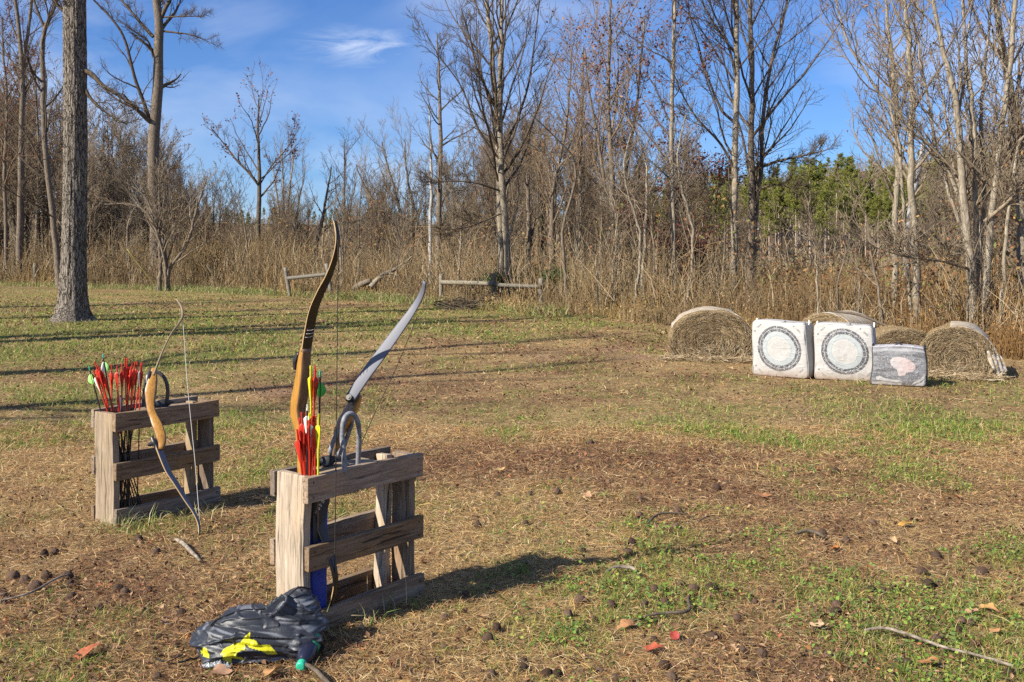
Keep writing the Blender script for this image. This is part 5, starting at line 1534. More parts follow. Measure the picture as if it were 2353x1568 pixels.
rnd = random.Random(12)
gl = 'red fletched arrows in the left stand'
lt = [(300, 318), (350, 350), (402, 425), (268, 480), (440, 480), (620, 380), (728, 375), (822, 360), (885, 248), (925, 255), (1025, 315), (1075, 330), (1125, 318), (1190, 350), (1215, 340), (740, 850), (960, 480), (1000, 420)]
for k, (x, y) in enumerate(lt):
    sx, sy = Z3(x, y)
    left = x < 560
    lx = 0.075 + (sx - 213) / 2353 * 5.8 * 0.9 + rnd.uniform(-0.01, 0.01)
    tp = W(sx, sy, 5.70 + (0.03 if left else 0.10) + rnd.uniform(-0.05, 0.05))
    bs = loc_to_world(B2, u2, ((0.085 if not left else 0.12) + rnd.uniform(0, 0.13), 0.06 + rnd.uniform(0, 0.12), 0.004))
    side = 'leaning left in' if left else ('mid bundle in' if x < 980 else 'right of the bundle in')
    arrow(tp, bs, 'black shafted arrow with red vanes ' + side + ' the left stand', gl, M_red, M_white if k in (3, 13, 15) else M_red, M_redwrap, spin=rnd.uniform(0, 6))
for (x, y), lab in (((180, 415), 'green nocked arrow leaning farthest left in the left stand'), ((452, 175), 'tallest green nocked arrow with lime and white vanes in the left stand')):
    tp = W(*Z3(x, y), 5.72); bs = loc_to_world(B2, u2, (0.15, 0.09, 0.004))
    arrow(tp, bs, lab, None, M_greenlight, M_white if x > 300 else M_green, M_teal, M_shaft, M_brownshaft, 'round', 0.5 + x * 0.01)
gf = 'red fletched arrows in the front stand'
def fb(): return loc_to_world(B1, u1, (0.112 + rnd.uniform(-0.03, 0.03), 0.096 + rnd.uniform(-0.03, 0.03), 0.02))
for k, (x, y) in enumerate([(460, 195), (285, 800), (340, 815), (420, 850), (462, 845), (255, 872), (372, 905), (310, 990), (440, 930), (225, 1020), (390, 960)]):
    tp = W(*Z1(x, y), 4.02 + rnd.uniform(-0.03, 0.03))
    lab = 'single tall red arrow rising above the others in the front stand' if k == 0 else 'short red fletched arrow packed in the blue quiver of the front stand'
    arrow(tp, fb(), lab, gf if k else None, M_red, M_red, M_redwrap, spin=rnd.uniform(0, 6), wrapL=0.30)
arrow(W(*Z1(400, 190), 4.0), fb(), 'tallest yellow arrow with yellow vanes in the front stand', None, M_yellow, M_yellow, M_yellow, M_yellow, M_yellow, spin=0.4, wrapL=0.4)
arrow(W(*Z1(505, 820), 4.0), fb(), 'short yellow vaned arrow at the right of the front quiver', None, M_yellow, M_yellow, M_yellow, M_yellow, M_brownshaft, spin=0.9)
arrow(W(*Z1(385, 815), 3.99), fb(), 'short yellow nocked arrow among the red ones in the front quiver', None, M_red, M_white, M_yellow, M_redwrap, M_shaft, spin=0.2)
arrow(W(*Z1(525, 262), 4.01), fb(), 'arrow with round green vanes and teal nock in the front stand', None, M_green, M_green, M_teal, M_shaft, M_brownshaft, 'round', 0.05)
arrow(W(*Z1(355, 700), 4.03), fb(), 'arrow with white nock beside the amber riser in the front stand', None, M_white, M_white, M_white, M_shaft, M_shaft, spin=1.3)

# ------------------------------------------------------------------ drawstring bag, bottle, wrapper
ZB = lambda x, y: zc((560, 1740), 5.1075, x, y)
def inside(px, py, poly):
    r = np.zeros(len(px), bool); n = len(poly); j = n - 1
    for i in range(n):
        xi, yi = poly[i]; xj, yj = poly[j]
        c = ((yi > py) != (yj > py)) & (px < (xj - xi) * (py - yi) / (yj - yi + 1e-12) + xi)
        r ^= c; j = i
    return r

def bag():
    c0 = Vector((-0.962, 3.825, 0.0))
    root = empty('drawstring_bag', c0); setp(root, 'black nylon drawstring bag with yellow print slumped against the front stand', 'bag')
    bm = bmesh.new(); bmesh.ops.create_icosphere(bm, subdivisions=7, radius=1.0)
    bm.verts.ensure_lookup_table()
    D = np.array([v.co[:] for v in bm.verts]); F = np.array([[v.index for v in f.verts] for f in bm.faces]); bm.free()
    D = nrm(D)
    cen = np.array([0.0, 0.0, 0.075])
    # blobs: centre, radii ; a lying sack that climbs to its neck at the post
    blobs = [((-0.01, 0.0, 0.06), (0.195, 0.13, 0.09)), ((-0.085, -0.01, 0.045), (0.11, 0.125, 0.07)), ((0.11, 0.02, 0.075), (0.125, 0.12, 0.085)), ((0.17, -0.01, 0.055), (0.075, 0.10, 0.07)), ((-0.02, 0.04, 0.105), (0.11, 0.075, 0.05)), ((0.145, 0.06, 0.14), (0.075, 0.075, 0.08))]
    rs = np.zeros(len(D))
    acc = np.zeros(len(D)); p_ = 14
    for bc, br_ in blobs:
        bc = np.array(bc); br_ = np.array(br_)
        o = (cen - bc) / br_; d = D / br_
        a = (d * d).sum(1); b = 2 * (o * d).sum(1); c = (o * o).sum() - 1
        disc = b * b - 4 * a * c
        r = np.where(disc > 0, (-b + np.sqrt(np.maximum(disc, 0))) / (2 * a), 0.0)
        acc += np.maximum(r, 0) ** p_
    rs = acc ** (1 / p_)
    V = cen + D * rs[:, None]
    # creases running along the sack, and crumple
    rot = V @ np.array([[0.86, 0.3, -0.4], [-0.42, 0.85, 0.1], [0.3, 0.2, 0.9]])
    wp = V + 0.03 * np.stack([vnoise3(V * 11, 31), vnoise3(V * 11 + 5, 32), vnoise3(V * 11 + 9, 33)], -1)
    q_ = (wp @ np.array([[0.86, 0.3, -0.4], [-0.42, 0.85, 0.1], [0.3, 0.2, 0.9]])) * np.array([6, 13, 13])
    c1 = 1 - np.abs(vnoise(q_[:, 0] + q_[:, 2] * 0.7 + 3, q_[:, 1] + q_[:, 2], 4) - 0.5) * 2
    c2 = 1 - np.abs(vnoise(wp[:, 0] * 24 + wp[:, 1] * 9, wp[:, 2] * 26 + wp[:, 1] * 14, 6) - 0.5) * 2
    c3 = vnoise3(V * 8 + 2, 8)
    V = V + D * (np.clip(c1 - 0.80, 0, 1) * 0.085 + np.clip(c2 - 0.86, 0, 1) * 0.05 + np.abs(c3 - 0.5) * 0.05)[:, None]
    V[:, 2] = np.maximum(V[:, 2], 0.006 + 0.01 * c2 * (V[:, 2] < 0.01))
    wpt = V + np.array(c0)
    sx = CX + FPX * wpt[:, 0] / wpt[:, 1]; sy = HY + FPX * (CAMH - wpt[:, 2]) / wpt[:, 1]
    front = D[:, 1] < 0.25
    polys = [[(205, 1075), (245, 1110), (245, 1045), (290, 1040), (345, 1150), (345, 1195), (290, 1180), (235, 1140)],
             [(515, 1140), (560, 1070), (610, 1035), (720, 985), (820, 960), (900, 860), (975, 795), (970, 910), (1050, 925), (1110, 1000), (1270, 995), (1385, 1120), (1390, 1140), (1255, 1145), (1130, 1085), (960, 1040), (900, 975), (890, 1075), (775, 1100), (770, 1180), (840, 1185), (905, 1240), (690, 1195), (685, 1290), (555, 1225), (560, 1165)]]
    yel = np.zeros(len(V), bool)
    for pg in polys: yel |= inside(sx, sy, [ZB(*k) for k in pg]) & front
    base = np.array([0.020, 0.023, 0.031])
    wear = np.clip((vnoise3(V * 26, 3) - 0.62) * 5, 0, 1)[:, None]
    tint = base * (0.8 + 0.5 * vnoise3(V * 12, 2)[:, None]) * (1 - wear) + np.array([0.16, 0.17, 0.19]) * wear
    tint[yel] = np.array([0.52, 0.50, 0.015])
    link('sack', np_mesh('sack', V, None, F, tint, True), M_bag, root)
    # gathered neck: ruffled ring with pleats
    nc = np.array([0.095, 0.0, 0.165]); n, S = 34, 200
    a = np.arange(S) / S * 2 * np.pi; t_ = np.linspace(0, 1, n)
    AA, TT = np.meshgrid(a, t_)
    axis = nrm(np.array([-0.60, -0.48, 0.64])); e1 = nrm(np.cross(axis, [0, 1, 0.2])); e2 = np.cross(axis, e1)
    pl_ = np.sin(AA * 15 + 0.6 * np.sin(AA * 3)) + 0.5 * np.sin(AA * 27 + 1)
    rad = np.interp(TT, [0, 0.25, 0.5, 0.6, 1.0], [0.066, 0.064, 0.058, 0.050, 0.010])
    rad = rad + pl_ * 0.0028 * np.clip(TT * 2, 0, 1) * np.clip((1 - TT) * 3, 0, 1)
    hgt = np.interp(TT, [0, 0.25, 0.5, 0.6, 1.0], [-0.075, -0.02, 0.028, 0.030, -0.030]) + pl_ * 0.0035 * np.clip((TT - 0.35) * 3, 0, 1) * np.clip((1 - TT) * 3, 0, 1) + 0.010 * np.sin(AA + 0.6)
    V = nc + (np.cos(AA) * rad)[..., None] * e1 + (np.sin(AA) * rad * 0.82)[..., None] * e2 + hgt[..., None] * axis
    idx = np.arange(n * S).reshape(n, S)
    Q = np.stack([idx[:-1], np.roll(idx[:-1], -1, 1), np.roll(idx[1:], -1, 1), idx[1:]], -1).reshape(-1, 4)
    tn = np.tile(base, (n * S, 1)) * 1.2
    Vn = V.reshape(-1, 3)
    Vn = np.vstack([Vn, nc + axis * -0.01]); tn = np.vstack([tn, base * 0.6])
    T = np.array([[n * S, idx[-1, j], idx[-1, (j + 1) % S]] for j in range(S)])
    link('neck', np_mesh('neck', Vn, Q, T, tn, True), M_bag, root)
    # draw cords draped over the sack
    def surf(x, y):
        pz = -1
        for bc, br_ in blobs:
            k = 1 - ((x - bc[0]) / br_[0]) ** 2 - ((y - bc[1]) / br_[1]) ** 2
            if k > 0: pz = max(pz, bc[2] + br_[2] * math.sqrt(k))
        return pz if pz > 0 else 0.012
    def cord(pp, dz=0.014): return [(x, y, surf(x, y) + dz) for x, y in pp]
    tube_obj('cord', cord([(0.09, 0.03), (0.03, 0.02), (-0.04, 0.0), (-0.10, -0.03), (-0.15, -0.055), (-0.18, -0.085), (-0.205, -0.115), (-0.215, -0.135), (-0.24, -0.15)]), 0.0034, M_cord, root, 60, 8)
    tube_obj('cord', cord([(-0.13, -0.045), (-0.15, -0.075), (-0.165, -0.11), (-0.165, -0.13)]), 0.0022, M_cord, root, 30, 8)
    tube_obj('cord', cord([(0.24, 0.03), (0.25, -0.03), (0.235, -0.08), (0.20, -0.115)]), 0.003, M_cord, root, 40, 8)
    tube_obj('cord', [(0.12, 0.0, 0.215), (0.135, 0.0, 0.225), (0.165, 0.02, 0.242), (0.20, 0.05, 0.225)], 0.003, M_cord, root, 30, 8)
    tube_obj('cord', [(-0.24, -0.08, 0.03), (-0.29, -0.10, 0.012), (-0.33, -0.09, 0.014), (-0.35, -0.06, 0.01)], 0.003, M_cord, root, 30, 8)
bag()

def lathe(name, prof, m, parent, S=40, flute=0.0):
    a = np.arange(S) / S * 2 * np.pi
    z = np.array([p[1] for p in prof]); r = np.array([p[0] for p in prof])
    rr = r[:, None] * (1 + flute * np.cos(a * 20)[None])
    V = np.stack([rr * np.cos(a), rr * np.sin(a), np.repeat(z[:, None], S, 1)], -1).reshape(-1, 3)
    n = len(prof); idx = np.arange(n * S).reshape(n, S)
    Q = np.stack([idx[:-1], np.roll(idx[:-1], -1, 1), np.roll(idx[1:], -1, 1), idx[1:]], -1).reshape(-1, 4)
    V = np.vstack([V, [0, 0, z[0]], [0, 0, z[-1]]])
    T = np.array([[n * S, (j + 1) % S, j] for j in range(S)] + [[n * S + 1, idx[-1, j], idx[-1, (j + 1) % S]] for j in range(S)])
    return link(name, np_mesh(name, V, Q, T, None, True), m, parent)

def bottle():
    capP = W(*ZB(1770, 1330), 3.66); tail = W(*ZB(1930, 1010), 3.79)
    capP.z = 0.030; tail.z = 0.060
    ax = (capP - tail).normalized()
    root = empty('bottle', tail); setp(root, 'dark drink bottle with green label and teal cap lying beside the bag', 'bottle')
    root.rotation_mode = 'QUATERNION'; root.rotation_quaternion = ax.to_track_quat('Z', 'Y')
    lathe('body', [(0.026, -0.05), (0.033, -0.045), (0.034, 0.02), (0.033, 0.05), (0.033, 0.062), (0.034, 0.085), (0.030, 0.105), (0.020, 0.124), (0.014, 0.130), (0.0135, 0.145)], M_bottle, root)
    lathe('label', [(0.0346, -0.01), (0.0352, -0.008), (0.0352, 0.045), (0.0346, 0.047)], M_label, root)
    lathe('cap', [(0.0165, 0.132), (0.0175, 0.135), (0.0175, 0.153), (0.0155, 0.158), (0.010, 0.159)], M_teal, root, 60, 0.02)
bottle()

def wrapper():
    p = G(*ZB(480, 1330)); p.z = 0.0
    root = empty('plastic_wrapper', p); setp(root, 'crumpled clear plastic wrapper under the left front of the bag', 'wrapper')
    n = 40
    U, V_ = np.meshgrid(np.linspace(-1, 1, n), np.linspace(-1, 1, n))
    q_ = np.stack([U.ravel() * 2.5, V_.ravel() * 2.5, 0 * U.ravel()], -1)
    h = np.abs(vnoise(q_[:, 0] * 1.6, q_[:, 1] * 1.6, 3) - 0.5) + 0.5 * np.abs(vnoise(q_[:, 0] * 4, q_[:, 1] * 4, 9) - 0.5)
    fall = np.clip(1.2 - (U ** 2 + V_ ** 2).ravel(), 0, 1)
    top = np.stack([U.ravel() * 0.055, V_.ravel() * 0.035, 0.012 + h * 0.06 * fall], -1)
    bot = top * np.array([1, 1, 0.9]) - np.array([0, 0, 0.0015])
    idx = np.arange(n * n).reshape(n, n); o = n * n
    Q = np.stack([idx[:-1, :-1], idx[:-1, 1:], idx[1:, 1:], idx[1:, :-1]], -1).reshape(-1, 4)
    link('film', np_mesh('film', np.vstack([top, bot]), np.vstack([Q, Q[:, ::-1] + o]), None, None, False), M_clear, root)
wrapper()

# ------------------------------------------------------------------ hay bales
def mat_hay(name):
    m, t, b = mat(name, rough=0.9, spec=0.05)
    tc = nd(t, 'ShaderNodeTexCoord')
    sp = nd(t, 'ShaderNodeSeparateXYZ'); t.links.new(tc.outputs['Object'], sp.inputs[0])
    x = sp.outputs[0]; z = math_node(t, 'SUBTRACT', sp.outputs[2], 0.33)
    r = math_node(t, 'SQRT', math_node(t, 'ADD', math_node(t, 'MULTIPLY', x, x), math_node(t, 'MULTIPLY', math_node(t, 'MULTIPLY', z, z), 2.3)))
    th = math_node(t, 'ARCTAN2', z, x)
    cb = nd(t, 'ShaderNodeCombineXYZ')
    t.links.new(math_node(t, 'MULTIPLY', r, 26.0), cb.inputs[0]); t.links.new(math_node(t, 'MULTIPLY', th, 3.4), cb.inputs[1]); t.links.new(math_node(t, 'MULTIPLY', sp.outputs[1], 22.0), cb.inputs[2])
    n = noise(t, cb.outputs[0], 1.6, 6, 0.7, 0.5)
    n2 = noise(t, tc.outputs['Object'], 5.0, 4, 0.6)
    c = ramp(t, n, [(0.30, (0.09, 0.06, 0.03)), (0.45, (0.33, 0.235, 0.125)), (0.60, (0.47, 0.35, 0.19)), (0.75, (0.58, 0.46, 0.28))])
    c = mixcol(t, ramp(t, n2, [(0.35, 0.0), (0.7, 0.5)]), c, (0.22, 0.15, 0.085))
    t.links.new(c, b.inputs['Base Color'])
    bp = nd(t, 'ShaderNodeBump'); bp.inputs['Strength'].default_value = 1.0; bp.inputs['Distance'].default_value = 0.06
    t.links.new(n, bp.inputs['Height']); t.links.new(bp.outputs[0], b.inputs['Normal'])
    return m
M_hay = mat_hay('hay')
m, t, b = mat('net_wrap', rough=0.6, spec=0.3)
tc = nd(t, 'ShaderNodeTexCoord')
n = noise(t, mapping(t, tc.outputs['Object'], (3, 55, 3)), 1.5, 5, 0.65, 0.3)
c = ramp(t, n, [(0.38, (0.26, 0.185, 0.10)), (0.50, (0.36, 0.28, 0.17)), (0.56, (0.50, 0.47, 0.43)), (0.72, (0.60, 0.585, 0.56))])
t.links.new(c, b.inputs['Base Color'])
bp = nd(t, 'ShaderNodeBump'); bp.inputs['Strength'].default_value = 0.5; bp.inputs['Distance'].default_value = 0.02
t.links.new(n, bp.inputs['Height']); t.links.new(bp.outputs[0], b.inputs['Normal'])
M_net = m

def bale(label, loc, rz, a, h, Lb, seed, wrap=(0.15, 2.4), slump=0.0, straws=4500):
    """axis along local +y (front face at y=0), half width a, height h"""
    rng = np.random.default_rng(seed)
    root = empty('hay_bale', loc, rz); setp(root, label, 'hay bale', 'old round hay bales')
    S, n = 110, 40
    th = np.arange(S) / S * 2 * np.pi
    ex = 2.05
    cx_ = np.sign(np.cos(th)) * np.abs(np.cos(th)) ** (2 / ex); cz_ = np.sign(np.sin(th)) * np.abs(np.sin(th)) ** (2 / ex)
    def sect(scale, y, j):
        x = a * cx_ * scale
        z = h * 0.36 + h * 0.64 * cz_ * scale
        z = np.where(z < 0, z * 0.08, z)
        x = x * (1 + 0.10 * np.clip(0.5 - z / h, 0, 1)) + slump * np.clip(z / h, 0, 1) * 0.0
        nz = fbm(np.cos(th) * 2 + 5 + seed, np.sin(th) * 2 + y * 1.5 + 9, seed + 3) - 0.5
        f = 1 + nz * 0.10
        return np.stack([x * f, np.full(S, y) + (fbm(x * 5, z * 5 + j, seed + 8) - 0.5) * 0.05 * (j < 99), np.maximum(z * f, -0.03)], -1)
    rings = []
    for k, s in enumerate(np.linspace(0.02, 0.97, 26)):
        y = -0.06 * math.cos(s * 1.5) + 0.10 * (s > 0.9) * (s - 0.9) * 8 + 0.02 * math.sin(s * 23) 
        rings.append(sect(s, y, 1))
    for k, y in enumerate(np.linspace(0.05, Lb, 22)): rings.append(sect(1.0, y, 2))
    for s in np.linspace(0.97, 0.02, 10): rings.append(sect(s, Lb + 0.03, 3))
    V = np.concatenate(rings); N = len(rings)
    idx = np.arange(N * S).reshape(N, S)
    Q = np.stack([idx[:-1], np.roll(idx[:-1], -1, 1), np.roll(idx[1:], -1, 1), idx[1:]], -1).reshape(-1, 4)
    link('hay_roll', np_mesh('hay_roll', V, Q, None, None, True), M_hay, root)
    # net wrap: torn sleeve over the top
    if wrap:
        j = np.where((th > wrap[0]) & (th < wrap[1]))[0]
        ny = 24
        rows = []
        for y in np.linspace(0.07, Lb - 0.02, ny):
            s = sect(1.022, y, 2)[j]
            s[:, 1] += (fbm(s[:, 0] * 7, s[:, 2] * 7, seed + 30) - 0.5) * 0.12 * (1 if y < 0.2 else 0.4)
            rows.append(s)
        Vt = np.concatenate(rows); Vb = Vt * np.array([0.992, 1, 0.992])
        m_ = len(j); idx = np.arange(ny * m_).reshape(ny, m_); o = ny * m_
        Q = np.stack([idx[:-1, :-1], idx[:-1, 1:], idx[1:, 1:], idx[1:, :-1]], -1).reshape(-1, 4)
        edge = np.concatenate([idx[0], idx[1:, -1], idx[-1, ::-1][1:], idx[::-1, 0][1:-1]]); e2 = np.roll(edge, -1)
        link('net_wrap', np_mesh('net_wrap', np.vstack([Vt, Vb]), np.vstack([Q, Q[:, ::-1] + o, np.stack([edge, edge + o, e2 + o, e2], -1)]), None, None, True), M_net, root)
    # loose straw ends on the face and skirt
    rr = np.sqrt(rng.random(straws)) * 0.99; tt_ = rng.uniform(0, 2 * np.pi, straws)
    ccx = np.sign(np.cos(tt_)) * np.abs(np.cos(tt_)) ** (2 / ex); ccz = np.sign(np.sin(tt_)) * np.abs(np.sin(tt_)) ** (2 / ex)
    x = a * ccx * rr; z = h * 0.36 + h * 0.64 * ccz * rr; z = np.where(z < 0, z * 0.08 + 0.01, z)
    y = -0.06 * np.cos(rr * 1.5) - 0.012 + rng.uniform(-0.02, 0.02, straws)
    tang = nrm(np.stack([-np.sin(tt_) * a, rng.normal(0, 0.22, straws), np.cos(tt_) * h * 0.54], -1) + rng.normal(0, 0.16, (straws, 3)))
    Ls = rng.uniform(0.05, 0.17, straws)[:, None]
    c0 = np.stack([x, y, z], -1)
    P = np.stack([c0 - tang * Ls * 0.5, c0 + np.array([0, -0.012, 0]), c0 + tang * Ls * 0.5 + rng.normal(0, 0.012, (straws, 3))], 1)
    tb = Tubes()
    tl = np.array([(0.50, 0.39, 0.24), (0.40, 0.30, 0.17), (0.30, 0.21, 0.12), (0.20, 0.14, 0.08), (0.56, 0.46, 0.32)])
    tb.add(P, np.tile([0.0012, 0.0022, 0.001], (straws, 1)), 3, tl[rng.integers(0, 5, straws)] * rng.uniform(0.7, 1.1, (straws, 1)))
    ns = 900
    px = rng.uniform(-a * 1.2, a * 1.15, ns); py = -0.05 - np.abs(rng.normal(0, 0.14, ns))
    dd = nrm(np.stack([rng.normal(0, 1, ns), rng.normal(0, 1, ns), np.abs(rng.normal(0, 0.25, ns))], -1))
    c0 = np.stack([px, py, rng.uniform(0.0, 0.05, ns)], -1); Ls = rng.uniform(0.08, 0.22, ns)[:, None]
    tb.add(np.stack([c0, c0 + dd * Ls * .5 + np.array([0, 0, 0.015]), c0 + dd * Ls], 1), np.tile([0.002, 0.003, 0.0015], (ns, 1)), 3, tl[rng.integers(0, 5, ns)])
    setp(link('loose_straw', tb.mesh('loose_straw', False), M_straw, root), kind='stuff')
    return root

def bale_at(label, sx, sy, rz, a, h, Lb, seed, **kw):
    p = G(sx, sy); return bale(label, (p.x, p.y, 0), rz, a, h, Lb, seed, **kw)
bale_at('left round hay bale, whole, with pale net wrap over its top', 1634, 829, R(-9), 0.605, 0.725, 1.05, 3, wrap=(0.10, 2.75))
bale_at('round hay bale hidden behind the two white targets, only its wrapped top showing', 1893, 806, R(-42), 0.48, 0.60, 1.0, 7, wrap=(0.05, 3.05), straws=1500)
bale_at('right round hay bale with torn white net wrap on its outer side', 2196, 868, R(-24), 0.44, 0.63, 0.85, 11, wrap=(-0.15, 1.75))
bale_at('collapsed brown hay bale without wrap between the small target and right bale', 2078, 838, R(-5), 0.50, 0.50, 0.6, 17, wrap=None, straws=3500)
def torn_net():
    p = G(2300, 850)
    root = empty('net_strip', (p.x, p.y, 0)); setp(root, 'torn white net wrap sheet hanging off the right hay bale to the ground', 'net wrap')
    path = smooth_path([W(2213, 756, 12.72), W(2243, 771, 12.62), W(2270, 795, 12.50), W(2288, 825, 12.40), W(2302, 858, 12.36)], 30) - np.array(root.location)
    wv = np.linspace(0.05, 0.13, 30)
    tg = nrm(np.gradient(path, axis=0)); nv_ = nrm(np.array([0.25, -0.62, 0.74])); off = nrm(np.cross(nv_, tg))
    rows = []
    for k in range(12):
        s = (k / 11 - 0.5) * 2
        rows.append(path + off * (wv * s)[:, None] + nv_ * (0.012 * np.sin(np.arange(30) * 0.5 + k * 1.9))[:, None])
    V = np.concatenate(rows); idx = np.arange(12 * 30).reshape(12, 30); o = len(V)
    Q = np.stack([idx[:-1, :-1], idx[:-1, 1:], idx[1:, 1:], idx[1:, :-1]], -1).reshape(-1, 4)
    link('sheet', np_mesh('sheet', np.vstack([V, V - np.array([0.006, 0, 0.006])]), np.vstack([Q, Q[:, ::-1] + o]), None, None, True), M_net, root)
torn_net()

# ------------------------------------------------------------------ archery targets
def target(label, sx, sy, yaw, w, h, dth, seed, kind):
    rng = np.random.default_rng(seed)
    p = G(sx, sy)
    root = empty('archery_target', (p.x, p.y, 0), yaw); setp(root, label, 'target', 'bag targets in front of the bales' if kind == 'ring' else None)
    n = 170; ns = 40
    def cube_pt(A, B, C):
        ex = 14.0
        k = (np.abs(A) ** ex + np.abs(B) ** ex + np.abs(C) ** ex) ** (1 / ex)
        return A / k, B / k, C / k
    faces = []
    lin = np.linspace(-1, 1, n); ls = np.linspace(-1, 1, ns)
    A, C = np.meshgrid(lin, lin)
    faces.append((A, -np.ones_like(A), C, 'front'))
    A, C = np.meshgrid(lin[::-1][::4], lin[::4]); faces.append((A, np.ones_like(A), C, 'back'))
    B, C = np.meshgrid(ls, lin[::3]); faces.append((np.ones_like(B), B, C, 'right'))
    B, C = np.meshgrid(ls[::-1], lin[::3]); faces.append((-np.ones_like(B), B, C, 'left'))
    A, B = np.meshgrid(lin[::3], ls); faces.append((A, B, np.ones_like(A), 'top'))
    A, B = np.meshgrid(lin[::3], ls[::-1]); faces.append((A, B, -np.ones_like(A), 'bottom'))
    V = []; Q = []; T = []; o = 0
    for A, B, C, nm in faces:
        a, b, c = cube_pt(A, B, C)
        bulge = (1 - a ** 2).clip(0, 1) * (1 - c ** 2).clip(0, 1)
        wr = (fbm(a * 2.2 + seed, c * 2.2 + b, seed, 3) - 0.5) * 0.020 + (1 - np.abs(vnoise(a * 5 + c * 2 + 9, c * 6 + b * 3, seed + 2) - .5) * 2) ** 8 * 0.0035
        x = a * w / 2 * (1 - 0.03 * c) + (0.012 * np.sin(c * 2.2 + seed)); y = b * dth / 2 + np.sign(b) * bulge * 0.035 + np.where(nm == 'front', -wr, wr)
        z = h / 2 + c * h / 2 + 0.010 * np.sin(a * 2.5 + seed) * (c > 0) * np.abs(c)
        sag = np.clip(-c, 0, 1) * 0.025
        x = x * (1 + sag * np.clip(1 - np.abs(b), 0, 1))
        P = np.stack([x, y, z], -1)
        sh = A.shape
        # ---- printing
        white = np.array([0.385, 0.375, 0.36])
        tint = np.tile(white, (*sh, 1)).astype(float)
        dirt = np.clip((-c - 0.62) * 2.6, 0, 1) * (0.35 + 0.9 * fbm(a * 4, c * 4, seed + 5)) 
        g1 = fbm(a * 18, c * 18, seed + 6)
        if nm == 'front':
            aa = A * w / 2; cc = C * h / 2
            if kind == 'ring':
                r = np.hypot(aa - 0.01, cc - 0.015) / (0.5 * min(w, h))
                shot = fbm(A * 22, C * 22, seed + 7)
                ink = ((r > 0.60) & (r < 0.80)) * np.clip(1.25 - np.abs(shot - 0.42) * 2.0, 0.35, 1)
                line_ = (np.abs(r - 0.705) < 0.010) * 0.8
                pale = (r <= 0.60) & (r > 0.42)
                tint = tint * (1 - 0.22 * pale[..., None] * np.array([0.75, 0.36, 0.10]))
                tint = tint * (1 - ink[..., None]) + np.array([0.06, 0.063, 0.074]) * ink[..., None]
                tint = tint * (1 - line_[..., None]) + np.array([0.4, 0.4, 0.4]) * line_[..., None]
                specks = ((fbm(A * 45, C * 45, seed + 17, 2) > 0.69) & (r > 0.6) & (r < 0.8))
                tint[specks] = (0.38, 0.37, 0.36)
                for rr_, wd_ in ((0.45, 0.005), (0.36, 0.004), (0.31, 0.004), (0.24, 0.006), (0.18, 0.004), (0.12, 0.005), (0.06, 0.005)):
                    l_ = (np.abs(r - rr_) < wd_ * 1.25) * 0.42
                    tint = tint * (1 - l_[..., None]) + np.array([0.17, 0.175, 0.19]) * l_[..., None]
                # small illegible corner lettering: a dot, then five characters
                for (sxn, szn) in ((-1, 1), (1, 1), (-1, -1), (1, -1)):
                    ux, uz = (0.707, 0.707 * (1 if sxn * szn < 0 else -1))
                    px = aa - sxn * 0.36 * w; pz = cc - szn * 0.375 * h
                    if sxn * szn < 0: t1 = px * 0.707 + pz * 0.707; t2 = -px * 0.707 + pz * 0.707
                    else: t1 = px * 0.707 - pz * 0.707; t2 = px * 0.707 + pz * 0.707
                    ch = np.floor(t1 / 0.013 + 100); fr = t1 / 0.013 + 100 - ch
                    txt = (np.abs(t1 - 0.02) < 0.036) & (np.abs(t2) < 0.0115) & (fr < 0.74) & (((t2 * 400).astype(int) + ch.astype(int)) % 3 != 0)
                    dot = np.hypot(t1 + 0.062, t2) < 0.010
                    tint[txt | dot] = (0.10, 0.10, 0.11)
            else:
                inkc = np.array([0.105, 0.107, 0.115])
                e = fbm(A * 2.2, C * 9, seed + 8)
                grey = np.clip((e - 0.44) * 4, 0, 1)[..., None] * 0.85
                tint = inkc * (1 - grey) + np.array([0.19, 0.19, 0.205]) * grey
                band = np.clip(1 - np.abs(C - 0.80) * 9, 0, 1)[..., None]
                tint = tint * (1 - band * 0.8) + np.array([0.36, 0.36, 0.38]) * band * 0.8
                specks = fbm(A * 38, C * 38, seed + 17, 2) > 0.70
                tint[specks] = (0.32, 0.32, 0.34)
                ca, sa = math.cos(0.40), math.sin(0.40)
                ea = (A - 0.12) * ca - (C - 0.10) * sa * 0.75; ec = (A - 0.12) * sa + (C - 0.10) * ca
                el = ((ea / 0.46) ** 2 + (ec / 0.32) ** 2) < 1
                bl = inside((A).ravel(), C.ravel(), [(-0.12, 0), (0.28, -0.05), (0.22, -0.42), (0.0, -0.50)]).reshape(sh)
                mixp = np.clip((A + 0.25) * 1.8, 0, 1)[..., None]
                pink = np.array([0.38, 0.36, 0.36]) * (1 - mixp) + np.array([0.39, 0.315, 0.31]) * mixp
                sel = el | bl
                tint[sel] = pink[sel]
                for pg in ([(-0.80, -0.55), (-0.65, -0.52), (-0.4, -0.66), (0.12, -0.70), (0.14, -0.80), (-0.2, -0.78), (-0.78, -0.70)], [(-0.98, -1), (-0.92, -0.84), (-0.7, -0.80), (0.14, -0.86), (0.12, -1)],
                           [(0.45, -1.0), (0.55, -0.75), (0.75, -0.6), (0.92, -0.33), (0.93, -0.55), (0.72, -0.76), (0.55, -0.86)], [(0.58, -0.99), (0.66, -0.86), (0.8, -0.78), (0.92, -0.6), (0.93, -1)]):
                    m_ = inside(A.ravel(), C.ravel(), pg).reshape(sh); tint[m_] = (0.37, 0.36, 0.355)
        elif kind != 'ring' and nm != 'top':
            tint = np.tile(np.array([0.05, 0.05, 0.055]), (*sh, 1))
        elif kind != 'ring':
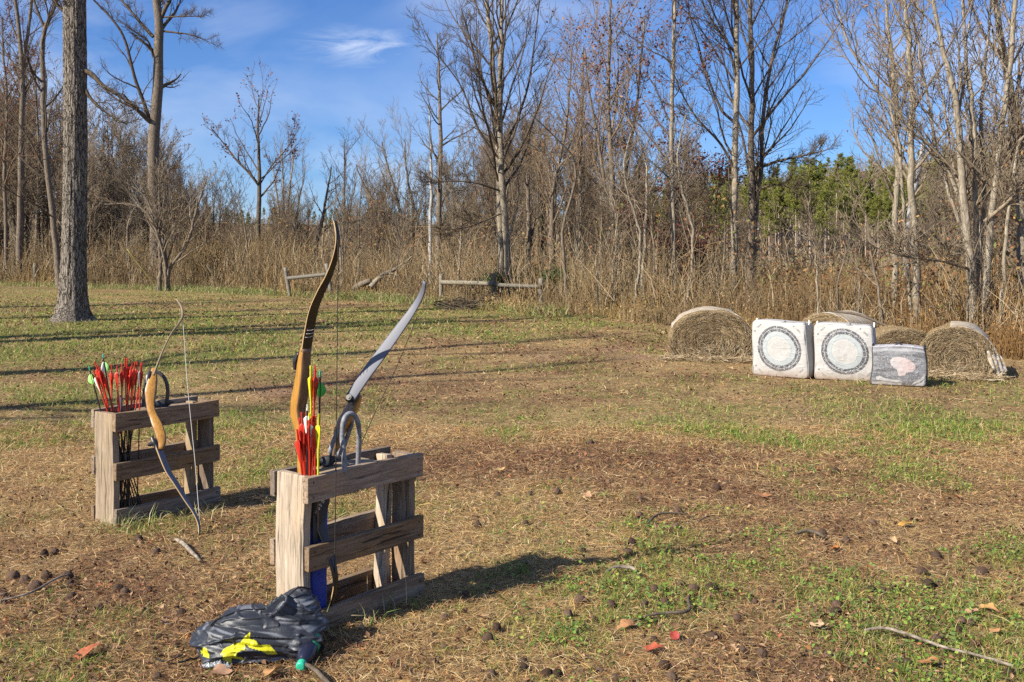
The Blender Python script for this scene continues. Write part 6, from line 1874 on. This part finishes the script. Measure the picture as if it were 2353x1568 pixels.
            tint = np.tile(np.array([0.35, 0.34, 0.36]), (*sh, 1)) * (0.6 + 0.8 * g1[..., None])
        d_ = np.clip(dirt, 0, 0.85)[..., None] * (1 if kind == 'ring' else 0.3)
        tint = tint * (1 - d_) + np.array([0.24, 0.155, 0.095]) * d_
        tint = tint * (0.93 + 0.14 * g1[..., None])
        idx = np.arange(A.size).reshape(sh)
        q_ = np.stack([idx[:-1, :-1], idx[:-1, 1:], idx[1:, 1:], idx[1:, :-1]], -1).reshape(-1, 4)
        V.append(P.reshape(-1, 3)); Q.append(q_ + o); T.append(tint.reshape(-1, 3)); o += A.size
    link('block', np_mesh('block', np.concatenate(V), np.concatenate(Q), None, np.concatenate(T), True), M_target, root)
    ms = M_strap_white if kind == 'ring' else M_strap
    for (xx, yy_) in ((-0.46, -0.1), (0.47, -0.1)):
        tube_obj('corner_tie', [(xx * w, yy_ * dth, h * 0.94), (xx * w * 1.02, yy_ * dth, h * 1.0), (xx * w * 1.0, yy_ * dth, h * 1.025), (xx * w * 0.98, yy_ * dth + 0.03, h * 0.97)], 0.010 if kind != 'ring' else 0.008, ms, root, 16, 8)
    if kind == 'ring':
        tube_obj('seam', [(x * w / 2, -dth * 0.36 + 0.03 * math.sin(k), h * 0.985 - 0.006 * (k % 2)) for k, x in enumerate(np.linspace(-0.85, 0.9, 9))], 0.0045, M_strap, root, 40, 6)
        for x in (-0.28, 0.10): tube_obj('handle', [(x * w - 0.012, -dth * 0.4, h * 0.985), (x * w, -dth * 0.42, h * 1.005), (x * w + 0.012, -dth * 0.4, h * 0.985)], 0.006, M_strap, root, 10, 6)
    else:
        tube_obj('handle', [(-0.03, -dth * 0.2, h * 0.97), (-0.02, -dth * 0.2, h * 1.05), (0.02, -dth * 0.2, h * 1.06), (0.045, -dth * 0.2, h * 0.97)], 0.011, M_strap, root, 16, 8)
    return root
target('left white bag target with dark ring, leaning right side view, soiled bottom edge', 1800, 866, R(-36), 0.71, 0.695, 0.30, 3, 'ring')
target('middle white bag target with dark ring, standing beside the small black target', 1943, 874, R(-26), 0.70, 0.685, 0.28, 9, 'ring')
target('small black bag target with pink oval and white shapes printed on it', 2065, 885, R(-22), 0.60, 0.46, 0.26, 14, 'vital')

# ------------------------------------------------------------------ fences, poles, logs
def post_between(root, p0, p1, r, m, name='post', S=12):
    o = tube_obj(name, [p0, (Vector(p0) + Vector(p1)) / 2, p1], [r, r * 0.97, r * 0.93], m, root, 8, S)
    return o
def fence(label, posts, rails, Y0):
    p = W(posts[0][0], posts[0][3], 1); root = None
    pts = []
    for (xt, yt, xb, yb) in posts:
        b_ = G(xb, yb); b_.z = -0.05
        t_ = W(xt, yt, b_.y)
        pts.append((b_, t_))
    root = empty('rail_fence', (pts[0][0].x, pts[0][0].y, 0)); setp(root, label, 'fence')
    for b_, t_ in pts: post_between(root, b_ - root.location, t_ - root.location, 0.075, M_fence)
    for (i, y0, j, y1, r) in rails:
        a = W((posts[i][0] + posts[i][2]) / 2, y0, pts[i][0].y - 0.09) - root.location; c = W((posts[j][0] + posts[j][2]) / 2, y1, pts[j][0].y - 0.09) - root.location
        post_between(root, a, c, r, M_fence, 'rail', 10)
fence('short wooden rail fence with two leaning posts behind the tall bow', [(655, 615, 667, 682), (750, 606, 763, 685)], [(0, 640, 1, 630, 0.07)], 38)
fence('mossy wooden rail fence with three posts in front of the twin trunk tree', [(1014, 630, 1014, 698), (1134, 628, 1138, 706), (1243, 640, 1244, 712)], [(0, 649, 1, 652, 0.075), (1, 655, 2, 659, 0.06)], 32)
b_ = G(80, 656); root = empty('fence_post', (b_.x, b_.y, 0)); setp(root, 'single grey fence post standing at the left edge before the weeds', 'post')
post_between(root, (0, 0, -0.05), (0.03, 0, 1.16), 0.12, M_fence, 'post')
post_between(root, (0.03, 0, 1.155), (0.03, 0, 1.18), 0.105, M_fence, 'post_top')
b_ = G(364, 667); root = empty('guy_guard', (b_.x, b_.y, 0)); setp(root, 'yellow guy wire guard slanting to the ground beside the shrubby sapling', 'guy wire')
t_ = W(292, 573, b_.y - 0.3) - root.location
tube_obj('guard', [(0, 0, 0), t_ * 0.5, t_], 0.014, M_guy, root, 10, 8)
tube_obj('anchor_rod', [(0.12, 0, -0.05), (0, 0, 0.02), t_ * 0.03], 0.02, M_nail, root, 6, 6)

def stick(name, label, pts, rad, m, cat='stick', twigs=()):
    base = Vector(pts[0]); root = empty(name, (base.x, base.y, base.z)); setp(root, label, cat)
    tube_obj('stem', [Vector(p) - root.location for p in pts], rad, m, root, 30, 8)
    for tp, tr in twigs: tube_obj('twig', [Vector(p) - root.location for p in tp], tr, m, root, 14, 6)
stick('fallen_log', 'curved fallen pale trunk leaning out of the weeds between the two fences', [W(852, 660, 37), W(870, 640, 37.1), W(890, 628, 37.3), W(915, 615, 37.5), W(950, 588, 38)], [0.10, 0.085, 0.07, 0.05, 0.02], M_bark_pale, 'log',
      [([W(890, 628, 37.3), W(905, 630, 37.2), W(920, 638, 37.1)], [0.04, 0.02]), ([W(925, 608, 37.6), W(930, 590, 37.6), W(945, 570, 37.8)], [0.03, 0.01])])
stick('fallen_log', 'dark grey log lying in the weeds left of the curved fallen trunk', [W(812, 664, 37.5), W(835, 652, 37.4), W(852, 645, 37.3)], [0.10, 0.12, 0.09], M_bark_grey, 'log')
stick('dead_branch', 'long dark dead branch lying over the weeds above the targets', [W(1905, 715, 15.5), W(1965, 722, 15.2), W(2000, 733, 15.0), W(2040, 750, 14.8), W(2075, 757, 14.6)], [0.012, 0.018, 0.022, 0.016, 0.01], M_stick_dark, 'branch',
      [([W(2020, 742, 14.9), W(1990, 748, 15), W(1965, 744, 15.1)], [0.012, 0.006])])
def gs(q_, z=0.015): 
    p = G(*q_); p.z = z; return p
stick('stick', 'short pale stick lying between the two bow stands', [gs((402, 1246)), gs((420, 1262), 0.03), gs((440, 1280), 0.025), gs((461, 1296))], [0.008, 0.011, 0.010, 0.007], M_stick)
stick('stick', 'pale knobby stick on the green grass right of the front stand shadow', [gs((1392, 1324), 0.02), gs((1415, 1318), 0.03), gs((1440, 1317), 0.028), gs((1455, 1321), 0.03), gs((1468, 1328), 0.015)], [0.004, 0.007, 0.009, 0.008, 0.004], M_stick)
Z7 = lambda x, y: zc((2200, 1300), 2.0986, x, y)
stick('stick', 'long thin grey stick with flaking bark in the lower right grass', [gs(Z7(825, 1275), 0.02), gs(Z7(950, 1290), 0.04), gs(Z7(1130, 1335), 0.035), gs(Z7(1320, 1395), 0.03), gs(Z7(1560, 1455), 0.03), gs(Z7(1760, 1500), 0.02)], [0.006, 0.0065, 0.006, 0.005, 0.005, 0.006], M_stick)
stick('stick', 'thick brown stick at the bottom edge below the bottle cap', [gs((676, 1537), 0.02), gs((700, 1546), 0.03), gs((725, 1560), 0.03), gs((760, 1590), 0.02)], [0.005, 0.008, 0.009, 0.009], M_stick_dark)
stick('stick', 'dark curved stick in the grass below the middle of the right meadow', [gs(Z7(390, 655), 0.02), gs(Z7(460, 650), 0.03), gs(Z7(530, 665), 0.03), gs(Z7(575, 680), 0.02)], [0.007, 0.010, 0.009, 0.006], M_stick_dark)
Z6 = lambda x, y: zc((1300, 1300), 2.099, x, y)
stick('stick', 'dark crooked twig lying among the walnuts in the centre foreground', [gs(Z6(1240, 1220), 0.02), gs(Z6(1400, 1185), 0.03), gs(Z6(1600, 1165), 0.03), gs(Z6(1605, 1090), 0.03), gs(Z6(1625, 1030), 0.02)], [0.004, 0.006, 0.008, 0.006, 0.004], M_stick_dark)
stick('stick', 'thin grey twig beside the walnut cluster at the lower left', [gs((0, 1392), 0.02), gs((70, 1378), 0.03), gs((130, 1350), 0.04), gs((160, 1335), 0.03)], [0.004, 0.005, 0.005, 0.003], M_stick)
stick('stick', 'forked bare twig at the tip of the bow shadow', [gs(Z6(1340, 600), 0.02), gs(Z6(1420, 555), 0.04), gs(Z6(1560, 548), 0.04), gs(Z6(1640, 552), 0.02)], [0.004, 0.007, 0.006, 0.003], M_stick_dark, 'stick', [([gs(Z6(1670, 580), .02), gs(Z6(1720, 560), .03), gs(Z6(1770, 540), .02)], [0.004, 0.003])])

def brush_pile():
    rng = np.random.default_rng(6)
    p = G(1078, 711); root = empty('brush_pile', (p.x, p.y, 0)); setp(root, 'low dark heap of cut branches at the weed edge below the right fence', 'brush pile')
    tb = Tubes(); n = 260
    c0 = np.stack([rng.normal(0, 0.42, n), rng.normal(0, 0.3, n), np.abs(rng.normal(0, 0.14, n))], -1)
    d = nrm(np.stack([rng.normal(0, 1, n), rng.normal(0, 1, n), rng.normal(0, 0.25, n)], -1)); L = rng.uniform(0.3, 0.9, (n, 1))
    P = np.stack([c0 - d * L / 2, c0 + rng.normal(0, 0.03, (n, 3)), c0 + d * L / 2], 1); P[..., 2] = np.maximum(P[..., 2], 0.01)
    tb.add(P, rng.uniform(0.006, 0.016, (n, 1)) * np.array([[1, 0.8, 0.4]]), 4)
    link('branches', tb.mesh('branches'), M_twig_dark, root)
brush_pile()

# ------------------------------------------------------------------ walnuts
def nut_mesh(seed):
    bm = bmesh.new(); bmesh.ops.create_icosphere(bm, subdivisions=4, radius=1.0)
    rng = np.random.default_rng(seed)
    V = np.array([v.co[:] for v in bm.verts])
    n_ = vnoise3(V * 2.2 + seed * 3.1, seed) - 0.5; n2 = vnoise3(V * 6 + seed, seed + 4) - 0.5
    seam = np.exp(-(V[:, 0] * 9 + n_ * 3) ** 2) * 0.07
    rr = 1 + n_ * 0.30 + n2 * 0.10 - seam
    V = V * rr[:, None] * np.array([1.0, 0.95, 0.88 + 0.14 * (seed % 2)])
    for v, c in zip(bm.verts, V): v.co = c
    for f in bm.faces: f.smooth = True
    me = bpy.data.meshes.new('walnut_husk'); bm.to_mesh(me); bm.free(); me.materials.append(M_nut)
    return me
nuts = [nut_mesh(k) for k in range(6)]
Z8 = lambda x, y: zc((0, 1500), 2.867, x, y)
LA = [(1450, 1455, 48), (1505, 1545, 40), (845, 1145, 38), (920, 1050, 35), (1395, 985, 36), (1755, 975, 38), (1640, 975, 35), (1565, 950, 25), (1460, 985, 28), (1460, 1070, 30), (1120, 1080, 35), (400, 1230, 35), (340, 1295, 38), (75, 1345, 25), (560, 1480, 38), (560, 1435, 32), (710, 1510, 38), (780, 1515, 36), (1005, 1170, 25), (760, 1250, 30), (910, 1240, 25), (365, 1520, 30), (1145, 1545, 30), (1050, 1500, 25), (610, 380, 20), (780, 370, 25), (1250, 695, 28), (1230, 750, 30), (280, 580, 25), (580, 570, 22), (1540, 490, 32), (1300, 525, 28), (1530, 590, 25), (1305, 410, 25), (990, 60, 25), (1760, 1280, 38), (1625, 1320, 28), (1330, 1080, 25), (1785, 340, 30), (1390, 1300, 20), (405, 380, 20), (70, 1160, 22), (200, 1020, 25), (940, 740, 22)]
LB = [(1190, 875, 35), (1230, 955, 40), (1300, 950, 28), (1570, 875, 40), (650, 1080, 38), (650, 1125, 38), (605, 1130, 25), (830, 1065, 28), (870, 985, 25), (945, 990, 25), (1440, 1185, 32), (1240, 1165, 32), (1500, 1195, 28), (1280, 1300, 30), (1510, 1335, 30), (180, 1390, 38), (50, 1370, 35), (600, 1400, 30), (700, 1430, 28), (1090, 1440, 32), (125, 1520, 28), (1280, 770, 40), (880, 555, 30), (560, 630, 30), (715, 670, 30), (25, 1165, 30), (135, 1060, 25), (1030, 1215, 25), (1420, 1235, 25), (640, 240, 24), (1740, 1510, 40)]
LC_ = [(115, 660, 58), (220, 690, 50), (300, 755, 60), (400, 660, 52), (580, 655, 65), (600, 725, 45), (30, 820, 45), (60, 865, 42), (20, 775, 30), (1020, 760, 48), (1075, 795, 42), (1280, 770, 40), (850, 930, 48), (1560, 970, 45), (610, 835, 45), (380, 470, 45), (470, 450, 40), (1190, 340, 38), (1340, 450, 40), (1350, 1530, 45), (1370, 1180, 35), (690, 220, 30), (1140, 175, 35)]
first = True
rnd = random.Random(4)
ALLN = [(Z6(x, y), r_ / 2.099 / 1.3056, 'centre foreground right of the bag') for x, y, r_ in LA] + [(Z7(x, y), r_ / 2.0986 / 1.3056, 'green foreground at the lower right') for x, y, r_ in LB] + [(Z8(x, y), r_ / 2.867 / 1.3056, 'straw at the lower left of the bag') for x, y, r_ in LC_]
for k, ((sx, sy), rp, where) in enumerate(ALLN):
    p = G(sx, sy + rp * 0.5)
    r_ = min(max(rp / FPX * p.y, 0.015), 0.032)
    o = bpy.data.objects.new('walnut_husk', nuts[k % 6]); COL.objects.link(o)
    o.location = (p.x, p.y, r_ * rnd.uniform(0.25, 0.6) + float(relief(np.array(p.x), np.array(p.y)))); o.scale = (r_ * rnd.uniform(0.85, 1.2), r_ * rnd.uniform(0.85, 1.1), r_ * rnd.uniform(0.8, 1.05))
    o.rotation_euler = (rnd.uniform(0, 6), rnd.uniform(0, 6), rnd.uniform(0, 6))
    setp(o, 'dark fallen walnut husk in the ' + where, 'walnut', 'fallen walnuts in the ' + where)

# ------------------------------------------------------------------ single bright fallen leaves
def leaf_obj(label, q_, size, col, lobes, rz, seed):
    rng = np.random.default_rng(seed)
    p = G(*q_); n = 56
    a = np.linspace(0, 2 * np.pi, n, endpoint=False)
    r_ = (0.62 + 0.30 * np.abs(np.cos(a * lobes / 2.0)) ** 1.5) * (1 - 0.25 * np.abs(np.sin(a))) + rng.normal(0, 0.02, n)
    rings = [0.33, 0.66, 1.0]
    V = [(0, 0, 0)]
    for f in rings:
        for k in range(n): V.append((math.cos(a[k]) * r_[k] * f, math.sin(a[k]) * r_[k] * f * 0.8, 0))
    V = np.array(V) * size
    V[:, 2] = (V[:, 1] / size) ** 2 * size * 0.55 + np.sin(V[:, 0] / size * 3 + seed) * size * 0.14 + 0.010
    T = [[0, 1 + k, 1 + (k + 1) % n] for k in range(n)]
    Q = [[1 + f * n + k, 1 + (f + 1) * n + k, 1 + (f + 1) * n + (k + 1) % n, 1 + f * n + (k + 1) % n] for f in (0, 1) for k in range(n)]
    tint = np.array(col) * rng.uniform(0.8, 1.15, (len(V), 1))
    o = len(V)
    V2 = np.vstack([V, V - np.array([0, 0, 0.0012])])
    root = empty('fallen_leaf', (p.x, p.y, float(relief(np.array(p.x), np.array(p.y))) + 0.012), rz); setp(root, label, 'leaf')
    root.rotation_euler = (rng.uniform(-0.5, 0.5), rng.uniform(-0.35, 0.35), rz)
    link('blade', np_mesh('blade', V2, np.array(Q), np.array(T), np.vstack([tint, tint]), True), M_bigleaf, root)
    tube_obj('leaf_stalk', [(-size * 0.5, 0, 0.004), (-size * 0.9, 0.004, 0.008), (-size * 1.25, -0.01, 0.014)], [0.0014, 0.001], M_stick, root, 8, 5)
for k, (q_, s, col, lb, lab) in enumerate([
    (Z6(1380, 1385), 0.045, (0.42, 0.10, 0.05), 5, 'bright red orange leaf by the largest walnut at the bottom centre'),
    (Z6(1520, 1305), 0.036, (0.36, 0.06, 0.045), 3, 'dark red leaf above the bright red orange leaf at the bottom centre'),
    (Z6(1215, 1240), 0.05, (0.40, 0.20, 0.09), 5, 'curled orange leaf left of the two red leaves'),
    (Z6(975, 410), 0.05, (0.45, 0.27, 0.15), 3, 'tan leaf standing on edge beyond the tip of the stand shadow'),
    (Z6(410, 250), 0.055, (0.50, 0.34, 0.15), 5, 'broad yellow tan leaf on the brown patch right of the front stand'),
    (Z6(325, 1185), 0.035, (0.42, 0.25, 0.13), 3, 'small tan leaf above two walnuts left of the foreground centre'),
    (Z6(945, 970), 0.024, (0.50, 0.22, 0.08), 3, 'tiny orange leaf below the knobby pale stick'),
    (Z7(1600, 1130), 0.05, (0.56, 0.30, 0.11), 5, 'pale orange maple leaf above the walnuts at the right foreground'),
    (Z7(1655, 1275), 0.048, (0.55, 0.28, 0.12), 5, 'orange leaf shading a walnut at the right foreground'),
    (Z7(1235, 1480), 0.05, (0.40, 0.20, 0.08), 3, 'upright brown orange leaf above the long grey stick'),
    (Z7(640, 742), 0.045, (0.55, 0.20, 0.05), 5, 'vivid orange leaf in the middle of the right meadow'),
    (Z7(188, 410), 0.055, (0.36, 0.17, 0.08), 5, 'crumpled rust leaf on the brown patch of the right meadow'),
    (Z7(1405, 405), 0.06, (0.48, 0.24, 0.09), 5, 'wide orange leaf near the dark branch litter at the right'),
    (Z7(975, 455), 0.035, (0.55, 0.20, 0.08), 3, 'small bright orange leaf right of the rust leaf'),
    (Z7(1000, 690), 0.045, (0.58, 0.38, 0.20), 3, 'narrow pale tan leaf right of the vivid orange leaf'),
    (Z7(1085, 590), 0.05, (0.50, 0.28, 0.06), 5, 'golden brown leaf above the narrow pale tan leaf'),
    (Z7(530, 1240), 0.042, (0.58, 0.40, 0.25), 5, 'pale buff leaf in the clover at the lower right'),
    (Z7(1650, 600), 0.04, (0.52, 0.30, 0.16), 5, 'buff leaf near the right border of the meadow'),
    (Z7(1495, 1150), 0.042, (0.45, 0.26, 0.16), 3, 'dull pink brown leaf beside the walnuts at the right foreground'),
    (Z8(750, 1360), 0.075, (0.42, 0.13, 0.06), 3, 'long curled rust red leaf in the lower left straw'),
    (Z8(1380, 1090), 0.04, (0.42, 0.24, 0.14), 3, 'small tan leaf left of the bag'),
    (ZB(1320, 1500), 0.055, (0.52, 0.28, 0.13), 5, 'orange leaf at the bottom edge in front of the bag'),
    (ZB(540, 1480), 0.05, (0.38, 0.22, 0.14), 3, 'brown leaf at the bottom edge left of the orange leaf'),
    (Z8(600, 1050), 0.03, (0.3, 0.15, 0.1), 3, 'small reddish leaf in the straw at the lower left')]):
    leaf_obj(lab, q_, s, col, lb, k * 1.7, k)

# taller single grass tufts standing at the foot of the stands
rng = np.random.default_rng(44)
cen = [G(520 / 1.3056 * 0.0 + 285, 1212), G(330, 1205), G(255, 1222), G(430, 1192), G(830, 1430), G(880, 1395), G(760, 1462), G(640, 1430), G(480, 1185)] + [G(166, 741) + Vector((0.55 * math.cos(a_), 0.5 * math.sin(a_), 0)) for a_ in np.linspace(3.3, 6.2, 9)]
X = []; Y = []
for c_ in cen:
    X.append(c_.x + rng.normal(0, 0.05, 26)); Y.append(c_.y + rng.normal(0, 0.025, 26))
X = np.concatenate(X); Y = np.concatenate(Y); nn = len(X)
tl = np.array([(0.22, 0.27, 0.08), (0.42, 0.36, 0.2), (0.35, 0.33, 0.14), (0.13, 0.2, 0.05), (0.5, 0.42, 0.26)])
v, q, t_, c = blades(X, Y - 0.03, rng.uniform(0.06, 0.16, nn), rng.uniform(0.003, 0.006, nn), rng.normal(1.0, 0.35, nn).clip(0.2, 1.5), rng.uniform(0, 6.28, nn), rng.uniform(0.2, 0.9, nn), tl[rng.integers(0, 5, nn)])
setp(link('grass_tufts', np_mesh('grass_tufts', v, q, t_, c), M_blade), 'unmown grass tufts along the foot of the pallet stands', 'grass', kind='stuff')
